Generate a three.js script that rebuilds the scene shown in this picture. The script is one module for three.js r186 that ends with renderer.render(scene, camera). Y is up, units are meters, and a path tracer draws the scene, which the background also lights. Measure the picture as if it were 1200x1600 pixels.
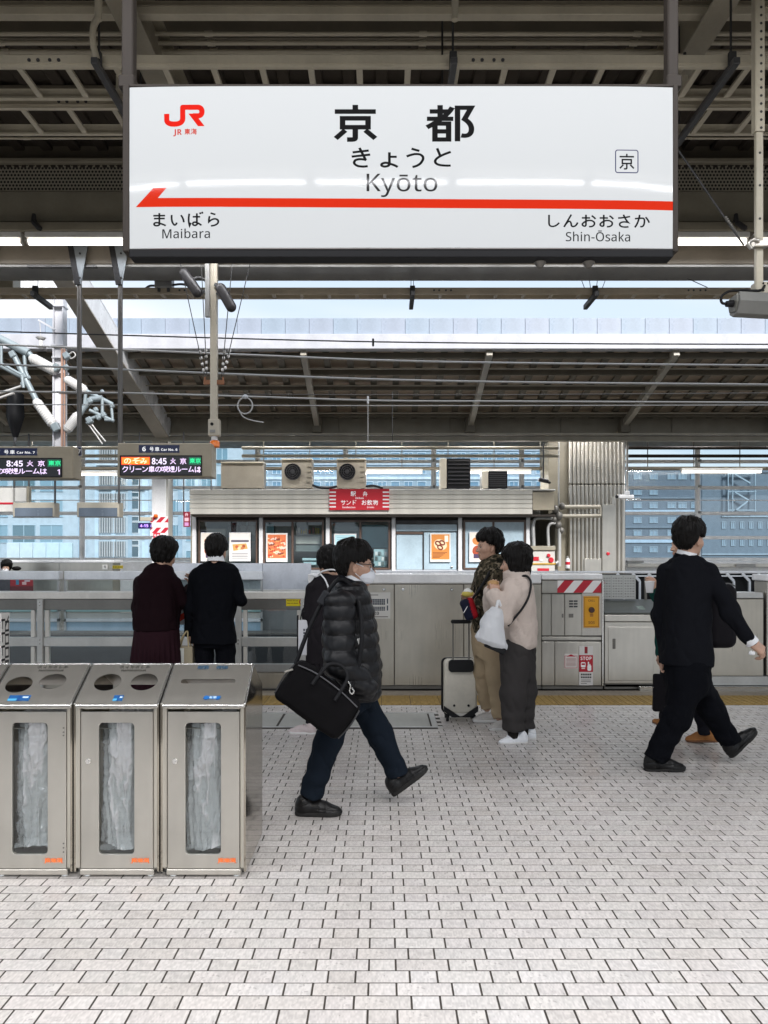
import * as THREE from 'three';
import { mergeGeometries } from 'three/addons/utils/BufferGeometryUtils.js';
import { RectAreaLightUniformsLib } from 'three/addons/lights/RectAreaLightUniformsLib.js';

// ---------- camera, sky, sun, exposure ----------
const scene = new THREE.Scene();
const F = 1155, CX = 596, CY = 870, EYE = 1.5;            // focal length, vanishing point (photo pixels) and eye height (m)
const camera = new THREE.PerspectiveCamera(2 * Math.atan(870 / F) * 180 / Math.PI, 1208 / 1740, 0.1, 400);
camera.setViewOffset(1208, 1740, 604 - CX, 870 - CY, 1200, 1600);   // level camera with the lens shifted up a little
camera.position.set(0, EYE, 0);
camera.lookAt(0, EYE, -10);
const renderer = new THREE.WebGLRenderer({ antialias: true });
renderer.toneMapping = THREE.LinearToneMapping;
renderer.toneMappingExposure = 2.1;
renderer.shadowMap.enabled = true;
RectAreaLightUniformsLib.init();

let seedState = 12345;
const rnd = () => { seedState = (seedState + 0x6d2b79f5) | 0; let t = Math.imul(seedState ^ (seedState >>> 15), 1 | seedState); t = (t + Math.imul(t ^ (t >>> 7), 61 | t)) ^ t; return ((t ^ (t >>> 14)) >>> 0) / 4294967296; };
const rr = (a, b) => a + (b - a) * rnd();
const lerp = (a, b, t) => a + (b - a) * t, clamp = (x, a = 0, b = 1) => Math.min(b, Math.max(a, x));
const sstep = (a, b, x) => { const t = clamp((x - a) / (b - a)); return t * t * (3 - 2 * t); };
// lattice noise, 2D periodic and 3D
const hash3 = (x, y, z) => { let h = Math.imul(x, 374761393) + Math.imul(y, 668265263) + Math.imul(z, 2147483647) | 0; h = Math.imul(h ^ (h >>> 13), 1274126177); return ((h ^ (h >>> 16)) >>> 0) / 4294967296; };
function noise3(x, y, z) {
  const ix = Math.floor(x), iy = Math.floor(y), iz = Math.floor(z), f = (t) => t * t * (3 - 2 * t), u = f(x - ix), v = f(y - iy), w = f(z - iz);
  const L = (k) => lerp(lerp(hash3(ix, iy, iz + k), hash3(ix + 1, iy, iz + k), u), lerp(hash3(ix, iy + 1, iz + k), hash3(ix + 1, iy + 1, iz + k), u), v);
  return lerp(L(0), L(1), w);
}
const fbm3 = (x, y, z, n = 4) => { let s = 0, a = 0.5; for (let i = 0; i < n; i++) { s += a * noise3(x, y, z); x *= 2.03; y *= 2.01; z *= 2.02; a *= 0.5; } return s / (1 - Math.pow(0.5, n)); };
function pnoise(x, y, px, py, s = 0) {
  const ix = Math.floor(x), iy = Math.floor(y), f = (t) => t * t * (3 - 2 * t), u = f(x - ix), v = f(y - iy), m = (a, p) => ((a % p) + p) % p;
  const h = (i, j) => hash3(m(ix + i, px), m(iy + j, py), s);
  return lerp(lerp(h(0, 0), h(1, 0), u), lerp(h(0, 1), h(1, 1), u), v);
}
{
  const W = 1024, H = 512, data = new Float32Array(W * H * 4);
  for (let j = 0; j < H; j++) for (let i = 0; i < W; i++) {
    const up = ((j + 0.5) / H - 0.5) * Math.PI, az = ((i + 0.5) / W - 0.5) * 2 * Math.PI, y = Math.sin(up), x = Math.cos(up) * Math.cos(az), z = Math.cos(up) * Math.sin(az);
    const k = 1 / (Math.max(y, 0) + 0.22), c = sstep(0.40, 0.62, fbm3(x * k * 1.1 + 7, z * k * 2.2 + 3, 5.5, 5));
    const t = sstep(0, 0.9, y), base = [lerp(0.60, 0.30, t), lerp(0.76, 0.50, t), lerp(0.92, 0.82, t)], o = (j * W + i) * 4;
    for (let q = 0; q < 3; q++) data[o + q] = y < -0.02 ? [0.16, 0.16, 0.17][q] : lerp(base[q], [0.95, 0.97, 1.0][q], 0.30 + 0.70 * c) * 0.55;
    data[o + 3] = 1;
  }
  const t = new THREE.DataTexture(data, W, H, THREE.RGBAFormat, THREE.FloatType);
  t.mapping = THREE.EquirectangularReflectionMapping; t.magFilter = THREE.LinearFilter; t.minFilter = THREE.LinearFilter; t.needsUpdate = true;
  scene.background = t; scene.environment = t;
}
const sun = new THREE.DirectionalLight(0xfffcfa, 2.4);     // hazy sun, high behind the photographer
sun.position.set(13, 24, 26); sun.target.position.set(0, 0, -8); sun.castShadow = true; sun.shadow.radius = 24;
sun.shadow.mapSize.set(2048, 2048); Object.assign(sun.shadow.camera, { left: -30, right: 30, top: 30, bottom: -30, near: 1, far: 90 });
scene.add(sun, sun.target);

const LAMP_ROW = 39, SIGN_GLOW = 0.17;                     // strength of the lamps over the platform and of the lit sign

// ---------- helpers ----------
const X = (px, d) => (px - CX) / F * d, Y = (py, d) => EYE - (py - CY) / F * d;      // photo pixel at a depth -> metres
const V = (x, y, z) => new THREE.Vector3(x, y, z), at = (px, py, d) => V(X(px, d), Y(py, d), -d);
const used = new Map();
function numbered(name) { const n = used.get(name) ?? 0; used.set(name, n + 1); return n ? name + '_' + String(n).padStart(3, '0') : name; }
function tag(o, label, category, group, kind) { if (label) o.userData.label = label; if (category) o.userData.category = category; if (group) o.userData.group = group; if (kind) o.userData.kind = kind; return o; }
function shade(o) { o.traverse((m) => { if (m.isMesh) { m.castShadow = true; m.receiveShadow = true; } }); return o; }
function thing(name, label, category, pos = [0, 0, 0], turn = 0, group) {
  const o = new THREE.Group(); o.name = numbered(name); o.position.set(...pos); o.rotation.y = turn; scene.add(o);
  return tag(o, label, category, group);
}
function cloneThing(src, label, pos, turn = 0) {
  const c = src.clone(); c.name = numbered(src.name.replace(/_\d{3}$/, '')); c.userData = { ...src.userData, label }; c.position.set(...pos); c.rotation.y = turn; scene.add(c); return c;
}
function boxUV(g, s = 1) {
  const p = g.attributes.position, n = g.attributes.normal, uv = new Float32Array(p.count * 2);
  for (let i = 0; i < p.count; i++) {
    const ax = Math.abs(n.getX(i)), ay = Math.abs(n.getY(i)), az = Math.abs(n.getZ(i)), x = p.getX(i), y = p.getY(i), z = p.getZ(i);
    const [u, v] = ay >= ax && ay >= az ? [x, z] : ax >= az ? [z, y] : [x, y];
    uv[2 * i] = u * s; uv[2 * i + 1] = v * s;
  }
  g.setAttribute('uv', new THREE.BufferAttribute(uv, 2)); return g;
}
function chamferBox(w, h, d, b = 0) {
  const pos = [], nor = [], H = [w / 2, h / 2, d / 2];
  b = Math.min(b, H[0] * 0.9, H[1] * 0.9, H[2] * 0.9);
  const P = (sx, sy, sz, f) => [0, 1, 2].map((k) => [sx, sy, sz][k] * (H[k] - (k === f ? 0 : b)));
  const poly = (pts) => {
    const a = V(...pts[0]), c = V(...pts[1]), e = V(...pts[2]), n = c.clone().sub(a).cross(e.clone().sub(a)).normalize(), m = pts.reduce((q, p) => q.add(V(...p)), V(0, 0, 0));
    if (n.dot(m) < 0) { n.negate(); pts = pts.slice().reverse(); }
    for (let i = 1; i + 1 < pts.length; i++) for (const q of [pts[0], pts[i], pts[i + 1]]) { pos.push(...q); nor.push(n.x, n.y, n.z); }
  };
  for (let f = 0; f < 3; f++) for (const s of [-1, 1]) {
    const c = [[-1, -1], [1, -1], [1, 1], [-1, 1]].map(([u, v]) => { const q = [0, 0, 0]; q[f] = s; q[(f + 1) % 3] = u; q[(f + 2) % 3] = v; return P(...q, f); });
    poly(c);
  }
  if (b > 0) {
    for (let e = 0; e < 3; e++) { const f = (e + 1) % 3, g = (e + 2) % 3; for (const s of [-1, 1]) for (const t of [-1, 1]) {
      const q = (k) => { const r = [0, 0, 0]; r[e] = k; r[f] = s; r[g] = t; return r; };
      poly([P(...q(-1), f), P(...q(1), f), P(...q(1), g), P(...q(-1), g)]);
    } }
    for (const a of [-1, 1]) for (const c of [-1, 1]) for (const e of [-1, 1]) poly([P(a, c, e, 0), P(a, c, e, 1), P(a, c, e, 2)]);
  }
  const g = new THREE.BufferGeometry();
  g.setAttribute('position', new THREE.Float32BufferAttribute(pos, 3)); g.setAttribute('normal', new THREE.Float32BufferAttribute(nor, 3));
  return boxUV(g);
}
const clean = (g, keepUV) => { if (g.index) g = g.toNonIndexed(); if (!g.attributes.normal) g.computeVertexNormals(); if (!keepUV || !g.attributes.uv) boxUV(g); for (const k of Object.keys(g.attributes)) if (!['position', 'normal', 'uv'].includes(k)) g.deleteAttribute(k); return g; };
class MB {                                                // collects shapes for ONE mesh
  constructor() { this.g = []; }
  add(g, keepUV) { this.g.push(clean(g, keepUV)); return this; }
  box(cx, cy, cz, w, h, d, b = 0, rx = 0, ry = 0, rz = 0) { const g = chamferBox(w, h, d, b); if (rx || ry || rz) g.applyMatrix4(new THREE.Matrix4().makeRotationFromEuler(new THREE.Euler(rx, ry, rz))); g.translate(cx, cy, cz); return this.add(g, true); }
  px(x0, y0, x1, y1, d, t, b = 0) { const a = X(x0, d), c = X(x1, d), e = Y(y0, d), f = Y(y1, d); return this.box((a + c) / 2, (e + f) / 2, -d - t / 2, Math.abs(c - a), Math.abs(e - f), t, b); }   // front face on those photo pixels at depth d, t thick
  bar(a, b, w, h = w, bev = 0, roll = 0) { const v = b.clone().sub(a), L = v.length(), g = chamferBox(w, h, L, bev); g.rotateZ(roll); g.lookAt(v.normalize()); g.translate((a.x + b.x) / 2, (a.y + b.y) / 2, (a.z + b.z) / 2); return this.add(g, true); }
  cyl(a, b, r, r2 = r, seg = 10) { const v = b.clone().sub(a), g = new THREE.CylinderGeometry(r2, r, v.length(), seg); g.applyQuaternion(new THREE.Quaternion().setFromUnitVectors(V(0, 1, 0), v.clone().normalize())); g.translate((a.x + b.x) / 2, (a.y + b.y) / 2, (a.z + b.z) / 2); return this.add(g); }
  tube(pts, r, seg = 6, n = 0, closed = false) { return this.add(new THREE.TubeGeometry(new THREE.CatmullRomCurve3(pts, closed, 'centripetal'), n || pts.length * 6, r, seg, closed)); }
  sph(c, r, sx = 1, sy = 1, sz = 1, n = 12) { const g = new THREE.SphereGeometry(r, n, Math.ceil(n * 0.7)); g.scale(sx, sy, sz); g.translate(c.x, c.y, c.z); return this.add(g); }
  ext(pts, depth, bevel = 0, holes = []) { const s = new THREE.Shape(pts.map(([x, y]) => new THREE.Vector2(x, y))); for (const h of holes) s.holes.push(h); return new THREE.ExtrudeGeometry(s, { depth, bevelEnabled: bevel > 0, bevelSize: bevel, bevelThickness: bevel, bevelSegments: 2, bevelOffset: -bevel, curveSegments: 10 }); }
  lathe(pts, c, seg = 16) { const g = new THREE.LatheGeometry(pts.map(([r, y]) => new THREE.Vector2(r, y)), seg); g.translate(c.x, c.y, c.z); return this.add(g); }
  geo() { return this.g.length === 1 ? this.g[0] : mergeGeometries(this.g); }
  build(name, mat, parent = scene, label) { const m = new THREE.Mesh(this.geo(), mat); m.name = parent === scene ? numbered(name) : name; if (label) m.userData.label = label; m.castShadow = m.receiveShadow = true; parent.add(m); return m; }
}
const mb = () => new MB();
function struct(b, name, mat, parent = scene) { const m = b.build(name, mat, parent); if (parent === scene) m.userData.kind = 'structure'; return m; }
function roundRect(w, h, r, hole = false) {
  const s = hole ? new THREE.Path() : new THREE.Shape(), a = -w / 2, b = -h / 2;
  s.moveTo(a + r, b); s.lineTo(a + w - r, b); s.quadraticCurveTo(a + w, b, a + w, b + r); s.lineTo(a + w, b + h - r); s.quadraticCurveTo(a + w, b + h, a + w - r, b + h); s.lineTo(a + r, b + h); s.quadraticCurveTo(a, b + h, a, b + h - r); s.lineTo(a, b + r); s.quadraticCurveTo(a, b, a + r, b);
  return s;
}
// ---------- textures and materials ----------
function tex(w, h, fn, size = 1, srgb = true) {            // fn(x, y) in 0..1 -> grey or [r, g, b] in 0..1; size = metres per repeat
  const d = new Uint8Array(w * h * 4);
  for (let j = 0; j < h; j++) for (let i = 0; i < w; i++) { const v = fn(i / w, j / h), o = (j * w + i) * 4; for (let q = 0; q < 3; q++) d[o + q] = clamp(v.length ? v[q] : v) * 255; d[o + 3] = 255; }
  const t = new THREE.DataTexture(d, w, h); t.wrapS = t.wrapT = THREE.RepeatWrapping; t.magFilter = THREE.LinearFilter; t.minFilter = THREE.LinearMipmapLinearFilter; t.generateMipmaps = true;
  const [sx, sy] = size.length ? size : [size, size]; t.repeat.set(1 / sx, 1 / sy); if (srgb) t.colorSpace = THREE.SRGBColorSpace; t.needsUpdate = true; return t;
}
const pf = (x, y, f, s, n = 4) => { let v = 0, a = 0.5, w = 0; for (let i = 0; i < n; i++) { v += a * pnoise(x * f, y * f, f, f, s + i); w += a; f *= 2; a *= 0.55; } return v / w; };
const T = {
  grime: tex(512, 512, (x, y) => 0.89 + 0.11 * pf(x, y, 6, 1, 5) + 0.04 * (pf(x, y, 64, 9, 2) - 0.5), 1.3),
  rough: tex(256, 256, (x, y) => 0.55 + 0.5 * pf(x, y, 5, 21, 5), 0.9, false),
  brushH: tex(256, 512, (x, y) => 0.7 + 0.25 * (pnoise(x * 4, y * 256, 4, 256, 3) - 0.5) + 0.15 * (pnoise(x * 9, y * 90, 9, 90, 5) - 0.5), [0.6, 0.35], false),
  fineBrush: tex(256, 512, (x, y) => 0.86 + 0.09 * (pnoise(x * 3, y * 256, 3, 256, 3) - 0.5) + 0.12 * (pf(x, y, 4, 61, 3) - 0.5), [0.9, 0.3], false),
  fineBrushV: tex(512, 256, (x, y) => 0.86 + 0.05 * (pnoise(x * 256, y * 3, 256, 3, 3) - 0.5) + 0.16 * (pnoise(x * 7, y * 2, 7, 2, 63) - 0.5), [0.7, 1.4], false),
  brushV: tex(512, 256, (x, y) => 0.7 + 0.25 * (pnoise(x * 256, y * 4, 256, 4, 3) - 0.5) + 0.15 * (pnoise(x * 90, y * 9, 90, 9, 5) - 0.5), [0.35, 0.6], false),
  steelStain: tex(512, 512, (x, y) => { const a = pf(x, y, 4, 41, 5), b = pnoise(x * 40, y * 5, 40, 5, 7); const v = 0.92 + 0.12 * (a - 0.5) + 0.03 * (b - 0.5); return [v, v * 0.985, v * 0.955]; }, 1.1),
  weave: tex(256, 256, (x, y) => 0.5 + 0.25 * Math.sin(x * 2 * Math.PI * 64) * Math.sin(y * 2 * Math.PI * 64) + 0.3 * (pf(x, y, 64, 3, 2) - 0.5), 0.12, false),
  concrete: tex(512, 512, (x, y) => { const v = 0.78 + 0.3 * (pf(x, y, 5, 71, 6) - 0.5) + 0.14 * (pf(x, y, 90, 79, 2) - 0.5); return [v, v * 0.985, v * 0.96]; }, 2.2),
};
const std = (c, o = {}) => { const m = new THREE.MeshStandardMaterial({ roughness: 0.6, ...o }); Array.isArray(c) ? m.color.setRGB(...c) : m.color.set(c); return m; };
const phy = (c, o = {}) => { const m = new THREE.MeshPhysicalMaterial({ roughness: 0.6, ...o }); Array.isArray(c) ? m.color.setRGB(...c) : m.color.set(c); return m; };
const paint = (c, r = 0.45) => std(c, { roughness: r, map: T.grime, roughnessMap: T.rough });
const M = {
  steel: std([0.66, 0.65, 0.625], { metalness: 0.88, roughness: 0.36, roughnessMap: T.fineBrush, map: T.steelStain }),
  steelV: std([0.58, 0.56, 0.515], { metalness: 0.6, roughness: 0.34, roughnessMap: T.fineBrushV, map: T.steelStain }),
  steelBright: std([0.68, 0.67, 0.64], { metalness: 0.9, roughness: 0.3, roughnessMap: T.brushH }),
  steelDark: std([0.22, 0.21, 0.19], { metalness: 0.7, roughness: 0.55, map: T.grime }),
  alu: std([0.55, 0.55, 0.53], { metalness: 0.5, roughness: 0.45, map: T.grime }),
  beige: paint([0.55, 0.50, 0.385]), beigeDark: paint([0.34, 0.305, 0.23]), beigePale: paint([0.55, 0.50, 0.40]),
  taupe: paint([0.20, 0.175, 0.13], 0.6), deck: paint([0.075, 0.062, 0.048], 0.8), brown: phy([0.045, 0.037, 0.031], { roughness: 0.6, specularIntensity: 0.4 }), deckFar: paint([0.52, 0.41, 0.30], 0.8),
  white: paint([0.88, 0.88, 0.88], 0.35), whiteWarm: paint([0.74, 0.72, 0.67], 0.4), offWhite: paint([0.62, 0.60, 0.55], 0.5), paleGrey: paint([0.60, 0.62, 0.66], 0.35),
  grey: paint([0.30, 0.30, 0.29], 0.5), darkGrey: paint([0.06, 0.06, 0.062], 0.5), black: phy([0.011, 0.011, 0.012], { roughness: 0.55, specularIntensity: 0.4 }), rubber: paint([0.02, 0.02, 0.02], 0.8), charcoal: paint([0.035, 0.033, 0.035], 0.55),
  red: paint([0.62, 0.012, 0.03], 0.4), orange: paint([0.85, 0.16, 0.01], 0.4), yellow: paint([0.62, 0.36, 0.02], 0.5), yellowFloor: std([0.46, 0.31, 0.085], { roughness: 0.7, map: T.concrete }), brownFrame: paint([0.12, 0.075, 0.055], 0.45), paleBlue: paint([0.50, 0.64, 0.72], 0.35),
  concrete: std([0.36, 0.35, 0.33], { map: T.concrete, roughness: 0.85 }), ballast: std([0.05, 0.047, 0.043], { map: T.concrete, roughness: 0.95 }),
  wire: std([0.62, 0.60, 0.57], { metalness: 0.3, roughness: 0.5 }), wireDark: std([0.03, 0.03, 0.03], { roughness: 0.6 }), galv: std([0.36, 0.42, 0.44], { metalness: 0.35, roughness: 0.55, map: T.grime }), porcelain: phy([0.78, 0.76, 0.73], { roughness: 0.3, clearcoat: 0.4, map: T.grime }),
  glass: phy([0.93, 0.97, 0.97], { transmission: 1, thickness: 0, roughness: 0.02, ior: 1.5 }),
  glassBlue: phy([0.86, 0.93, 0.96], { transmission: 1, thickness: 0, roughness: 0.03, ior: 1.5 }),
  glassDark: phy([0.05, 0.09, 0.10], { roughness: 0.05, clearcoat: 1, clearcoatRoughness: 0.02 }),
  lamp: std([0.9, 0.9, 0.9], { emissive: 0xfff6ea, emissiveIntensity: 1.6, roughness: 0.4 }),
};
// ---------- lettering: strokes in a 100 x 100 box ----------
const GLYPH = {
  '京': 'M50 3V21 M5 21H95 M22 39H78V63H22Z M50 63V91Q50 96 43 96H32 M28 71L7 93 M72 71L94 93',
  '都': 'M7 19H50 M29 2V40 M1 39H57 M55 8Q42 36 1 62 M18 52H47V95H18Z M18 73H47 M66 100V9H95L81 40Q99 54 95 74Q91 88 74 84',
  'き': 'M14 24L80 15 M10 45L86 35 M42 2L68 62 M70 62Q40 52 24 64Q12 82 38 92Q56 96 76 92',
  'ょ': 'M54 24V80 M54 46H84 M54 80Q38 70 24 80Q16 90 32 94Q54 94 54 80Q72 84 88 96',
  'う': 'M34 6L66 17 M14 44Q50 26 70 35Q90 46 76 70Q66 90 38 96', 'と': 'M28 4L42 44 M84 22Q18 48 20 70Q22 92 84 89',
  'ま': 'M12 22H86 M16 42H84 M50 4V76 M50 76Q38 68 24 72Q10 80 22 90Q36 96 48 88Q52 84 50 76Q70 80 90 93', 'い': 'M16 18Q12 70 32 88Q42 92 48 72 M74 20Q90 42 92 70',
  'は': 'M14 10Q6 60 16 94L24 74 M38 30H92 M68 8V74 M68 74Q56 66 42 72Q34 80 42 90Q56 96 66 86Q70 82 68 74Q82 78 94 92', 'ば': 'M14 10Q6 60 16 94L24 74 M36 32H82 M62 8V74 M62 74Q52 66 40 72Q32 80 40 90Q54 96 62 86Q66 82 62 74Q76 78 90 92 M80 2L86 13 M93 -2L99 9',
  'ら': 'M36 6Q50 12 66 16 M30 28Q24 50 25 68Q50 42 70 48Q90 56 82 76Q72 94 38 96', 'し': 'M26 6V66Q26 94 54 91Q76 86 90 64', 'ん': 'M54 4L8 95Q34 44 46 56Q54 64 54 80Q58 99 78 88Q90 78 94 62',
  'お': 'M8 28H60 M34 5V76Q34 92 20 88Q6 80 14 68Q40 40 70 48Q94 58 86 78Q78 94 54 92 M70 12Q84 20 94 36', 'さ': 'M12 28Q50 26 88 16 M46 3Q56 34 76 60Q44 50 26 64Q14 82 38 92Q56 96 78 92', 'か': 'M6 32Q40 26 60 28Q70 34 66 64Q60 97 40 88 M36 3Q30 60 6 96 M74 20Q90 36 97 60',
  '東': 'M8 18H92 M20 32H80V66H20Z M20 49H80 M50 2V99 M46 66L7 93 M54 66L93 93', '海': 'M12 8L24 20 M6 34L18 44 M6 93L26 62 M48 2L34 28 M42 16H96 M46 32H86V93Q84 97 76 95 M46 32L40 78H94 M34 55H99 M64 34V76',
  '号': 'M28 6H72V34H28Z M6 48H94 M34 48L28 66H76Q78 97 46 94', '車': 'M12 16H88 M20 30H80V66H20Z M20 48H80 M4 82H96 M50 1V99',
  '駅': 'M10 8H46 M10 8V60H48 M10 26H44 M10 42H44 M28 8V60 M48 60Q50 94 38 93 M8 72V90 M19 72V88 M30 72V86 M58 8H92V42H58 M58 8V50Q56 78 46 97 M76 42Q82 80 98 95', '弁': 'M50 2L22 34H76 M62 18L84 40 M4 58H96 M32 44Q34 76 10 97 M68 44V99',
  'サ': 'M4 30H96 M30 6V58 M70 6V50Q70 86 34 97', 'ン': 'M12 16L38 32 M12 90Q70 80 92 26', 'ド': 'M34 4V97 M34 38L78 62 M66 10L76 24 M82 4L92 18', '飲': 'M28 2L4 30 M28 2L50 26 M14 34H44V62H14Z M14 48H44 M14 62V93L48 82 M66 3L54 36 M60 22H94L86 42 M72 36Q70 78 46 97 M74 56Q82 86 98 97',
  '物': 'M16 10L8 34 M12 26H44 M28 2V99 M4 66L46 52 M58 2Q54 24 46 36 M54 22H94Q94 93 80 95L70 90 M66 22L44 68 M80 22L54 86',
  'ク': 'M40 4Q32 34 8 54 M36 20H86Q78 78 24 97', 'リ': 'M24 6V62 M76 4V50Q74 86 38 97', 'ー': 'M6 50H94', 'の': 'M52 18Q50 72 30 84Q6 84 10 54Q20 14 56 16Q96 22 90 56Q86 86 56 94',
  '喫': 'M4 20H30V74H4Z M38 16H64 M51 2V46 M40 31H62 M70 10H96Q96 46 84 44 M81 10Q79 34 66 46 M38 58H98 M66 48Q62 82 36 97 M70 60Q78 86 98 97', '煙': 'M22 4V50 M6 24L11 46 M40 22L33 44 M22 50Q20 82 4 95 M24 60L40 86 M46 10H96 M54 26H90V46H54Z M65 10V46 M79 10V46 M48 60H96 M71 48V92 M42 93H99',
  'ル': 'M30 12V46Q28 76 6 94 M60 6V88Q82 78 96 54', 'ム': 'M46 6Q34 50 14 86L82 76 M66 54L92 96', '火': 'M50 2V40Q48 76 8 97 M52 48Q66 82 94 97 M22 30L31 54 M82 28L69 50', 'ぞ': 'M26 12H76L18 46H90Q44 56 46 78Q52 95 80 93 M80 0L86 11 M93 -3L99 8', 'み': 'M20 16H54Q40 66 22 82Q4 88 10 68Q28 52 94 72 M80 40Q78 78 56 96',
  'ペ': 'M6 62L36 28L94 80 M74 16a8 8 0 1 0 .1 0', 'ッ': 'M22 44L30 62 M48 40L54 58 M84 40Q80 78 40 94', 'ト': 'M36 4V97 M36 40L82 64', 'ボ': 'M6 30H90 M48 6V88Q48 97 36 92 M26 50L10 80 M70 50L86 78 M80 2L86 14 M92 -2L98 10', '新': 'M28 2V14 M6 16H50 M16 22L22 36 M40 22L34 38 M4 42H52 M28 42V98 M8 60H50 M26 62L6 86 M30 62L50 80 M90 6L60 16V50Q60 80 50 97 M60 44H98 M80 44V99',
  '聞': 'M8 4V98 M8 6H40V36H8 M8 21H40 M92 4V98 M92 6H60V36H92 M60 21H92 M28 46H72 M36 46V92 M64 46V96 M36 60H64 M36 74H64 M26 92L74 84', '雑': 'M6 16H44Q42 38 48 36 M24 2Q22 28 4 42 M4 56H50 M27 44V98 M25 58L6 84 M30 58L48 78 M66 2L52 34 M60 26V98 M78 8L74 24 M60 26H96 M60 46H94 M60 68H94 M60 92H98 M78 26V92', '誌': 'M16 4H34 M4 18H46 M10 32H40 M10 46H40 M10 60H40V92H10Z M70 2V42 M50 20H96 M54 42H92 M60 58V84Q60 94 84 90 M50 62L46 84 M74 54L80 66 M90 60L97 80',
};
function glyphs(c, str, x, y, size, weight = 10, gap = 1.08, sx = 1) {   // top-left corner, glyph size, stroke weight in hundredths
  c.save(); c.lineJoin = 'miter'; c.lineCap = 'butt'; c.lineWidth = weight;
  for (const ch of str) {
    if (GLYPH[ch]) { c.save(); c.translate(x, y); c.scale(size / 100 * sx, size / 100); c.stroke(new Path2D(GLYPH[ch])); c.restore(); }
    x += size * gap * sx;
  }
  c.restore(); return x;
}
function board(w, h, draw) {
  const cv = document.createElement('canvas'); cv.width = w; cv.height = h; const c = cv.getContext('2d'); draw(c, w, h);
  const t = new THREE.CanvasTexture(cv); t.colorSpace = THREE.SRGBColorSpace; t.magFilter = THREE.LinearFilter; t.anisotropy = 8; return t;
}
const fill = (c, col, x, y, w, h) => { c.fillStyle = col; c.fillRect(x, y, w, h); };
function words(c, s, x, y, px, col = '#111', font = 'sans-serif', weight = '', align = 'center', wide = 1) { c.fillStyle = col; c.font = `${weight} ${px}px ${font}`; c.textAlign = align; c.textBaseline = 'alphabetic'; c.save(); c.translate(x, y); c.scale(wide, 1); c.fillText(s, 0, 0); c.restore(); }
function plate(name, parent, cx, cy, cz, w, h, t, map, o = {}, label, turn) {   // a thin printed sheet, front towards +z
  const m = std('#ffffff', { map, roughness: 0.45, ...o }), b = new THREE.BoxGeometry(w, h, t);
  if (turn) b.applyMatrix4(turn);
  b.translate(cx, cy, cz);
  const mesh = new THREE.Mesh(b, m); mesh.name = parent === scene ? numbered(name) : name; mesh.castShadow = mesh.receiveShadow = true; if (label) mesh.userData.label = label; parent.add(mesh); return mesh;
}
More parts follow.
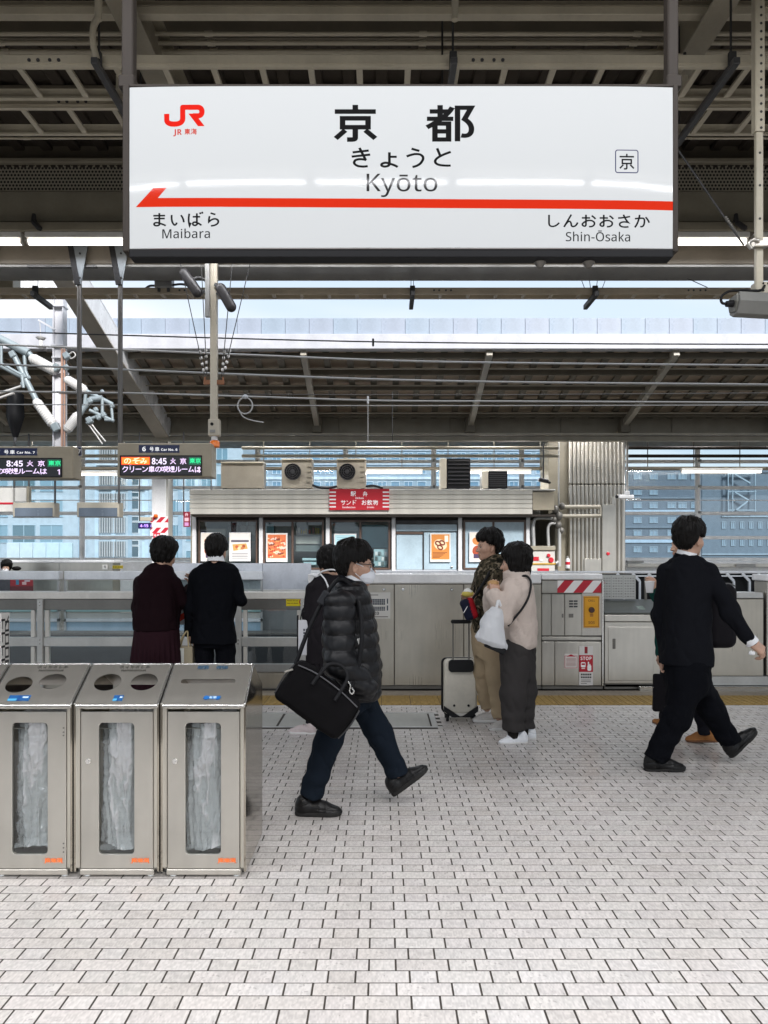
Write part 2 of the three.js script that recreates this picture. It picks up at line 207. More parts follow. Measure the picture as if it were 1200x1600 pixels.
// ---------- near platform: slab, tiles, tactile strip, cover plates ----------
{
  const b = mb().box(0, -0.6009, 0.2, 30, 1.2, 17.9);                                   // slab top 0.9 mm below the tiles: the grout
  const floor = struct(b, 'platform_floor', std([0.070, 0.060, 0.052], { map: T.concrete, roughness: 0.9 }));
  const ROW = 0.0767, PER = 0.2925, LONG = 0.1945, SHORT = 0.098, GAP = 0.0064;
  const tileTex = tex(512, 512, (x, y) => { const v = 0.90 + 0.10 * (pf(x, y, 4, 11, 4) - 0.5) + 0.12 * (pnoise(x * 150, y * 60, 150, 60, 5) - 0.5) - 0.12 * sstep(0.82, 0.88, pnoise(x * 110, y * 110, 110, 110, 8)) * sstep(0.5, 0.7, pf(x, y, 9, 31, 3)); return [v, v * 0.982, v * 0.968]; }, 0.8);
  const tileMats = [0, 1, 2, 3, 4, 5].map((i) => std([0.70 - 0.013 * i + 0.008 * (i % 2), 0.693 - 0.013 * i, 0.685 - 0.013 * i - 0.005 * (i % 3)], { map: tileTex, roughness: 0.24 + 0.02 * i, roughnessMap: T.rough }));
  const variants = { long: [], short: [] };
  for (let k = 0; k < 4; k++) for (const kind of ['long', 'short']) { const g = chamferBox((kind === 'long' ? LONG : SHORT) - GAP, 0.016, ROW - 0.0054, 0.0010); g.translate(rr(0, 3), 0, rr(0, 3)); boxUV(g); g.computeBoundingBox(); const c = g.boundingBox.getCenter(V()); g.translate(-c.x, -c.y, -c.z); variants[kind].push(g); }
  const singles = [], rest = [[], [], [], [], [], []];
  for (let n = -20; ; n++) {
    const d = 2.450 + (n + 0.5) * ROW; if (d > 7.42) break;
    const phase = Math.abs(n) % 2 === 1 ? 0.0525 : 0.1015 - LONG;
    for (let k = -28; k <= 28; k++) for (const kind of ['long', 'short']) {
      const x = phase + k * PER + (kind === 'long' ? LONG / 2 : LONG + SHORT / 2); if (Math.abs(x) > 7.3) continue;
      if (d > 6.47 && d < 7.12 && x > -2.1 && x < 0.56) continue;                     // the cover plates lie here
      const px = CX + x / d * F, py = CY + EYE / d * F, q = Math.floor(rnd() * 6), geo = variants[kind][Math.floor(rnd() * 4)], y = -0.008 - 0.0004 * rnd();
      const seen = px > -45 && px < 1245 && py < 1612;
      (seen ? singles : []).push({ geo, x, y, d, q });
      if (!seen) rest[q].push({ geo, x, y, d });
    }
  }
  singles.sort((a, b2) => a.d - b2.d);
  singles.splice(300).forEach((t) => rest[t.q].push(t));
  singles.forEach((t) => { const m = new THREE.Mesh(t.geo, tileMats[t.q]); m.name = 'floor_tile'; m.position.set(t.x, t.y, -t.d); m.castShadow = m.receiveShadow = true; floor.add(m); });
  // the smaller ones farther off: one mesh with a tone per tile in its vertex colours
  const gs = [], pal = tileMats.map((m) => m.color);
  rest.forEach((list, q) => list.forEach((t) => { const g = t.geo.clone().translate(t.x, t.y, -t.d), n = g.attributes.position.count, c = new Float32Array(n * 3), k = 1 + 0.05 * (rnd() - 0.5); for (let i = 0; i < n; i++) { c[3 * i] = pal[q].r * k; c[3 * i + 1] = pal[q].g * k; c[3 * i + 2] = pal[q].b * k; } g.setAttribute('color', new THREE.BufferAttribute(c, 3)); gs.push(g); }));
  const far = new THREE.Mesh(mergeGeometries(gs), std('#ffffff', { vertexColors: true, map: tileTex, roughness: 0.28, roughnessMap: T.rough })); far.name = 'far_floor_tiles'; far.userData.kind = 'stuff'; far.receiveShadow = far.castShadow = true; floor.add(far);
  // white border stones with small square drain holes, between tiles and tactile strip
  for (let i = -18; i < 18; i++) { const s = mb().box(i * 0.4 + 0.2, -0.006, -7.435, 0.396, 0.012, 0.07, 0.002); s.build('border_tile', tileMats[Math.abs(i) % 6], floor); }
  // yellow tactile blocks with raised bars
  for (let i = -20; i < 20; i++) {
    const cx = i * 0.3 + 0.15, s = mb().box(cx, -0.004, -7.735, 0.296, 0.014, 0.50, 0.003);
    for (let k = 0; k < 4; k++) s.box(cx - 0.111 + k * 0.074, 0.0045, -7.735, 0.026, 0.008, 0.46, 0.003);
    s.build('tactile_block', M.yellowFloor, floor);
  }
  struct(mb().box(0, -0.006, -8.14, 14, 0.012, 0.29, 0.002), 'edge_stone', std([0.42, 0.38, 0.32], { map: T.concrete, roughness: 0.8 }), floor);
  // cover plates let into the floor
  for (const [a, c] of [[-2.08, -0.93], [-0.92, 0.44]]) { struct(mb().box((a + c) / 2, -0.004, -6.80, c - a - 0.012, 0.012, 0.52, 0.002), 'cover_plate', std([0.42, 0.43, 0.42], { map: T.steelStain, roughness: 0.5, metalness: 0.2 }), floor); }
  const fr = mb().box(-0.79, -0.003, -7.085, 2.66, 0.014, 0.035, 0.002).box(-0.79, -0.003, -6.515, 2.66, 0.014, 0.035, 0.002).box(0.475, -0.003, -6.80, 0.05, 0.014, 0.535, 0.002);
  fr.build('plate_frame', M.alu, floor);
}
// wall of the platform edge and the track bed are built with the tracks below
// ---------- home doors along the near platform edge (front at 8.3 m) ----------
const DOOR = 8.3;
function screwDot(b, px, py, d, r = 0.012) { const c = at(px, py, d); b.cyl(c, V(c.x, c.y, c.z + 0.006), r, r * 0.8, 10); }
{
  // left: glazed low fence
  const g = thing('platform_fence', 'long low glazed platform fence with grey metal frame, behind the rubbish bins', 'fence', [X(60, DOOR), 0, -DOOR]);
  const L = (b) => { b.g.forEach((q) => q.translate(-X(60, DOOR), 0, DOOR)); return b; };
  const add = (b, n, m, p = g, l) => L(b).build(n, m, p, l);
  add(mb().px(-420, 925, 479, 936, DOOR - 0.01, 0.13, 0.006), 'top_rail', M.whiteWarm);
  add(mb().px(-420, 936.6, 479, 953, DOOR + 0.012, 0.07, 0.004), 'upper_panel', std([0.20, 0.195, 0.18], { metalness: 0.5, roughness: 0.3, map: T.grime }));
  add(mb().px(-420, 996, 479, 1010, DOOR, 0.08, 0.004), 'middle_rail', M.alu);
  add(mb().px(-420, 1038, 479, 1050, DOOR, 0.09, 0.004), 'bottom_rail', M.grey);
  add(mb().px(-420, 1050.5, 479, 1076, DOOR + 0.03, 0.05, 0.004), 'kick_plate', M.steel);
  for (const p of [-238, 62, 372, 474]) {
    add(mb().px(p - 4.5, 936.5, p + 4.5, 1076, DOOR - 0.025, 0.05, 0.004), 'post', M.alu);
    const bolts = mb(); for (const y of [941, 946, 1000, 1006, 1044]) screwDot(bolts, p, y, DOOR - 0.03, 0.008); add(bolts, 'bolts', M.steelBright).userData.kind = 'stuff';
  }
  for (const [a, c] of [[-420, -246], [-230, 54], [70, 364], [380, 470]]) for (const [y0, y1] of [[953.5, 995.5], [1010.5, 1037.5]]) {
    for (const q of [a, c - 6]) add(mb().px(q, y0, q + 6, y1, DOOR + 0.01, 0.05, 0.003), 'pane_frame', M.whiteWarm);
    add(mb().px(a + 6, y0, c - 6, y1, DOOR + 0.03, 0.012), 'glass_pane', M.glass);
  }
  L(mb());
  plate('caution_sticker', g, X(462.5, DOOR) - X(60, DOOR), Y(940.5, DOOR), -0.009, 0.225, 0.095, 0.004, board(256, 110, (c) => { fill(c, '#d8c400', 0, 0, 256, 110); words(c, 'Please do not', 84, 46, 22, '#3a3000', 'sans-serif', 'bold'); words(c, 'lean on doors', 84, 80, 22, '#3a3000', 'sans-serif', 'bold'); c.strokeStyle = '#b3261a'; c.lineWidth = 11; c.beginPath(); c.arc(208, 55, 36, 0, 7); c.moveTo(183, 30); c.lineTo(233, 80); c.stroke(); fill(c, '#2a2410', 200, 34, 16, 44); }), {}, 'yellow caution sticker with a red prohibition ring');
}
function doorUnit(name, label, x0, x1, parts, capEnd = 912) {
  const o = thing(name, label, 'platform door', [X((x0 + x1) / 2, DOOR), 0, -DOOR], 0);
  const mv = (b) => { b.g.forEach((q) => q.translate(-o.position.x, 0, DOOR)); return b; };
  const add = (b, n, m, p = o, l) => mv(b).build(n, m, p, l);
  parts(add, o, (px, py) => [X(px, DOOR) - o.position.x, Y(py, DOOR)]);
  return o;
}
// closed sliding door and housing, from the walking man to the camouflage jacket and on to the striped end
doorUnit('platform_door', 'wide stainless platform door with plain panels and white top, behind the silver suitcase', 480, 846, (add, o, loc) => {
  add(mb().px(481, 896.5, 846, 912, DOOR - 0.02, 0.34, 0.012), 'top_cap', M.white);
  add(mb().px(481, 912.6, 846, 1073, DOOR + 0.025, 0.28, 0.006), 'housing', M.steelDark);
  for (const [a, c] of [[481, 615.5], [616.8, 724], [725.2, 846]]) add(mb().px(a, 913, c, 1071, DOOR, 0.03, 0.004), 'door_panel', M.steelV);
  add(mb().px(480, 1071.5, 846, 1077, DOOR + 0.01, 0.25, 0.004), 'base_strip', M.steelDark);
  for (const x of [600, 630, 706, 738]) { const s = mb(); screwDot(s, x, 921, DOOR, 0.022); s.cyl(at(x, 921, DOOR - 0.006), at(x, 921, DOOR - 0.011), 0.009, 0.007, 8); add(s, 'lock', M.steelBright); }
  const [px, py] = loc(583, 946);
  plate('door_label', o, px, py, 0.004, X(610, DOOR) - X(556, DOOR), Y(926, DOOR) - Y(967, DOOR), 0.006, board(340, 260, (c) => {
    fill(c, '#c9c7c2', 0, 0, 340, 260); fill(c, '#8b8a86', 130, 20, 90, 12);
    for (const [y, h] of [[66, 60], [142, 42]]) for (let i = 0; i < 15; i++) for (let j = 0; j < 3; j++) fill(c, j === 1 && i % 4 === 1 ? '#3c4652' : '#25303e', 20 + i * 18, y + j * (h / 3), 15, h / 3 - 3);
    fill(c, '#2c3a4a', 305, 62, 12, 50); fill(c, '#2c3a4a', 305, 130, 12, 50);
    words(c, '6', 96, 224, 46, '#1a1a1a', 'serif', 'bold'); words(c, '-20', 196, 224, 46, '#1a1a1a', 'serif', 'bold'); fill(c, '#5b5250', 10, 238, 306, 8);
  }), {}, 'printed car position label');
});
const stripeTex = board(256, 80, (c) => { fill(c, '#e9e6e4', 0, 0, 256, 80); c.fillStyle = '#b8122a'; for (const x of [-20, 92, 204]) { c.beginPath(); c.moveTo(x, 80); c.lineTo(x + 56, 80); c.lineTo(x + 116, 0); c.lineTo(x + 60, 0); c.fill(); } });
doorUnit('platform_door', 'stainless platform door end box with red and white stripes and yellow call panel', 847, 942, (add, o, loc) => {
  add(mb().px(847, 896.5, 942, 906, DOOR - 0.02, 0.36, 0.012), 'top_cap', M.white);
  add(mb().px(847, 906.6, 942, 1072, DOOR + 0.03, 0.28, 0.006), 'housing', M.steelDark);
  add(mb().px(847, 907, 940, 926.5, DOOR, 0.03, 0.003), 'top_panel', M.steel);
  for (const [a, c, y0, y1] of [[847, 861, 928.5, 993], [862, 882, 928.5, 993], [883, 909, 928.5, 993], [847, 939.5, 995, 1000], [847, 866.5, 1003, 1071], [867.5, 939.5, 1003, 1071]]) add(mb().px(a, y0, c, y1, DOOR + 0.004, 0.028, 0.003), 'panel', M.steel);
  add(mb().px(909.5, 926.8, 940.5, 993, DOOR + 0.002, 0.03, 0.003), 'call_panel_frame', M.offWhite);
  add(mb().px(847, 1072.3, 942, 1077, DOOR + 0.01, 0.25, 0.004), 'base_strip', M.steelDark);
  add(mb().px(940.8, 907, 943.5, 1072, DOOR - 0.004, 0.30, 0.003), 'end_trim', M.steelBright);
  let [px, py] = loc(905, 916.5);
  plate('stripe_board', o, px, py, 0.004, X(939.5, DOOR) - X(871, DOOR), Y(907, DOOR) - Y(926, DOOR), 0.006, stripeTex, {}, 'red and white diagonal warning stripes');
  [px, py] = loc(924, 956);
  plate('call_panel', o, px, py, 0.004, X(936, DOOR) - X(911.5, DOOR), Y(932, DOOR) - Y(981, DOOR), 0.008, board(128, 256, (c) => { fill(c, '#d99a10', 0, 0, 128, 256); c.strokeStyle = '#7a4a08'; c.lineWidth = 4; c.strokeRect(8, 8, 112, 240); words(c, 'CALL', 64, 44, 24, '#7a4a08', 'sans-serif', 'bold'); fill(c, '#a56a0c', 50, 142, 28, 26); words(c, 'SOS', 64, 226, 30, '#6b3f06', 'sans-serif', 'bold'); }), {}, 'yellow emergency call panel');
  const bt = mb(), c0 = at(924, 953, DOOR); bt.cyl(c0, V(c0.x, c0.y, c0.z + 0.03), 0.036, 0.03, 20); add(bt, 'call_button', paint([0.06, 0.02, 0.015], 0.3));
  const gr = mb(); for (let j = 0; j < 3; j++) for (let i = 0; i < 2; i++) gr.px(889.5 + i * 7, 938 + j * 4.2, 895.5 + i * 7, 940.6 + j * 4.2, DOOR - 0.002, 0.02, 0.001); add(gr, 'speaker_slots', M.darkGrey);
  add(mb().px(878, 959, 880.5, 965, DOOR - 0.004, 0.02, 0.001).px(889, 959, 896, 965, DOOR - 0.004, 0.02, 0.001), 'handle', M.steelDark);
  [px, py] = loc(892, 1033); plate('notice', o, px, py, 0.004, 0.15, 0.165, 0.004, board(128, 140, (c) => { fill(c, '#dcd8d4', 0, 0, 128, 140); c.strokeStyle = '#b8122a'; c.lineWidth = 4; c.strokeRect(6, 20, 116, 114); c.fillStyle = '#b8122a'; c.beginPath(); c.moveTo(20, 26); c.lineTo(64, 4); c.lineTo(108, 26); c.fill(); for (let i = 0; i < 7; i++) fill(c, '#9a4a4a', 18, 40 + i * 12, 92, 4); }), {}, 'white notice with red border');
  [px, py] = loc(915.5, 1040); plate('stop_sign', o, px, py, 0.004, 0.155, 0.44, 0.004, board(128, 364, (c) => {
    fill(c, '#dedbd8', 0, 0, 128, 364); fill(c, '#8c1322', 50, 6, 28, 62); fill(c, '#b8122a', 0, 84, 128, 156); words(c, 'STOP', 64, 130, 44, '#fff', 'sans-serif', 'bold');
    c.fillStyle = '#fff'; c.beginPath(); c.roundRect(16, 150, 44, 48, 10); c.fill(); fill(c, '#b8122a', 22, 160, 32, 16); fill(c, '#fff', 22, 204, 32, 8); c.beginPath(); c.roundRect(76, 176, 36, 54, 12); c.fill(); fill(c, '#fff', 80, 146, 12, 50); fill(c, '#fff', 94, 166, 10, 30);
    for (let j = 0; j < 2; j++) for (let i = 0; i < 5; i++) fill(c, '#444', 16 + i * 20, 256 + j * 26, 16, 16); for (let j = 0; j < 3; j++) fill(c, '#666', 16, 312 + j * 16, j === 2 ? 54 : 92, 6);
  }), {}, 'red and white STOP notice with hand and train symbols');
});
doorUnit('control_cabinet', 'low stainless cabinet with a hinged door and dark sloping desk top, beside the striped box', 944, 1062, (add, o, loc) => {
  add(mb().px(945, 962, 1062, 1074, DOOR + 0.02, 0.5, 0.006), 'body', M.steelDark);
  add(mb().px(945, 961, 1062, 971, DOOR, 0.05, 0.004), 'front_rail', M.steel);
  add(mb().px(945, 972, 1062, 1068, DOOR + 0.008, 0.03, 0.003), 'front_panel', M.steel);
  add(mb().px(950.5, 979.5, 1021.5, 1063.5, DOOR, 0.02, 0.004), 'door', M.steel);
  add(mb().px(957.5, 998, 962, 1014, DOOR - 0.008, 0.02, 0.003), 'handle', M.steelDark);
  add(mb().px(944, 1069, 1062, 1077, DOOR + 0.02, 0.3, 0.004), 'base_strip', M.steelDark);
  const a = at(945, 961, DOOR), c = at(1052, 961, DOOR), top = mb(), g = chamferBox(c.x - a.x, 0.03, 0.46, 0.004); g.rotateX(0.28); g.translate((a.x + c.x) / 2, a.y + 0.075, a.z - 0.23); top.add(g, true); add(top, 'desk_top', std([0.10, 0.11, 0.10], { roughness: 0.35, map: T.grime }));
  const s = mb(); for (const [x, y, w] of [[968, 953, 30], [1001, 952, 11]]) { const p = at(x, y, DOOR + 0.16), q = chamferBox(w * 0.0075, 0.012, 0.13, 0.003); q.rotateX(0.28); q.translate(p.x, p.y + 0.012, p.z); s.add(q, true); } add(s, 'desk_screens', std([0.20, 0.25, 0.22], { roughness: 0.2 }));
  add(mb().px(948, 901, 951, 935, DOOR + 0.42, 0.03).px(1008, 901, 1011, 940, DOOR + 0.42, 0.03), 'board_bracket', M.steelDark);
  const [px, py] = loc(979, 917); const d0 = -0.40;
  plate('notice_board', o, px * 1.05, Y(917, DOOR + 0.4), d0, 0.49, 0.285, 0.02, board(512, 300, (c2) => { fill(c2, '#b9bab6', 0, 0, 512, 300); for (let i = 0; i < 3; i++) { c2.strokeStyle = '#8d8e8a'; c2.lineWidth = 3; c2.strokeRect(70 + i * 146, 12, 140, 276); for (let r = 0; r < 8; r++) for (let k = 0; k < 4; k++) { fill(c2, '#9b9c98', 82 + i * 146 + k * 32, 34 + r * 32, 26, 20); if ((r * 5 + k * 3 + i) % 4 === 0) fill(c2, '#7b6f70', 86 + i * 146 + k * 32, 40 + r * 32, 14, 8); } } fill(c2, '#b23a3a', 90, 96, 50, 8); fill(c2, '#b7a63a', 18, 10, 34, 60); }), {}, 'grey board of switches and tags');
});
doorUnit('platform_door', 'stainless platform door panel on the far right, behind the walking man in the dark suit', 1064, 1330, (add) => {
  add(mb().px(1064, 926, 1193, 935, DOOR - 0.01, 0.3, 0.006), 'top_rail', M.alu);
  add(mb().px(1064, 935.5, 1193, 1074, DOOR + 0.02, 0.26, 0.006), 'housing', M.steelDark);
  add(mb().px(1064, 936, 1193, 1056, DOOR, 0.03, 0.004), 'door_panel', M.steelV);
  add(mb().px(1064, 1057, 1330, 1071, DOOR - 0.005, 0.04, 0.004), 'kick_plate', M.alu);
  add(mb().px(1000, 1073, 1330, 1084, DOOR - 0.07, 0.05, 0.004), 'sill', M.steelBright);
  add(mb().px(1198, 898, 1330, 908, DOOR - 0.02, 0.34, 0.01), 'top_cap', M.white);
  add(mb().px(1198, 909, 1330, 1056, DOOR, 0.28, 0.006), 'end_box', M.steel);
});
// ---------- near canopy: roof deck, beams, girder, cable trays, pipes, lamps ----------
{
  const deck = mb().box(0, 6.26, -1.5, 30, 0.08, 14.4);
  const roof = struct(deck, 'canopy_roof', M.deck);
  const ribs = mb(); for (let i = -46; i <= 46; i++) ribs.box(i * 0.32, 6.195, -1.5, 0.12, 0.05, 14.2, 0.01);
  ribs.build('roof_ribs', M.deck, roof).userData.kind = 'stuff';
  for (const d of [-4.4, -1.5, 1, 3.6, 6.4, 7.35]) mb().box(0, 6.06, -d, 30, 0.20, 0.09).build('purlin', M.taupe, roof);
  // edge girder above the fence
  const g = thing('edge_girder', 'long grey brown edge girder of the near canopy, behind the station sign', 'girder', [0, 0, -8.3]), L = (b) => { b.g.forEach((q) => q.translate(0, 0, 8.3)); return b; };
  const perf = tex(256, 256, (x, y) => { const u = x * 16, v = y * 16, a = Math.hypot(((u + (Math.floor(v) % 2) * 0.5) % 1) - 0.5, (v % 1) - 0.5); return a < 0.33 ? 0.10 : 0.92; }, 0.62);
  L(mb().px(-600, 254, 1900, 299, 8.32, 0.02)).build('perforated_panel', std([0.46, 0.42, 0.33], { map: perf, roughness: 0.6 }), g);
  L(mb().px(-600, 246, 1900, 253.6, 8.26, 0.1, 0.01)).build('upper_flange', M.beigeDark, g);
  L(mb().box(0, (Y(414, 8.3) + 6.22) / 2, -8.62, 32, 6.22 - Y(414, 8.3), 0.24)).build('backing_plate', M.taupe, g);
  const slots = mb(); for (let i = 0; i < 150; i++) slots.px(-300 + i * 11.5, 255.5, -293 + i * 11.5, 261.5, 8.314, 0.02); L(slots).build('vent_slots', M.brown, g).userData.kind = 'stuff';
  L(mb().px(-600, 299.4, 1900, 346, 8.30, 0.04)).build('web_plate', paint([0.33, 0.305, 0.235], 0.6), g);
  L(mb().px(-600, 346.3, 1900, 360, 8.20, 0.14, 0.008)).build('ledge', M.beigeDark, g);
  L(mb().px(-600, 360.4, 1900, 413, 8.24, 0.36, 0.01)).build('lower_box', paint([0.19, 0.165, 0.13], 0.55), g);
  L(mb().px(-600, 413.2, 1900, 417, 8.22, 0.42, 0.004)).build('drip_edge', M.grey, g);
  const dr = mb(); for (let i = 0; i < 6; i++) dr.sph(at(50 + i * 15, 417, 8.26), 0.022); dr.px(42, 414, 150, 417, 8.2, 0.05); L(dr).build('bolt_row', M.darkGrey, g).userData.kind = 'stuff';
  const cl = (px) => { const b = mb(), p = at(px, 347, 8.18); b.bar(p, V(p.x + 0.09, p.y - 0.10, p.z + 0.05), 0.06, 0.05, 0.01).cyl(V(p.x, p.y, p.z), V(p.x, p.y + 0.09, p.z), 0.035, 0.02, 8); L(b).build('clamp', M.darkGrey, g); };
  cl(53); cl(1150);
}
function ibeam(x, h0, d0, d1, label) {
  const z = (d0 + d1) / -2, len = d1 - d0, o = thing('roof_beam', label, 'beam', [x, h0, z], 0, 'roof beams running over the platform');
  mb().box(0, 0.009, 0, 0.18, 0.018, len, 0.003).build('lower_flange', M.beigeDark, o); mb().box(0, 0.20, 0, 0.016, 0.363, len).build('web', M.beigeDark, o); mb().box(0, 0.39, 0, 0.18, 0.018, len, 0.003).build('upper_flange', M.beigeDark, o);
  return o;
}
ibeam(-1.80, 5.30, -4.4, 8.2, 'beige steel roof beam running overhead behind the left post of the station sign');
ibeam(2.36, 5.30, -4.4, 8.2, 'beige steel roof beam running overhead to the right of the station sign');
ibeam(-5.9, 5.30, -4.4, 8.2, 'beige steel roof beam running overhead beyond the left edge'); ibeam(6.5, 5.30, -4.4, 8.2, 'beige steel roof beam running overhead beyond the right edge');
function tray(name, label, d0, d1, h, hr, x0, x1, step, off, mat) {
  const o = thing(name, label, 'cable tray', [0, h, -(d0 + d1) / 2], 0);
  for (const s of [1, -1]) { const z = s * (d1 - d0) / 2; mb().box((x0 + x1) / 2, hr / 2, z, x1 - x0, hr, 0.012, 0.002).box((x0 + x1) / 2, 0.008, z - s * 0.013, x1 - x0, 0.014, 0.022).box((x0 + x1) / 2, hr * 0.30, z + s * 0.008, x1 - x0, 0.008, 0.006).build('side_rail', mat, o); }
  const n = Math.floor((x1 - x0 - 0.2) / step); for (let i = 0; i <= n; i++) mb().box(x0 + off + i * step, 0.012, 0, 0.042, 0.022, d1 - d0 - 0.05, 0.003).build('rung', mat, o);
  const holes = mb(); for (let k = Math.ceil(x0 / 3); k * 3 < x1; k++) for (const q of [0, 0.06, 0.14, 0.20]) holes.cyl(V(k * 3 + 0.62 + q, hr * 0.55, (d1 - d0) / 2 + 0.004), V(k * 3 + 0.62 + q, hr * 0.55, (d1 - d0) / 2 + 0.011), 0.012, 0.012, 8); holes.build('bolts', M.darkGrey, o).userData.kind = 'stuff';
  return o;
}
tray('cable_tray', 'beige ladder cable tray just above the top edge of the station sign', 5.0, 5.36, 4.81, 0.082, -5, 5, 0.33, 0.23, M.beige);
tray('cable_tray', 'beige ladder cable tray hanging behind the station sign, at half its height', 5.46, 5.81, 4.81, 0.088, -5, 5, 0.34, 0.30, M.beige);
tray('cable_tray', 'slim tan ladder cable tray hung against the sky below the canopy edge', 8.72, 8.90, 4.60, 0.075, -8, 8, 0.33, 0.12, paint([0.50, 0.42, 0.31]));
{ // pipes and flat cables under the roof
  const pipes = [[53, 5.86, 0.016, 'uppermost thin conduit of the four over the left post'], [67, 5.95, 0.018, 'second thin conduit from the top under the roof'], [81, 6.05, 0.022, 'third thin conduit from the top under the roof'], [92, 6.13, 0.024, 'lowest thin conduit, just above the cable tray over the sign'], [206, 6.3, 0.012, 'thin pale conduit seen through the rear cable tray beside the sign'], [216, 6.4, 0.010, 'thinnest pale conduit below the rear cable tray beside the sign']];
  for (const [py, d, r, l] of pipes) { const b = mb().cyl(V(-6, Y(py, d), -d), V(6, Y(py, d), -d), r, r, 10); for (let i = -3; i < 4; i++) b.cyl(V(i * 1.7 + 0.3, Y(py, d), -d), V(i * 1.7 + 0.36, Y(py, d), -d), r * 1.35, r * 1.35, 10); tag(b.build('conduit', M.beige), l, 'conduit'); }
  const duct = thing('roof_channel', 'wide beige channel beam across the ceiling at the top of the picture', 'beam', [0, Y(28, 5.3), -5.3]); mb().box(0, 0.05, 0, 12, 0.10, 0.07, 0.004).build('channel', M.beige, duct); mb().box(0, 0.06, 0.04, 12, 0.012, 0.012).build('lip', M.beigeDark, duct); mb().box(-4.8, -0.006, 0.01, 3.4, 0.012, 0.09).build('patch_strip', paint([0.44, 0.36, 0.27]), duct);
  const duct2 = thing('roof_channel', 'thin beige channel at the very top edge, above the wide channel beam', 'beam', [0, 5.42, -5.15]); mb().box(0, 0.04, 0, 12, 0.08, 0.06, 0.004).build('channel', M.beige, duct2);
  for (const [px, l, s] of [[153, 'grey strut and hanger rod carrying the trays left of the sign', 1], [708, 'grey strut and hanger rod carrying the trays above the sign centre', 0], [1144, 'grey strut and hanger rod carrying the trays right of the sign', -1]]) {
    const x = X(px, 4.95), o = thing('tray_hanger', l, 'hanger', [x, 4.78, -5.4]);
    mb().box(0, 0, 0.02, 0.045, 0.045, 1.0, 0.004).build('strut', M.darkGrey, o); mb().cyl(V(0, 0, 0.43), V(0, 1.4, 0.43), 0.008, 0.008, 8).build('rod', M.wireDark, o); mb().cyl(V(0, 0, -0.43), V(0, 1.4, -0.43), 0.008, 0.008, 8).build('rod', M.wireDark, o);
    mb().box(0, 0.05, 0.45, 0.05, 0.10, 0.03, 0.004).build('clamp', M.wireDark, o);
    if (s >= 0) { const b = mb().cyl(V(0.01, 0.30, 0.47), V(0.02, 1.4, 0.47), 0.024, 0.024, 10); if (s) b.tube([V(0.01, 0.32, 0.47), V(-0.02, 0.24, 0.48), V(-0.02, 0.12, 0.47), V(0, 0.04, 0.46)], 0.022, 8); b.build('conduit', M.beige, o); }
  }
  for (const [px, l] of [[192, 'beige bracket plates fixed under the beam left of the sign'], [1064, 'beige bracket plate by the right post of the sign']]) { const o = thing('bracket', l, 'bracket', [X(px, 5.55), 4.95, -5.55]); mb().box(0, 0.08, 0, 0.10, 0.17, 0.02, 0.003).build('plate', M.beige, o); mb().box(0, 0.27, -0.02, 0.05, 0.12, 0.05, 0.006).build('stem', M.beige, o); mb().cyl(V(0.02, 0.2, 0.02), V(0.02, 0.32, 0.02), 0.012, 0.012, 8).build('bolt', M.wireDark, o); }
}
// fluorescent lamps
function lampFixture(x, h, z, len, label, group, power, tubes = 1, tilt = 0) {
  const o = thing('strip_lamp', label, 'ceiling lamp', [x, h, z], 0, group);
  mb().box(0, 0.058, 0, len, 0.062, tubes === 1 ? 0.12 : 0.34, 0.008).build('housing', M.whiteWarm, o);
  for (let t = 0; t < tubes; t++) {
    const off = tubes === 1 ? 0 : (t - 0.5) * 0.22, b = mb().cyl(V(-len / 2 + 0.025, 0, off), V(len / 2 - 0.025, 0, off), tubes === 1 ? 0.036 : 0.02, tubes === 1 ? 0.036 : 0.02, 14);
    b.build('tube', M.lamp, o);
  }
  mb().box(-len / 2 + 0.012, 0.005, 0, 0.024, 0.07, 0.06 + 0.12 * (tubes - 1), 0.004).build('socket', M.whiteWarm, o); mb().box(len / 2 - 0.012, 0.005, 0, 0.024, 0.07, 0.06 + 0.12 * (tubes - 1), 0.004).build('socket', M.whiteWarm, o);
  const l = new THREE.RectAreaLight(0xf9faff, power, len - 0.06, 0.08); l.position.set(0, -0.045, 0); l.rotation.x = -Math.PI / 2; l.name = 'tube_light'; o.add(l);
  return o;
}
const EDGE = 'strip lamps along the canopy edge';
{ const d = 7.9, h = Y(378, d), hx = X(1168, d) - 0.625;
  for (let i = 0; i < 9; i++) { const x = hx + (i - 7) * 1.29 + (i > 7 ? 0.02 : 0); lampFixture(x, h, -d, 1.25, i > 7 ? 'lit white strip lamp right of the perforated pole at the right edge' : i === 7 ? 'lit white strip lamp just right of the station sign' : i < 2 ? 'lit white strip lamp left of the station sign on the canopy edge' : 'lit white strip lamp behind the station sign', EDGE, 15); }
}
for (let i = -4; i <= 4; i++) lampFixture(i * 1.32, 5.02, 0.13, 1.28, 'twin tube strip lamp over the platform, mirrored in the station sign', 'twin tube strip lamps above the photographer', LAMP_ROW * 0.88, 2);
for (let i = -4; i <= 4; i++) lampFixture(i * 1.32 + 0.3, 5.02, 2.1 - 4.3, 1.28, 'twin tube strip lamp over the middle of the platform, above the picture', 'twin tube strip lamps above the photographer', LAMP_ROW * 1.15, 2);
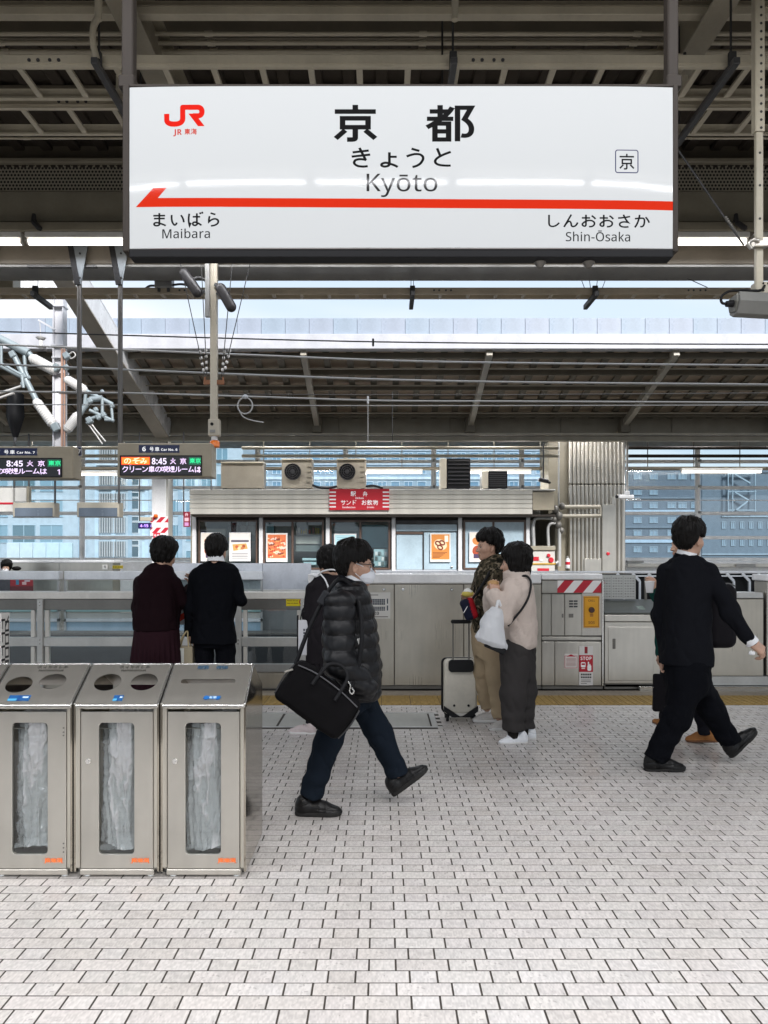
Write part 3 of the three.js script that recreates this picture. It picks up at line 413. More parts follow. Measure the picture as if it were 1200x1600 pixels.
// ---------- station name sign ----------
{
  const d = 3.4, x0 = X(203.5, d), x1 = X(1050, d), y1 = Y(138.5, d), y0 = Y(389.5, d), cx = (x0 + x1) / 2, cy = (y0 + y1) / 2, W = x1 - x0, H = y1 - y0;
  const o = thing('station_sign', 'large white backlit station name sign with red arrow stripe, hanging in the foreground', 'sign', [cx, cy, -d]);
  const S = 2048 / 846.5, u = (px) => (px - 203.5) * S, v = (py) => (py - 138.5) * S;
  const draw = (bg) => board(2048, 606, (c) => {
    fill(c, bg, 0, 0, 2048, 606);
    c.strokeStyle = c.fillStyle = '#0c0c0d';
    glyphs(c, '京', u(520), v(166), 58 * S, 12, 1, 1.22); glyphs(c, '都', u(666), v(167), 57.5 * S, 11.5, 1, 1.27);
    glyphs(c, 'きょうと', u(546), v(234), 31.5 * S, 10.5, 1.11, 1.2);
    words(c, 'Kyōto', u(627), v(302), 38 * S, '#1c1b1c', 'sans-serif', '', 'center', 1.2);
    const red = '#f23005'; c.fillStyle = red; c.beginPath(); c.moveTo(u(213.5), v(325)); c.lineTo(u(241), v(296)); c.lineTo(u(261.5), v(296)); c.lineTo(u(248), v(311.5)); c.lineTo(u(1051), v(316)); c.lineTo(u(1051), v(330)); c.closePath(); c.fill();
    c.strokeStyle = '#101012'; glyphs(c, 'まいばら', u(238), v(334), 22 * S, 11, 1.12, 1.13); words(c, 'Maibara', u(292), v(374), 19.5 * S, '#141416', 'sans-serif', '', 'center', 1.08);
    glyphs(c, 'しんおおさか', u(850), v(337), 21 * S, 10.5, 1.13, 1.17); words(c, 'Shin-Ōsaka', u(933), v(379), 19.5 * S, '#141416', 'sans-serif', '', 'center', 1.05);
    c.strokeStyle = '#1d1f55'; c.lineWidth = 3.2; c.beginPath(); c.roundRect(u(960), v(237.5), 35 * S, 35 * S, 8); c.stroke(); c.strokeStyle = '#101012'; glyphs(c, '京', u(965), v(242.5), 25 * S, 9, 1, 1);
    // operator's mark
    c.strokeStyle = '#fb1a02'; c.lineWidth = 8 * S; c.lineJoin = 'round'; c.beginPath(); c.moveTo(u(262), v(181)); c.lineTo(u(262), v(190)); c.quadraticCurveTo(u(262), v(197), u(274), v(197)); c.quadraticCurveTo(u(287), v(197), u(287), v(188)); c.lineTo(u(287), v(171)); c.lineTo(u(311), v(171)); c.quadraticCurveTo(u(317), v(172), u(317), v(178)); c.quadraticCurveTo(u(317), v(184.5), u(310), v(184.5)); c.lineTo(u(303), v(184.5)); c.stroke();
    c.fillStyle = '#fb1a02'; c.beginPath(); c.moveTo(u(296), v(181)); c.lineTo(u(306), v(181)); c.lineTo(u(321), v(200.5)); c.lineTo(u(311), v(200.5)); c.closePath(); c.fill();
    c.fillStyle = bg; c.fillRect(u(291), v(175), 5.2 * S, 9 * S);
    words(c, 'JR', u(279.5), v(213.5), 11.5 * S, '#e03a2a', 'sans-serif', 'bold', 'center', 1.1); c.strokeStyle = '#e03a2a'; glyphs(c, '東海', u(289.5), v(204), 9.6 * S, 11, 1.03, 1);
  });
  const face = new THREE.BoxGeometry(W, H, 0.012, 64, 16, 1), p = face.attributes.position;
  for (let i = 0; i < p.count; i++) { const a = Math.abs(p.getX(i)) / (W / 2), b = Math.abs(p.getY(i)) / (H / 2); p.setZ(i, p.getZ(i) + 0.010 * (1 - Math.pow(a, 6)) + 0.002 * (1 - b * b)); }   // the sheet bellies a little
  face.computeVertexNormals();
  const art = draw('#eef0f0');
  const m = new THREE.Mesh(face, phy([0.40, 0.405, 0.41], { map: art, roughness: 0.6, specularIntensity: 0.15, clearcoat: 0.22, clearcoatRoughness: 0.05, emissive: 0xffffff, emissiveMap: art, emissiveIntensity: SIGN_GLOW })); m.name = 'sign_face'; m.castShadow = m.receiveShadow = true; m.position.z = 0.002; o.add(m);
  const gl = new THREE.RectAreaLight(0xffffff, SIGN_GLOW * 0.5, W * 0.98, H * 0.96); gl.position.set(0, 0, 0.03); gl.rotation.y = Math.PI; gl.name = 'sign_light'; o.add(gl);
  const t = 0.075, fr = M.brown;
  mb().box(-W / 2 - 0.017, 0, -t / 2 + 0.012, 0.03, H + 0.03, t, 0.004).build('side_frame', fr, o); mb().box(W / 2 + 0.013, 0, -t / 2 + 0.012, 0.024, H + 0.03, t, 0.004).build('side_frame', fr, o);
  mb().box(0, -H / 2 - 0.022, -t / 2 + 0.012, W + 0.004, 0.04, t, 0.004).build('bottom_frame', M.black, o); mb().box(0, H / 2 + 0.008, -t / 2 + 0.012, W + 0.004, 0.014, t, 0.003).build('top_frame', fr, o);
  mb().box(0, 0, -t + 0.02, W + 0.002, H, 0.006).build('back_panel', M.whiteWarm, o);
  for (const [px, w] of [[207, 0.054], [1042.5, 0.05]]) { const x = X(px, d + 0.1) - cx; mb().box(x, H / 2 + 0.02 + 1.24, -0.055, w, 2.5, 0.06, 0.006).build('hanging_post', M.brown, o); mb().box(x, H / 2 + 0.045, -0.055, w + 0.02, 0.06, 0.09, 0.006).build('post_shoe', M.brown, o); }
  const k = mb(); for (const px of [840, 915]) { const q = at(px, 403, d + 0.1); k.cyl(V(q.x - cx, -H / 2 - 0.042, -0.05), V(q.x - cx, -H / 2 - 0.065, -0.05), 0.03, 0.012, 8); } k.build('bottom_catches', M.steelDark, o);
}
// ---------- LED train displays over the fence ----------
const ledTex = (first) => board(1024, 256, (c) => {
  fill(c, '#07060a', 0, 0, 1024, 256);
  const led = (draw) => { draw(); };
  led(() => { fill(c, '#ff8a18', first ? -190 : 6, 12, first ? 400 : 366, 106); c.strokeStyle = '#fff0c0'; glyphs(c, 'のぞみ', first ? 14 : 40, 22, 84, 14, 1.12, 1.1); c.strokeStyle = '#ff3410'; c.lineWidth = 8; c.strokeRect(first ? -190 : 10, 16, first ? 396 : 356, 98); });
  words(c, '8:45', 490, 112, 118, '#f4e6ff', 'sans-serif', 'bold', 'center', 0.86); c.strokeStyle = '#f4d6ff'; glyphs(c, '火', 622, 24, 86, 12); glyphs(c, '京', 752, 24, 86, 12); c.strokeStyle = '#1fe08c'; fill(c, '#0b5a3c', 868, 14, 156, 104); glyphs(c, '東京', 876, 26, 72, 13, 1.02, 1);
  c.strokeStyle = '#f0d8ff'; glyphs(c, first ? 'リーン車の喫煙ルームは' : 'クリーン車の喫煙ルームは', first ? -60 : 16, 136, 84, 13, 1.0); if (!first) { c.lineWidth = 4; c.strokeStyle = '#f0d8ff'; c.beginPath(); c.moveTo(110, 120); c.lineTo(118, 132); c.moveTo(124, 116); c.lineTo(132, 128); c.stroke(); } words(c, '1', 1000, 226, 100, '#f0d8ff', 'monospace', 'bold');
  c.fillStyle = 'rgba(4,3,8,0.55)'; for (let i = 0; i < 256; i++) c.fillRect(i * 4 + 3, 0, 1, 256); for (let j = 0; j < 64; j++) c.fillRect(0, j * 4 + 3, 1024, 1);
});
const carTex = (n) => board(512, 110, (c) => { fill(c, '#0a1434', 0, 0, 512, 110); words(c, n, 66, 90, 92, '#f2f2f2', 'sans-serif', 'bold'); c.strokeStyle = '#e8e8e8'; glyphs(c, '号車', 132, 28, 62, 12, 1.12); words(c, 'Car No. ' + n, 385, 84, 48, '#f2f2f2', 'sans-serif', 'bold'); });
function display(name, label, px0, px1, py0, py1, n, first) {
  const d = 8.0, x0 = X(px0, d), x1 = X(px1, d), y1 = Y(py0, d), y0 = Y(py1, d), W = x1 - x0, H = y1 - y0, o = thing(name, label, 'train display', [(x0 + x1) / 2, y0, -d]);
  mb().box(0, H / 2, -0.13, W, H, 0.24, 0.008).build('housing', paint([0.40, 0.345, 0.25]), o);
  const a = board(16, 16, (c) => fill(c, '#000', 0, 0, 16, 16));
  const sc = ledTex(first), sw = W * 0.855, sh = H * 0.55;
  plate('led_screen', o, -W * 0.035, H * 0.335, -0.008, sw, sh, 0.012, a, { map: sc, emissive: 0xffffff, emissiveMap: sc, emissiveIntensity: 0.9, roughness: 0.25 });
  const fr = mb(); fr.box(-W * 0.035, H * 0.335 + sh / 2 + 0.004, -0.006, sw + 0.016, 0.008, 0.02).box(-W * 0.035, H * 0.335 - sh / 2 - 0.004, -0.006, sw + 0.016, 0.008, 0.02).box(-W * 0.035 - sw / 2 - 0.004, H * 0.335, -0.006, 0.008, sh, 0.02).box(-W * 0.035 + sw / 2 + 0.004, H * 0.335, -0.006, 0.008, sh, 0.02); fr.build('screen_frame', M.black, o);
  plate('car_plate', o, -W * 0.055, H * 0.825, -0.006, W * 0.43, H * 0.225, 0.012, carTex(n), { emissive: 0xffffff, emissiveMap: carTex(n), emissiveIntensity: 0.3 });
  return o;
}
display('train_display', 'beige overhead display with Car No. 7 plate, cut by the left edge', -50, 113, 697, 747.5, '7', true);
display('train_display', 'beige overhead display with Car No. 6 plate, above the woman in maroon', 183, 330, 692, 745, '6', false);
for (const [px, pb, l, n] of [[126, 712, 'dark hanger post with flared bracket, by the Car No. 7 display', 1], [190, 694, 'dark hanger post with flared bracket, above the Car No. 6 display', 0], [-17, 697, 'dark hanger post with flared bracket, at the far left edge', 0]]) {
  const d = 8.2, x = X(px - 2, d), o = thing('hanger_post', l, 'post', [x, Y(pb, d), -d]), y = (py) => Y(py, d) - Y(pb, d);
  const g = mb().ext([[-0.022, y(446)], [0.012, y(446)], [0.085, y(385)], [-0.10, y(385)]], 0.012, 0.002); g.translate(0.02, 0, 0.02); mb().add(g).build('bracket', std([0.15, 0.17, 0.185], { roughness: 0.45, metalness: 0.2, map: T.grime }), o);
  mb().bar(V(-0.085, y(385), 0.03), V(-0.008, y(446), 0.03), 0.022, 0.06).build('bracket_edge', M.black, o); const hs = mb(); for (const q of [398, 436]) hs.cyl(V(0.02, y(q), 0.032), V(0.02, y(q), 0.04), 0.012, 0.012, 8); hs.build('bolts', M.black, o);
  mb().cyl(V(0, 0, 0), V(0, y(440), 0), 0.026, 0.026, 14).build('pole', std([0.10, 0.095, 0.09], { roughness: 0.4, metalness: 0.4 }), o);
  if (n) { plate('car_number', o, 0.012, y(706), 0.03, 0.05, 0.10, 0.01, board(64, 128, (c) => { fill(c, '#0a1434', 0, 0, 64, 128); c.strokeStyle = '#dde'; c.lineWidth = 4; c.strokeRect(3, 3, 58, 122); words(c, '7', 32, 96, 84, '#f2f2f2', 'sans-serif', 'bold'); })); }
}
// ---------- speaker mast with insulated guy wires ----------
{
  const d = 8.2, o = thing('speaker_mast', 'slim beige hanging mast with two dark speakers, right of the displays', 'mast', [X(333.5, d), Y(690, d), -d]), L = (px, py, z = 0) => { const p = at(px, py, d); return V(p.x - o.position.x, p.y - o.position.y, z); };
  mb().add(chamferBox(0.075, L(0, 412).y - L(0, 665).y, 0.075, 0.006).translate(L(334.5, 538).x, L(0, 538).y, 0)).build('pole', M.beigePale, o);
  mb().add(chamferBox(0.05, 0.68, 0.05, 0.004).translate(L(326, 450).x, L(0, 450).y, 0.05)).build('angle_bar', M.grey, o);
  mb().add(chamferBox(0.035, 0.35, 0.06, 0.004).translate(L(338, 428).x, L(0, 428).y, 0.02)).build('angle_bar', M.beigePale, o);
  const b = mb(); b.add(chamferBox(0.125, L(0, 656).y - L(0, 682).y, 0.09, 0.006).translate(L(335.5, 669).x, L(0, 669).y, 0.01)); const box = b.build('junction_box', M.beigePale, o);
  mb().cyl(L(333, 664, 0.05), L(333, 664, 0.062), 0.018, 0.018, 12).build('knob', M.black, box); mb().add(chamferBox(0.06, 0.03, 0.01).translate(L(334, 675).x, L(0, 675).y, 0.06)).build('plate', M.grey, box);
  mb().lathe([[0, -0.005], [0.05, -0.005], [0.056, 0.01], [0.056, 0.055], [0.045, 0.075], [0, 0.08]], L(335.5, 699), 18).build('warning_lamp', phy([0.95, 0.22, 0.02], { roughness: 0.25, clearcoat: 1 }), o);
  mb().cyl(L(335, 690), L(335, 682), 0.035, 0.035, 12).build('lamp_neck', M.white, o);
  const sp = (a, e, n) => { const v = mb(), g = new THREE.CapsuleGeometry(0.058, a.distanceTo(e) - 0.10, 6, 12); g.scale(1, 1, 0.85); g.applyQuaternion(new THREE.Quaternion().setFromUnitVectors(V(0, 1, 0), e.clone().sub(a).normalize())); g.translate((a.x + e.x) / 2, (a.y + e.y) / 2, (a.z + e.z) / 2); v.add(g); const s = v.build('speaker', M.charcoal, o); return s; };
  sp(L(286, 424, 0.05), L(314, 465, 0.05)); sp(L(343, 447, 0.05), L(366, 488, 0.05));
  const st = mb().tube([L(302, 440, 0.05), L(312, 436, 0.04), L(325, 441, 0.03)], 0.018, 8).bar(L(310, 457, 0.05), L(327, 458, 0.04), 0.03).bar(L(340, 460, 0.04), L(350, 466, 0.05), 0.035).bar(L(337, 447, 0.04), L(352, 452, 0.05), 0.04); st.build('speaker_bracket', M.darkGrey, o);
  mb().bar(L(319, 598, 0.02), L(351, 598, 0.02), 0.02, 0.05).bar(L(321, 590, 0.02), L(321, 602, 0.02), 0.018).bar(L(349, 590, 0.02), L(349, 602, 0.02), 0.018).build('wire_bracket', paint([0.30, 0.13, 0.06], 0.8), o);
  for (const [a, c] of [[[321, 590], [283, 405]], [[324, 588], [317, 400]], [[347, 590], [367, 404]], [[350, 586], [395, 410]]]) {
    mb().cyl(L(a[0], a[1], 0.02), L(c[0], c[1], 0.10), 0.005, 0.005, 6).build('guy_wire', M.wireDark, o);
    const ins = mb(); for (let i = 0; i < 4; i++) { const t0 = 0.06 + i * 0.05, q = L(lerp(a[0], c[0], t0), lerp(a[1], c[1], t0), 0.02); ins.sph(q, 0.017, 1, 1.25, 1, 8); } ins.build('insulators', M.porcelain, o);
  }
  const bx = thing('junction_box', 'small grey junction box sitting on the tray left of the speaker mast', 'box', [X(255, 8.7), Y(452, 8.7), -8.75]); mb().box(0, 0.11, 0, 0.20, 0.19, 0.14, 0.01).build('case', M.grey, bx); mb().box(-0.05, 0, 0, 0.03, 0.06, 0.12).box(0.06, 0, 0, 0.03, 0.06, 0.12).build('foot', M.darkGrey, bx); mb().tube([V(-0.1, 0.06, 0), V(-0.17, 0.05, 0.02), V(-0.24, 0.0, 0.02)], 0.014, 6).tube([V(0.1, 0.07, 0), V(0.22, 0.07, 0.02), V(0.36, 0.03, 0.02)], 0.014, 6).build('cable', M.darkGrey, bx);
  for (const [px, w, l] of [[50, 0, 'dark strut under the sky tray at the far left'], [645, 2, 'dark strut and twin rods under the middle of the sky tray'], [933, 4, 'dark strut with four thin wires at the right of the sky tray']]) {
    const h = thing('tray_strut', l, 'strut', [X(px, 8.6), 4.57, -8.85]); mb().box(0, 0, 0, 0.05, 0.06, 0.5, 0.005).build('strut', M.wireDark, h); mb().box(0, 0.06, 0.17, 0.06, 0.10, 0.03).build('clamp', M.wireDark, h);
    for (let i = 0; i < Math.max(w, 1); i++) { const s = w < 2 ? 0 : (i - (w - 1) / 2) * (w === 4 ? 0.055 : 0.03); mb().cyl(V(s, 0.05, 0.1), V(s * (w === 4 ? 3.6 : 1), 0.62, 0.1), 0.004, 0.004, 6).build('rod', M.wireDark, h); }
  }
}
// ---------- perforated pole and camera-shaped speaker at the right ----------
{
  const d = 4.6, o = thing('hanging_pole', 'beige perforated angle pole hanging from the roof at the right edge', 'pole', [X(1188, d), Y(462, d), -d]), y = (py) => Y(py, d) - Y(462, d);
  mb().box(0, (y(-60) + y(205)) / 2, 0, 0.052, y(-60) - y(205), 0.006).box(-0.028, (y(-60) + y(205)) / 2, -0.025, 0.006, y(-60) - y(205), 0.05).build('angle', M.beige, o);
  mb().box(0, (y(200) + y(448)) / 2, -0.02, 0.046, y(200) - y(448), 0.03, 0.004).build('bar', M.beige, o);
  const hs = mb(); for (let k = 0; k < 22; k++) hs.cyl(V(0.004, y(205) + 0.02 + k * 0.05, 0.003), V(0.004, y(205) + 0.02 + k * 0.05, 0.0045), 0.0085, 0.0085, 8); for (const q of [289, 341, 238]) hs.cyl(V(0, y(q), -0.005), V(0, y(q), -0.003), 0.008, 0.008, 8); hs.build('holes', M.wireDark, o).userData.kind = 'stuff';
  mb().box(0, y(382), 0, 0.09, 0.04, 0.05, 0.004).tube([V(-0.02, y(380), 0.03), V(-0.06, y(378), 0.03), V(-0.09, y(384), 0.03), V(-0.07, y(392), 0.03)], 0.012, 6).build('clamp', M.steel, o);
  mb().box(0.015, y(452), 0, 0.12, 0.075, 0.07, 0.006).build('shoe', M.beige, o); const bl = mb(); for (const [a, c] of [[0.0, 446], [0.03, 446], [0.0, 457]]) bl.cyl(V(a, y(c), 0.036), V(a, y(c), 0.04), 0.006, 0.006, 8); bl.build('bolts', M.black, o);
  const s = thing('loudspeaker', 'grey faceted loudspeaker housing under the pole at the right edge', 'speaker', [X(1200, d), Y(462, d), -d]); const g = mb().ext([[-0.055, 0.0], [0.055, 0.0], [0.078, -0.05], [0.062, -0.11], [0.02, -0.135], [-0.04, -0.128], [-0.075, -0.06]], 0.62, 0.006); g.rotateY(Math.PI / 2); g.rotateZ(-0.05); g.translate(-0.21, 0.0, 0.02); const body = mb().add(g).build('housing', std([0.20, 0.20, 0.185], { roughness: 0.45, map: T.grime }), s);
  const e = mb().ext([[-0.05, -0.012], [0.045, -0.012], [0.06, -0.05], [0.045, -0.10], [-0.03, -0.115], [-0.06, -0.06]], 0.012, 0.004); e.rotateY(Math.PI / 2); e.translate(-0.228, 0.0, 0.02); mb().add(e).build('end_cap', std([0.15, 0.15, 0.13], { roughness: 0.5 }), s);
  mb().cyl(V(-0.23, -0.06, 0.03), V(-0.275, -0.062, 0.03), 0.022, 0.018, 10).build('plug', M.black, s); mb().tube([V(-0.27, -0.062, 0.03), V(-0.30, -0.055, 0.03), V(-0.305, -0.02, 0.03), V(-0.26, 0.015, 0.03), V(-0.18, 0.022, 0.03), V(-0.06, 0.022, 0.04), V(-0.04, 0.05, 0.04)], 0.008, 6, 40).build('cable', M.black, s);
  const c = thing('drop_cable', 'thin dark cable with a spring running down from behind the sign to the right pole', 'cable', [0, 0, 0]); mb().cyl(at(1060, 235, 4.8), at(1162, 383, 4.62), 0.006, 0.006, 6).build('cable', M.wireDark, c); const co = mb(); for (let i = 0; i < 9; i++) co.sph(at(1134 + i * 2, 340 + i * 3, 4.66), 0.011, 1, 1, 1, 6); co.build('spring', M.steelDark, c);
  tag(mb().cyl(at(1025, 413, 8.3), at(1105, 449, 8.75), 0.005, 0.005, 6).build('stay_wire', M.wireDark), 'thin stay wire slanting across the sky right of the sign', 'wire');
}
// ---------- track bed, rails, overhead line ----------
{
  const g = new THREE.PlaneGeometry(600, 600); g.rotateX(-Math.PI / 2); g.translate(0, -1.32, 0); struct(mb().add(g), 'ground', M.ballast);
  struct(mb().box(0, -1.25, -11.7, 60, 0.12, 5.7), 'track_bed', std([0.035, 0.034, 0.034], { map: T.concrete, roughness: 0.95 }));
  for (const d of [9.7, 11.14]) { const b = mb(); b.box(0, -1.17, -d, 60, 0.02, 0.14).box(0, -1.10, -d, 60, 0.12, 0.018).box(0, -1.03, -d, 60, 0.035, 0.065, 0.008); tag(b.build('rail', M.steelDark), d < 10 ? 'steel rail nearer the photographed platform' : 'steel rail farther from the photographed platform', 'rail'); }
}
const wire = (label, pts, d, r, mat, cat = 'overhead wire') => { const P3 = pts.map(([x, y, dd]) => at(x, y, dd ?? d)); const a = P3[0], b = P3[1], y = P3[P3.length - 2], z = P3[P3.length - 1]; P3.unshift(a.clone().add(a.clone().sub(b).multiplyScalar(0.9))); P3.push(z.clone().add(z.clone().sub(y).multiplyScalar(1.2))); return tag(mb().tube(P3, r, 6, 40).build('overhead_wire', mat), label, cat); };
wire('black overhead wire, topmost, crossing the pale fascia of the far roof', [[0, 518], [300, 527], [582, 534], [900, 537], [1200, 538]], 10.6, 0.010, M.wireDark);
wire('pale overhead wire just below the far roof edge', [[60, 541], [400, 555], [600, 563], [800, 567], [1200, 571]], 10.9, 0.015, M.wire);
wire('pale overhead wire, second below the far roof edge', [[60, 572], [400, 586], [600, 593], [800, 597], [1200, 601]], 10.9, 0.016, M.wire);
wire('pale contact wire level with the ends of the pale struts', [[30, 612], [190, 614], [400, 620], [600, 626], [800, 627], [1200, 629]], 11.1, 0.014, M.wire);
wire('thin grey wire along the lower part of the far roof', [[0, 632], [600, 634], [1200, 633]], 11.4, 0.008, M.wire);
wire('thin dark wire across the middle of the far roof', [[380, 616], [700, 617], [1200, 614]], 12.2, 0.007, M.wireDark);
{
  const q = mb().tube(Array.from({ length: 16 }, (_, i) => { const a = i / 16 * 2 * Math.PI; return at(383 + 11.5 * Math.cos(a), 634 + 12.5 * Math.sin(a), 11.05); }), 0.011, 6, 48, true).tube([at(373, 640, 11.05), at(380, 651, 11.05), at(395, 657, 11.05), at(412, 660, 11.05)], 0.009, 6); const o = tag(q.build('wire_loop', M.wire), 'pale coil of spare wire hanging beside the speaker mast', 'wire loop');
  mb().sph(at(383, 620, 11.04), 0.035, 1.3, 1, 1, 8).build('clip', M.white, o);
  for (const [x, y, l] of [[583, 535, 'small dark clamp on the topmost overhead wire'], [575, 625, 'small white clip on the contact wire below the middle']]) tag(mb().box(X(x, 10.58), Y(y, 10.58), -10.58, 0.03, 0.11, 0.03, 0.006).build('wire_clamp', y < 600 ? M.wireDark : M.white), l, 'clamp');
  for (const [x, y0, y1, d, l] of [[613, 612, 690, 12.6, 'dark drop wire under the middle of the far roof'], [575, 626, 690, 11.1, 'pale drop wire beside the middle of the far roof']]) tag(mb().cyl(at(x, y0, d), at(x, y1, d), 0.007, 0.007, 6).build('drop_wire', d > 12 ? M.wireDark : M.wire), l, 'drop wire');
  // catenary post with insulated cantilever arms
  const d = 12.9, o2 = thing('catenary_post', 'white overhead line post with ribbed insulators and grey arms at the left', 'catenary post', [X(94, d), Y(702, d), -d]), L = (px, py, z = 0) => { const p = at(px, py, d + z); return V(p.x - o2.position.x, p.y - o2.position.y, p.z + d); };
  const wh = paint([0.72, 0.72, 0.75], 0.4);
  mb().bar(L(86, 702), L(86, 462), 0.02, 0.16).bar(L(101, 702), L(101, 462), 0.02, 0.16).bar(L(93.5, 702), L(93.5, 462), 0.16, 0.03).build('post', wh, o2);
  for (const [py, w, h, t] of [[480, 0.22, 0.03, 0.2], [541, 0.22, 0.03, 0.2], [560, 0.21, 0.02, 0.19], [583, 0.24, 0.05, 0.2], [668, 0.24, 0.08, 0.2]]) mb().box(L(93.5, 0).x, L(0, py).y, 0, w, h, t).build('band', wh, o2);
  mb().bar(L(97, 545, -0.12), L(97, 700, -0.12), 0.03, 0.03).bar(L(101, 545, -0.12), L(101, 700, -0.12), 0.02, 0.02).build('copper_strap', paint([0.50, 0.30, 0.22], 0.5), o2);
  const ins = (a, b, r, lbl) => { const q2 = mb(), n = 11, dir = b.clone().sub(a); for (let i = 0; i < n; i++) { const c0 = a.clone().addScaledVector(dir, i / n), c1 = a.clone().addScaledVector(dir, (i + 0.55) / n), c2 = a.clone().addScaledVector(dir, (i + 1) / n); q2.cyl(c0, c1, r * 0.92, r, 14).cyl(c1, c2, r, r * 0.92, 14); } q2.sph(a, r * 0.85, 1, 1, 1, 10).sph(b, r * 0.85, 1, 1, 1, 10); q2.build('insulator', M.porcelain, o2); };
  ins(L(52, 561, -0.1), L(84, 578, -0.1), 0.098); ins(L(106, 594, -0.1), L(131, 609, -0.1), 0.085); ins(L(58, 629, -0.1), L(82, 662, -0.1), 0.088); ins(L(106, 670, -0.1), L(121, 650, -0.1), 0.088);
  const arm = (pts, r, m = M.galv) => { const q2 = mb(); for (let i = 0; i + 1 < pts.length; i++) q2.cyl(L(...pts[i]), L(...pts[i + 1]), r, r, 10); q2.build('arm', m, o2); };
  arm([[-60, 500, -0.1], [45, 552, -0.1]], 0.075); arm([[45, 552, -0.1], [54, 562, -0.1]], 0.05); arm([[20, 552, -0.1], [57, 626, -0.1]], 0.05); arm([[131, 609, -0.1], [176, 632, -0.1]], 0.038); arm([[122, 650, -0.1], [141, 624, -0.1], [160, 622, -0.1]], 0.05);
  arm([[2, 540, -0.15], [2, 568, -0.15], [34, 586, -0.15], [37, 606, -0.15]], 0.026); arm([[-10, 566, -0.12], [34, 588, -0.12]], 0.045); arm([[38, 556, -0.12], [40, 580, -0.12], [44, 590, -0.12]], 0.03); arm([[134, 614, -0.12], [132, 634, -0.12]], 0.028); arm([[160, 622, -0.12], [160, 648, -0.12], [140, 655, -0.12], [136, 662, -0.12]], 0.028); arm([[174, 633, -0.12], [176, 656, -0.12]], 0.024); arm([[140, 641, -0.12], [178, 658, -0.12]], 0.03); arm([[176, 656, -0.12], [164, 656, -0.12]], 0.03);
  const jb = mb(); for (const [x, y, s] of [[20, 554, 0.1], [37, 588, 0.09], [36, 600, 0.07], [45, 590, 0.06], [141, 626, 0.08], [150, 640, 0.07], [162, 648, 0.08], [140, 657, 0.1], [175, 634, 0.07], [160, 612, 0.06], [154, 652, 0.08], [88, 575, 0.11], [88, 668, 0.13], [104, 556, 0.10], [104, 574, 0.08]]) jb.add(chamferBox(s, s * 1.15, s, 0.015).rotateZ(0.5).translate(L(x, y, -0.12).x, L(x, y, -0.12).y, 0.12)); jb.build('joints', M.galv, o2).userData.kind = 'stuff';
  arm([[139, 657, -0.1], [150, 672, -0.1], [165, 690, -0.1]], 0.014, M.wire); arm([[136, 660, -0.1], [152, 682, -0.1], [160, 694, -0.1]], 0.014, M.wire); arm([[37, 602, -0.1], [14, 610, -0.1], [-30, 622, -0.1]], 0.022, M.wire); arm([[22, 614, -0.1], [-30, 632, -0.1]], 0.022, M.wire);
  mb().tube([L(106, 555, -0.1), L(114, 550, -0.1), L(118, 555, -0.1), L(112, 560, -0.1), L(104, 558, -0.1)], 0.012, 6).build('jumper_loop', M.wire, o2);
  mb().bar(L(60, 500, -0.1), L(86, 515, -0.1), 0.03).build('side_arm', wh, o2);
  mb().lathe([[0, 0], [0.03, 0], [0.09, 0.02], [0.03, 0.05], [0.035, 0.14], [0, 0.15]], L(64, 544, -0.1), 14).add(new THREE.CylinderGeometry(0.085, 0.06, 0.03, 14).translate(L(64, 529, -0.1).x, L(0, 529, -0.1).y, 0.1)).build('post_insulator', M.porcelain, o2);
  mb().cyl(L(64, 529, -0.1), L(62, 500, -0.1), 0.006, 0.006, 6).build('lead', M.wire, o2);
  const hb = thing('line_weight', 'dark tapered line fitting hanging at the far left edge', 'fitting', [X(24, 13.5), Y(690, 13.5), -13.5]); mb().lathe([[0, 0.08], [0.05, 0.08], [0.17, 0.45], [0.16, 0.85], [0.1, 0.9], [0, 0.9]], V(0, 0, 0), 4).build('body', M.black, hb); mb().cyl(V(0, 0, 0), V(0, 0.1, 0), 0.03, 0.03, 8).build('tip', M.darkGrey, hb);
}
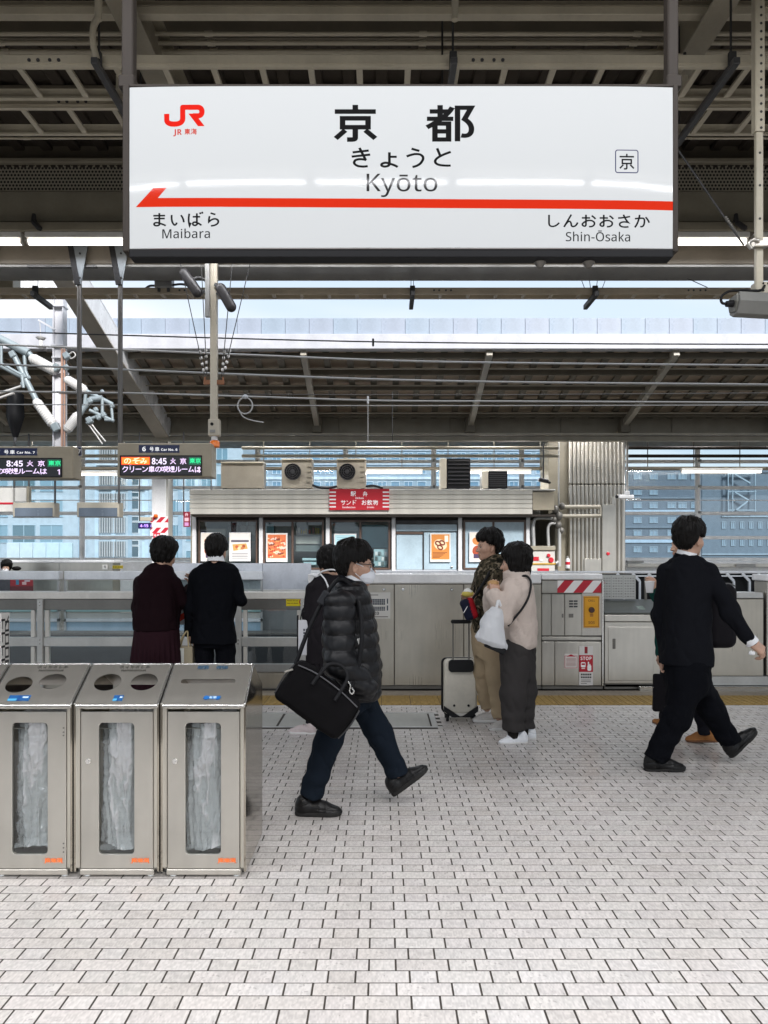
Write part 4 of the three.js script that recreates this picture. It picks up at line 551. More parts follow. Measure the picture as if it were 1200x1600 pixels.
// ---------- far platform ----------
struct(mb().box(0, -0.66, -20.3, 60, 1.32, 11.4), 'far_platform_floor', M.concrete); struct(mb().box(0, -0.67, -14.55, 60, 1.28, 0.08), 'platform_side_wall', M.darkGrey);
const FD = 15;
function local(o) { return (b) => { b.g.forEach((g) => g.translate(-o.position.x, -o.position.y, -o.position.z)); return b; }; }
function part(o) { const L = local(o); return (b, n, m, p = o, l) => L(b).build(n, m, p, l); }
{ // low fence of the far platform
  const o = thing('far_fence', 'white topped glazed fence along the far platform, left half', 'fence', [X(200, FD), 0, -FD]), A = part(o);
  for (const [a, c] of [[-330, -112], [-104, 92], [100, 296], [304, 410]]) {
    A(mb().px(a, 892.5, c, 906, FD, 0.2, 0.01), 'top_cap', M.white);
    A(mb().px(a + 3, 907, c - 3, 923, FD + 0.05, 0.03), 'glass_pane', M.glass); A(mb().px(a, 907, a + 3, 985, FD, 0.08), 'post', M.alu); A(mb().px(c - 3, 907, c, 985, FD, 0.08), 'post', M.alu);
    A(mb().px(a, 923.5, c, 930, FD, 0.1, 0.006), 'rail', M.whiteWarm); A(mb().px(a + 3, 931, c - 3, 951, FD + 0.04, 0.04), 'panel', paint([0.30, 0.32, 0.31])); A(mb().px(a, 951.5, c, 956, FD, 0.1, 0.004), 'rail', paint([0.35, 0.55, 0.52])); A(mb().px(a, 957, c, 966, FD + 0.03, 0.05), 'panel', M.offWhite); A(mb().px(a, 966.5, c, 971.5, FD, 0.1, 0.004), 'rail', M.white); A(mb().px(a, 972, c, 987, FD + 0.03, 0.05), 'panel', paint([0.42, 0.58, 0.70]));
  }
  const g2 = thing('far_partition', 'tall pale grey partition on the far platform, behind the couple in dark clothes', 'partition', [X(346, FD), 0, -FD - 0.3]), B = part(g2);
  for (const [a, c] of [[268, 338], [338.6, 410], [410.6, 486]]) B(mb().px(a, 880, c, 921, FD + 0.25, 0.06, 0.006), 'panel', M.paleGrey); B(mb().px(268, 921.4, 486, 926, FD + 0.24, 0.08, 0.005), 'rail', M.whiteWarm); B(mb().px(268, 926.5, 486, 985, FD + 0.27, 0.05), 'lower_panel', M.grey);
  const g3 = thing('far_railing', 'thin white railing with dark slats on the far platform, right half', 'railing', [X(900, FD), 0, -FD]), C = part(g3);
  C(mb().px(486, 892.2, 1500, 895, FD - 0.02, 0.05, 0.004), 'top_rail', M.white); C(mb().px(486, 899, 1500, 901, FD - 0.01, 0.04), 'lower_rail', M.white);
  C(mb().px(936, 896, 1500, 985, FD + 0.07, 0.04), 'dark_backing', M.black); C(mb().px(486, 901.5, 935, 985, FD + 0.07, 0.04), 'backing', M.grey);
  for (let i = 0; i < 24; i++) { const x = 1013 + i * 24.5 - 49; C(mb().bar(at(x, 896, FD), at(x + 11, 908, FD - 0.02), 0.035, 0.05).bar(at(x + 11, 908, FD - 0.02), at(x + 11, 985, FD - 0.02), 0.035, 0.05), 'post', M.white); }
  const bx = thing('steel_counter', 'long low steel counter with white top beyond the far fence at the left', 'counter', [X(95, 17), 0, -17]), D = part(bx); D(mb().px(12, 875, 178, 879, 17, 0.6, 0.006), 'top', M.white); D(mb().px(14, 879.5, 92, 985, 17.03, 0.5), 'panel', M.steel); D(mb().px(92.6, 879.5, 176, 985, 17.03, 0.5), 'panel', M.steel);
  plate('label', bx, X(164, 17) - bx.position.x, Y(886, 17), 0, 0.12, 0.11, 0.006, board(64, 56, (c) => { fill(c, '#d8d6d2', 0, 0, 64, 56); c.strokeStyle = '#444'; glyphs(c, '号', 16, 10, 34, 10); }));
  const ys = thing('yellow_notice', 'small yellow notice strip beside the steel counter', 'notice', [X(184, 17), Y(886, 17), -17]); plate('strip', ys, 0, 0, 0, 0.24, 0.07, 0.01, board(128, 36, (c) => { fill(c, '#a89616', 0, 0, 128, 36); for (let i = 0; i < 6; i++) fill(c, '#5c5210', 8 + i * 20, 8, 12, 20); }));
  const ad = thing('advert_panel', 'red advertising panel seen through the far fence at the left', 'poster', [X(34, 15.6), Y(914, 15.6), -15.6]); plate('poster', ad, 0, 0, 0, 0.48, 0.25, 0.02, board(160, 84, (c) => { fill(c, '#a01828', 0, 0, 160, 84); fill(c, '#3a7fa0', 40, 0, 22, 40); fill(c, '#d8b8b8', 84, 20, 30, 20); fill(c, '#7c1020', 0, 50, 160, 34); fill(c, '#c8c8d0', 100, 8, 40, 10); })); mb().ext; 
}
{ // far canopy: fascia, sloping deck, purlins, struts, girder
  const o = thing('far_canopy', 'far platform roof with pale fascia and brown ribbed underside', 'canopy', [0, Y(545, 14), -14]), A = part(o);
  const slope = (d) => Y(545, 14) - 0.245 * (d - 14) + 0.10, xa = -16, xb = 16;
  A(mb().box(0, (Y(521.5, 14) + Y(545, 14)) / 2, -14.1, xb - xa, Y(521.5, 14) - Y(545, 14), 0.2, 0.01), 'fascia_beam', paint([0.60, 0.60, 0.63], 0.5));
  for (let i = 0; i < 70; i++) { const x = xa + i * 0.457 + 0.2285; A(mb().box(x, (Y(495, 14) + Y(521, 14)) / 2, -14.2, 0.452, Y(495, 14) - Y(521, 14), 0.25, 0.004), 'fascia_panel', paint([0.36 + 0.012 * (i % 3), 0.43, 0.51], 0.4)); }
  const sh = (y, t, z0, z1, w, x) => { const b = mb(); b.bar(V(x, slope(z0) + y, -z0), V(x, slope(z1) + y, -z1), w, t); return b; };
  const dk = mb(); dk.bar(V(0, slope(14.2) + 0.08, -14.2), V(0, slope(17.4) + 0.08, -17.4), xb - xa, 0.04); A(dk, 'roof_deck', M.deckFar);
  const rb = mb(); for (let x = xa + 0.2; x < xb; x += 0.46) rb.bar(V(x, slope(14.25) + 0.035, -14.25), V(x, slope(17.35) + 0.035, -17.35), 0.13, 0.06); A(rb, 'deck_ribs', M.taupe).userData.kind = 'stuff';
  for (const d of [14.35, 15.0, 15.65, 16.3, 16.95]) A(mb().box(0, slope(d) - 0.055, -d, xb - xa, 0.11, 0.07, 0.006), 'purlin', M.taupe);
  for (const d of [14.7, 15.4, 16.7]) A(mb().cyl(V(xa, slope(d) - 0.13, -d), V(xb, slope(d) - 0.13, -d), 0.014, 0.014, 8), 'conduit', M.beigePale);
  for (const x of [-5.06 - 3.55, -1.49, 2.06, 5.63, 9.2]) A(mb().bar(V(x, slope(14.1) - 0.10, -14.1), V(x, slope(17.2) - 0.20, -17.2), 0.12, 0.16, 0.006), 'strut', paint([0.47, 0.43, 0.35])), A(mb().box(x, 4.55, -17.15, 0.22, 0.35, 0.25, 0.01), 'strut_foot', M.taupe);
  A(mb().box(0, (Y(645, 17.3) + Y(682, 17.3)) / 2, -17.5, xb - xa, Y(645, 17.3) - Y(682, 17.3), 0.4, 0.008), 'girder', paint([0.33, 0.30, 0.235], 0.6));
  for (let i = 0; i < 12; i++) A(mb().box(-14 + i * 2.6, (Y(649, 17.28) + Y(679, 17.28)) / 2, -17.29, 0.03, 0.44, 0.03), 'stiffener', paint([0.29, 0.265, 0.21], 0.6));
  A(mb().box(0, slope(20) + 1.0, -20.8, xb - xa, 0.06, 6.6), 'rear_deck', M.taupe);
  A(mb().px(-600, 681.5, 1900, 688.5, 17.05, 0.18, 0.01), 'lower_tray', M.beigeDark); A(mb().px(-600, 676.5, 1900, 680, 17.1, 0.08), 'pipe_strip', M.beigePale);
  // big white inclined frame at the left
  const w = thing('white_brace', 'thick white inclined roof brace at the upper left, lit on its upper side', 'brace', [-5.06, 4.6, -17]), B = part(w);
  const a = V(-5.06, Y(405, 11.6), -11.6), c = V(-5.06, Y(672, 17.2), -17.2); B(mb().bar(a, c, 0.30, 0.44, 0.006), 'box_beam', M.white); B(mb().bar(a.clone().add(V(0, -0.236, 0)), c.clone().add(V(0, -0.236, 0)), 0.31, 0.03, 0.004), 'lower_plate', paint([0.42, 0.37, 0.29])); B(mb().bar(a.clone().add(V(0, 0.236, 0)), c.clone().add(V(0, 0.236, 0)), 0.31, 0.03, 0.004), 'upper_plate', M.white);
  const fp = thing('white_roof_panel', 'white ribbed roof panel hanging at the upper left corner of the sky gap', 'roof panel', [X(66, 13.6), Y(452, 13.6), -13.6]), C = part(fp); for (let i = 0; i < 6; i++) C(mb().px(22 + i * 14.6, 380, 36.2 + i * 14.6, 452, 13.6, 0.05, 0.004), 'panel', M.white);
  const dk2 = thing('canopy_bracket', 'brown box beam end at the far left of the sky gap', 'beam', [X(5, 8.9), Y(450, 8.9), -8.9]); part(dk2)(mb().px(-40, 412, 20, 451, 8.95, 0.2, 0.006), 'box', M.beigeDark);
}
{ // long pipes and lamps hung under the far roof
  for (let i = -4; i <= 4; i++) { lampFixture(i * 2.6, 5.02, -18.1, 1.25, 'far platform strip lamp hidden behind the far girder', 'strip lamps of the far platform', 75); lampFixture(i * 3.0, 5.25, -21.6, 1.25, 'strip lamp over the rear half of the far platform', 'strip lamps of the far platform', 240); }
  for (const [y, d, r, l, m] of [[700, 18.0, 0.04, 'upper beige pipe hung behind the far girder', M.beigePale], [712.5, 18.0, 0.04, 'lower beige pipe hung behind the far girder', M.beigePale], [732, 20, 0.05, 'grey brown cable duct hung behind the air conditioners', M.taupe]]) for (const [a, c, s] of [[-200, 330, 'left of the displays and mast'], [378, 872, 'over the kiosk'], [978, 1500, 'right of the ribbed column']]) { const b = mb().cyl(V(X(a, d), Y(y, d), -d), V(X(c, d), Y(y, d), -d), r, r, 10); for (let x = a + 34; x < c - 8; x += 72) b.cyl(at(x, y - 16, d), at(x, y + 4, d), 0.012, 0.012, 6); tag(b.build('pipe', a > 900 && y < 720 ? M.brown : m), l + ', ' + s, 'pipe'); }
  const lampF = (a, c, y, d, l) => { const len = (c - a) / F * d; lampFixture(X((a + c) / 2, d), Y(y, d), -d, len, l, 'strip lamps of the far platform', 60); };
  lampF(121, 184, 741, 19.5, 'lit strip lamp of the far platform between the two displays'); lampF(1064, 1190, 737, 19.5, 'lit strip lamp of the far platform at the right edge'); lampF(540, 660, 738, 19.8, 'lit strip lamp of the far platform above the red kiosk board'); lampF(700, 830, 738, 19.8, 'lit strip lamp of the far platform right of the kiosk board');
  for (const [x, y0, y1, d, l, w] of [[45, 748, 786, 16.2, 'thin hanger rod behind the left end of the Car No. 7 display', 0.03], [22.5, 748, 786, 16.2, 'hanger rod nearest the left edge under the Car No. 7 display', 0.03], [86, 748, 786, 14.9, 'hanger rod at the right of the first grey backed display', 0.03], [186, 745, 786, 14.9, 'hanger rod at the right of the second grey backed display', 0.03], [218, 745, 814, 16, 'thin rod carrying the small purple display', 0.02], [287, 745, 806, 16, 'thin rod carrying the red hanging sign', 0.02], [330, 745, 765, 16, 'thin rod at the left end of the kiosk roof', 0.02]]) tag(mb().cyl(at(x, y0 - 70, d), at(x, y1, d), w / 1.4, w / 1.4, 8).build('hanger_rod', M.darkGrey), l, 'rod');
  for (const [a, c, l, d] of [[20, 85, 'grey backed display on the far platform near the left edge', 14.9], [120, 186, 'grey backed display on the far platform below the hanger posts', 14.9]]) { const o = thing('far_display', l, 'train display', [X((a + c) / 2, d), Y(808, d), -d]), A = part(o); A(mb().px(a, 785, c, 808, d, 0.25, 0.01), 'housing', M.beigePale); A(mb().px(a + 3, 793.5, c - 3, 807, d - 0.012, 0.03), 'screen', paint([0.16, 0.20, 0.25], 0.3)); }
  const s = thing('far_station_sign', 'white far station sign with a red line, cut by the left edge', 'sign', [X(0, 16), Y(800, 16), -16]), S = part(s); S(mb().px(-150, 762, 20, 800, 16, 0.12, 0.01), 'panel', M.whiteWarm); S(mb().px(23.5, 762, 41, 784, 16.0, 0.12, 0.006), 'side_panel', M.whiteWarm); S(mb().px(-150, 785, 20, 788, 15.99, 0.02), 'red_line', M.red); S(mb().px(41.5, 760, 45, 785, 16, 0.12), 'end_frame', M.beigeDark);
  const p = thing('purple_display', 'tiny purple lit display beside the white column', 'train display', [X(226.5, 16), Y(823, 16), -16]); part(p)(mb().px(217, 808, 236, 814, 16, 0.12, 0.006), 'top', M.beige); { const t = board(96, 48, (c) => { fill(c, '#120838', 0, 0, 96, 48); words(c, '4-15', 48, 36, 34, '#b890ff', 'sans-serif', 'bold'); }); plate('screen', p, 0, 0.02, 0, 0.26, 0.125, 0.1, t, { emissive: 0xffffff, emissiveMap: t, emissiveIntensity: 0.7 }); }
  const r = thing('red_hanging_sign', 'narrow dark red sign hanging at the left corner of the kiosk', 'sign', [X(292, 16), Y(823, 16), -16]); plate('panel', r, 0, 0.16, 0, 0.14, 0.33, 0.05, board(64, 150, (c) => { fill(c, '#7c1226', 0, 0, 64, 150); c.strokeStyle = '#e8c8cc'; glyphs(c, '弁', 14, 10, 36, 12); glyphs(c, '当', 14, 54, 36, 12); fill(c, '#e0b0b8', 12, 60, 40, 34); fill(c, '#c890c0', 12, 106, 40, 34); }));
}
{ // white column with striped guard
  const d = 17.6, o = thing('white_column', 'white square column with red and white striped band and orange lamp', 'column', [X(250, d), 0, -d]), A = part(o);
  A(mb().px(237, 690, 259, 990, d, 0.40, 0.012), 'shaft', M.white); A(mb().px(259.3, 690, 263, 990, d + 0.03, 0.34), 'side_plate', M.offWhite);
  const st = board(128, 128, (c) => { fill(c, '#e8e4e2', 0, 0, 128, 128); c.fillStyle = '#c01a30'; for (const [x, y] of [[-20, 40], [40, 40], [100, 40], [-50, 110], [10, 110], [70, 110]]) { c.beginPath(); c.moveTo(x, y); c.lineTo(x + 34, y); c.lineTo(x + 70, y - 36); c.lineTo(x + 36, y - 36); c.fill(); } });
  plate('stripe_band', o, X(249, d - 0.03) - o.position.x, Y(822, d - 0.03), 0.03, 0.42, 0.46, 0.03, st, {}, 'red and white striped band'); plate('red_tag', o, X(246, d) - o.position.x, Y(837, d), 0.05, 0.16, 0.14, 0.02, board(64, 56, (c) => { fill(c, '#d02a3c', 0, 0, 64, 56); c.strokeStyle = '#fff'; glyphs(c, '号車', 5, 14, 26, 11, 1.05); }));
  mb().lathe([[0, 0], [0.05, 0], [0.05, 0.06], [0.03, 0.08], [0, 0.08]], V(X(245, d) - o.position.x, Y(809, d), 0.08), 12).build('warning_lamp', M.orange, o);
}
// ---------- kiosk ----------
const posterTex = (i) => board(128, 176, (c) => {
  fill(c, '#e9e2d6', 0, 0, 128, 176);
  if (i === 0) { fill(c, '#e07a4c', 6, 6, 116, 150); for (let k = 0; k < 60; k++) { c.fillStyle = ['#f4d9b0', '#c8402a', '#f0a060', '#8a3a2a', '#e8d0c0'][k % 5]; c.beginPath(); c.ellipse(12 + (k * 37) % 104, 30 + (k * 53) % 118, 6 + k % 5, 4 + k % 4, k, 0, 7); c.fill(); } c.strokeStyle = '#5a2a1a'; glyphs(c, '肉', 44, 14, 40, 10); c.strokeRect(50, 16, 30, 26); }
  if (i === 1) { fill(c, '#d98a3e', 4, 4, 120, 160); c.fillStyle = '#f2d9b0'; c.beginPath(); c.ellipse(64, 70, 44, 34, 0.3, 0, 7); c.fill(); c.strokeStyle = '#7c2f16'; c.lineWidth = 9; for (const [x, y] of [[48, 62], [76, 58], [62, 88]]) { c.beginPath(); c.ellipse(x, y, 17, 12, 0.5, 0, 7); c.stroke(); } fill(c, '#fff2dc', 92, 12, 24, 40); for (let k = 0; k < 5; k++) fill(c, '#8a4a1e', 12, 118 + k * 8, 96 - k * 12, 4); }
  if (i === 2) { fill(c, '#efece6', 4, 4, 120, 168); fill(c, '#6a6470', 8, 44, 112, 14); c.fillStyle = '#d9a860'; c.beginPath(); c.moveTo(16, 72); c.lineTo(104, 66); c.lineTo(114, 100); c.lineTo(22, 114); c.fill(); for (const [x, y, k] of [[44, 88, '#c8603a'], [68, 86, '#e8c890'], [88, 84, '#a84a30'], [58, 98, '#f0d8b0'], [80, 96, '#c87848']]) { c.fillStyle = k; c.beginPath(); c.arc(x, y, 10, 0, 7); c.fill(); } for (let k = 0; k < 4; k++) fill(c, '#77727c', 14, 128 + k * 10, 100, 4); }
  if (i === 3) { fill(c, '#b6dbe2', 2, 2, 124, 172); for (let k = 0; k < 9; k++) fill(c, '#7fb0bc', 14, 18 + k * 12, 60 + (k * 17) % 40, 3); c.fillStyle = '#f0a030'; c.beginPath(); c.arc(60, 130, 26, 0, 7); c.fill(); c.fillStyle = '#f8f4ea'; c.beginPath(); c.arc(84, 120, 20, 0, 7); c.fill(); }
  if (i === 4) { fill(c, '#f0e6da', 2, 2, 124, 172); c.fillStyle = '#d88a48'; c.beginPath(); c.ellipse(54, 54, 34, 22, 0.2, 0, 7); c.fill(); c.fillStyle = '#b04a2a'; c.beginPath(); c.ellipse(60, 110, 40, 30, -0.2, 0, 7); c.fill(); fill(c, '#4a3a5a', 30, 132, 60, 26); c.strokeStyle = '#6a3a2a'; glyphs(c, '弁', 80, 8, 34, 12); }
});
{
  const d = 18.5, o = thing('kiosk', 'beige kiosk with brown framed windows and a long pale fascia on the far platform', 'kiosk', [X(565, d), 0, -d]), A = part(o);
  const fas = paint([0.73, 0.70, 0.62], 0.5);
  for (const [a, b2] of [[766.5, 773], [773.5, 780], [780.5, 787], [787.5, 794], [794.5, 803.5]]) A(mb().px(296, a, 832, b2, d - 0.55, 0.08, 0.01), 'fascia_board', fas);
  A(mb().px(832.5, 769, 866, 797, d - 0.5, 0.08, 0.006), 'fascia_end', paint([0.47, 0.41, 0.30], 0.5)); A(mb().px(296, 764.5, 868, 767, d - 0.5, 3.4, 0.01), 'roof', M.offWhite); A(mb().px(300, 803.8, 868, 807, d - 0.5, 0.6), 'soffit', M.brown);
  A(mb().px(300, 806, 870, 812.5, d + 0.02, 0.1, 0.004), 'header', M.brown); A(mb().px(300, 766, 868, 990, d + 2.4, 0.1), 'back_wall', M.offWhite); A(mb().px(868, 800, 872, 990, d + 0.05, 2.4), 'end_wall', M.beigeDark); A(mb().px(298, 800, 302, 990, d + 0.05, 2.4), 'end_wall', M.beigeDark);
  A(mb().px(300, 890, 872, 990, d + 0.04, 0.12, 0.006), 'base_wall', M.paleGrey);
  for (const x of [303, 407.5, 512, 615, 719, 825.5]) A(mb().px(x - 3, 806, x + 3, 990, d - 0.03, 0.12, 0.006), 'column', M.white);
  const frame = (a, b2, y0, y1, m = M.brownFrame, w = 3, mid) => { const f = mb().px(a, y0, b2, y0 + w, d + 0.01, 0.08).px(a, y1 - w, b2, y1, d + 0.01, 0.08).px(a, y0 + w, a + w, y1 - w, d + 0.01, 0.08).px(b2 - w, y0 + w, b2, y1 - w, d + 0.01, 0.08); if (mid) f.px(mid - 1.6, y0 + w, mid + 1.6, y1 - w, d + 0.005, 0.08); return A(f, 'window_frame', m); };
  const gl = (a, b2, y0, y1) => A(mb().px(a, y0, b2, y1, d + 0.04, 0.01), 'glass_pane', M.glass);
  frame(310, 402, 812.6, 890, M.brownFrame, 2.4); gl(312.5, 399.5, 815, 887.5);
  frame(411, 506, 812.6, 890, M.brownFrame, 3, 457); gl(414.2, 455, 816, 887); gl(458.8, 502.8, 816, 887);
  frame(515, 610, 812.6, 890, M.brownFrame, 3, 563); gl(518.2, 561.2, 816, 887); gl(564.8, 606.8, 816, 887);
  // inside: back shelves, counter, boxes
  const inn = mb().px(305, 812, 612, 890, d + 1.5, 0.05); A(inn, 'inner_wall', paint([0.32, 0.39, 0.39], 0.6)); A(mb().px(305, 806, 615, 812, d + 0.2, 1.3), 'ceiling', M.taupe);
  const goods = [paint([0.45, 0.62, 0.66]), paint([0.10, 0.34, 0.42]), paint([0.55, 0.53, 0.48]), paint([0.30, 0.07, 0.06]), paint([0.16, 0.19, 0.19])];
  for (const [a, b2, y0, y1, q, z] of [[322, 352, 826, 838, 2, 0.5], [356, 398, 820, 836, 4, 0.9], [360, 364, 816, 850, 0, 0.9], [372, 376, 816, 850, 0, 0.9], [384, 388, 816, 850, 0, 0.9], [316, 340, 846, 886, 4, 0.8], [414, 428, 818, 836, 1, 0.8], [430, 455, 822, 880, 4, 0.9], [462, 500, 838, 850, 2, 0.4], [462, 500, 852, 862, 4, 0.4], [472, 496, 872, 876, 0, 0.25], [474, 494, 878, 883, 0, 0.25], [518, 560, 818, 830, 4, 0.6], [520, 540, 836, 870, 3, 0.9], [566, 606, 820, 856, 1, 0.9], [584, 606, 858, 886, 0, 0.3], [345, 358, 850, 886, 2, 0.8]]) A(mb().px(a, y0, b2, y1, d + z, 0.2, 0.01), 'shelf_goods', goods[q]);
  for (let j = 0; j < 3; j++) for (let i = 0; i < 4; i++) A(mb().px(586 + i * 5, 862 + j * 8, 590 + i * 5, 868 + j * 8, d + 0.27, 0.02), 'leaflet', [M.white, goods[4], goods[0]][(i + j) % 3]);
  const packs = [[0.55, 0.08, 0.06], [0.62, 0.50, 0.12], [0.10, 0.30, 0.45], [0.66, 0.64, 0.58], [0.12, 0.34, 0.16], [0.55, 0.28, 0.30]].map((c) => paint(c));
  for (const [a, b2, y] of [[316, 396, 846], [316, 352, 866], [416, 454, 850], [416, 454, 872], [462, 500, 834], [520, 560, 858], [520, 560, 880], [568, 584, 872]]) { A(mb().px(a - 2, y, b2 + 2, y + 1.2, d + 0.95, 0.35), 'shelf', M.offWhite); for (let x = a; x < b2 - 3; x += 3.2 + 2.4 * rnd()) { const w = 2 + 1.6 * rnd(), h = 3.5 + 7 * rnd(); A(mb().px(x, y - h, x + w, y - 0.1, d + 1.0 + 0.1 * rnd(), 0.1, 0.008), 'pack', packs[Math.floor(rnd() * 6)]); } }
  // shutter bay with pale blue doors
  A(mb().px(619, 812.6, 716, 819, d + 0.0, 0.12, 0.006), 'shutter_box', M.charcoal); A(mb().px(619, 819.5, 714, 830, d + 0.03, 0.05), 'pale_panel', M.paleBlue); A(mb().px(619, 831, 661, 834.5, d + 0.0, 0.06), 'door_head', M.brownFrame); A(mb().px(619.5, 835, 660, 890, d + 0.035, 0.05, 0.004), 'door', M.paleBlue); A(mb().px(662.5, 832, 713, 890, d + 0.03, 0.05, 0.004), 'door', M.paleBlue); A(mb().px(660.5, 831, 662.2, 890, d + 0.02, 0.06), 'door_gap', M.charcoal); A(mb().px(714.3, 813, 716, 890, d + 0.01, 0.08), 'jamb', M.charcoal); const kn = mb(); kn.sph(at(706, 886, d), 0.03, 1, 1, 0.5, 8); A(kn, 'door_knob', M.steelBright);
  frame(724, 822, 812.6, 890, M.brownFrame, 3, 771); A(mb().px(727.2, 816, 769.2, 887, d + 0.04, 0.03), 'pale_panel', M.paleBlue); A(mb().px(772.8, 816, 818.8, 887, d + 0.05, 0.03), 'pale_panel', M.paleBlue);
  const post = (px0, px1, py0, py1, i, l) => { const w = (px1 - px0) / F * d, h = (py1 - py0) / F * d, q = thing('food_poster', l, 'poster', [X((px0 + px1) / 2, d), Y((py0 + py1) / 2, d), -d + 0.02]); plate('sheet', q, 0, 0, 0.004, w, h, 0.01, posterTex(i)); const e = 0.015, f = mb().box(0, h / 2 + e / 2, 0, w + 2 * e, e, 0.02).box(0, -h / 2 - e / 2, 0, w + 2 * e, e, 0.02).box(-w / 2 - e / 2, 0, 0, e, h, 0.02).box(w / 2 + e / 2, 0, 0, e, h, 0.02); f.build('frame', M.white, q); };
  post(315, 344, 833, 876, 4, 'pale poster in the leftmost kiosk window, behind the head of the man in black'); post(359.5, 391, 833, 876, 2, 'white poster of a boxed meal, right of the head of the man in black'); post(417, 448.5, 834, 877, 0, 'orange red food poster left of the standing schoolgirl'); post(523, 556, 835, 878, 3, 'pale blue poster above the head of the masked man'); post(673, 703, 834, 877, 1, 'orange poster with rings of food on the pale blue door'); post(734, 758, 832, 877, 4, 'food poster partly behind the man in camouflage');
  const sg = thing('kiosk_signboard', 'red kiosk signboard with white lettering and white bars', 'sign', [X(561.5, d - 0.6), Y(780.5, d - 0.6), -d + 0.56]), w = 93.5 / F * (d - 0.6), h = 33 / F * (d - 0.6);
  plate('board', sg, 0, 0, 0.03, w, h, 0.06, board(512, 180, (c) => { fill(c, '#c80a24', 0, 0, 512, 180); for (const x of [0, 456]) for (let k = 0; k < 5; k++) fill(c, '#f4ecec', x, 22 + k * 31, 56, 13); c.strokeStyle = '#fff'; glyphs(c, '駅', 182, 20, 44, 13); glyphs(c, '弁', 284, 20, 44, 13); words(c, 'Ekiben', 258, 86, 22, '#fff', 'sans-serif', 'bold'); glyphs(c, 'サンド', 96, 94, 44, 13, 1.05); glyphs(c, 'お飲物', 274, 94, 44, 13, 1.1); words(c, 'Sandwiches', 166, 164, 20, '#fff', 'sans-serif', 'bold'); words(c, 'Drinks', 352, 164, 20, '#fff', 'sans-serif', 'bold'); }));
  // outdoor units on the roof
  const unit = (a, b2, y0, l, dark, fan) => { const q = thing('air_conditioner', l, 'air conditioner', [X((a + b2) / 2, 18.7), Y(765, 18.7), -18.7]), B = part(q); if (dark) { B(mb().px(a, y0, a + 10, 763, 18.7, 0.4, 0.01), 'side', M.beigePale); B(mb().px(a + 10.4, y0, b2, 763, 18.7, 0.4, 0.01), 'case', M.black); for (let k = 0; k < 7; k++) B(mb().px(a + 12, y0 + 3 + k * (760 - y0) / 7.5, b2 - 2, y0 + 4.5 + k * (760 - y0) / 7.5, 18.68, 0.03), 'grille_bar', M.charcoal); } else { B(mb().px(a, y0, b2, 763, 18.7, 0.4, 0.015), 'case', paint([0.34, 0.30, 0.235], 0.5)); B(mb().px(a, y0 - 0.6, b2, y0 + 1.5, 18.66, 0.46, 0.006), 'lid', M.beige); }
    if (fan) { const cx = a + (b2 - a) * 0.36, cy = y0 + 20, c = at(cx, cy, 18.69), r = 13 / F * 18.7, f = mb().cyl(V(c.x, c.y, c.z - 0.02), V(c.x, c.y, c.z + 0.02), r, r, 24); B(f, 'fan_opening', M.black); const t = mb(); for (let k = 1; k < 5; k++) { const g = new THREE.TorusGeometry(r * k / 4.2, 0.008, 4, 24); g.translate(c.x, c.y, c.z + 0.03); t.add(g); } for (let k = 0; k < 8; k++) t.bar(V(c.x, c.y, c.z + 0.03), V(c.x + r * Math.cos(k * Math.PI / 4), c.y + r * Math.sin(k * Math.PI / 4), c.z + 0.03), 0.008); t.add(new THREE.CylinderGeometry(r * 0.28, r * 0.28, 0.03, 12).rotateX(Math.PI / 2).translate(c.x, c.y, c.z + 0.03)); B(t, 'fan_guard', M.charcoal); const vt = mb(); for (let k = 0; k < 4; k++) vt.px(b2 - 9, y0 + 10 + k * 8, b2 - 3, y0 + 12 + k * 8, 18.68, 0.02); B(vt, 'vents', M.beigeDark); }
    B(mb().px(a + 3, 762.5, a + 9, 765, 18.72, 0.36).px(b2 - 9, 762.5, b2 - 3, 765, 18.72, 0.36), 'feet', M.darkGrey); };
  unit(345, 412, 722, 'plain beige outdoor unit at the left end of the kiosk roof'); unit(440, 488, 717, 'beige outdoor unit with a round fan, left of the red signboard', false, true); unit(526, 572, 717, 'beige outdoor unit with a round fan, above the red signboard', false, true); unit(688, 735, 716, 'tall black fronted outdoor unit on the kiosk roof', true); unit(753, 793, 736, 'low black fronted outdoor unit at the right of the kiosk roof', true);
  tag(mb().tube([at(488, 758, 18.6), at(500, 762, 18.6), at(512, 763, 18.5), at(526, 760, 18.6)], 0.03, 6).tube([at(572, 760, 18.6), at(584, 759, 18.5), at(598, 763, 18.6)], 0.03, 6).build('roof_cable', M.black), 'black cable lying between the two fan units on the kiosk roof', 'cable');
  const cam = thing('dome_camera', 'small dark camera hanging above the right end of the kiosk', 'camera', [X(849, 17.8), Y(752, 17.8), -17.8]); mb().cyl(V(0, 0.06, 0), V(0, 1.0, 0), 0.018, 0.018, 8).build('rod', M.darkGrey, cam); mb().box(0, 0.02, 0, 0.24, 0.09, 0.14, 0.02, 0, 0, -0.25).build('body', M.charcoal, cam); mb().cyl(V(0.08, -0.02, 0.05), V(0.14, -0.05, 0.1), 0.03, 0.03, 10).build('lens', M.black, cam);
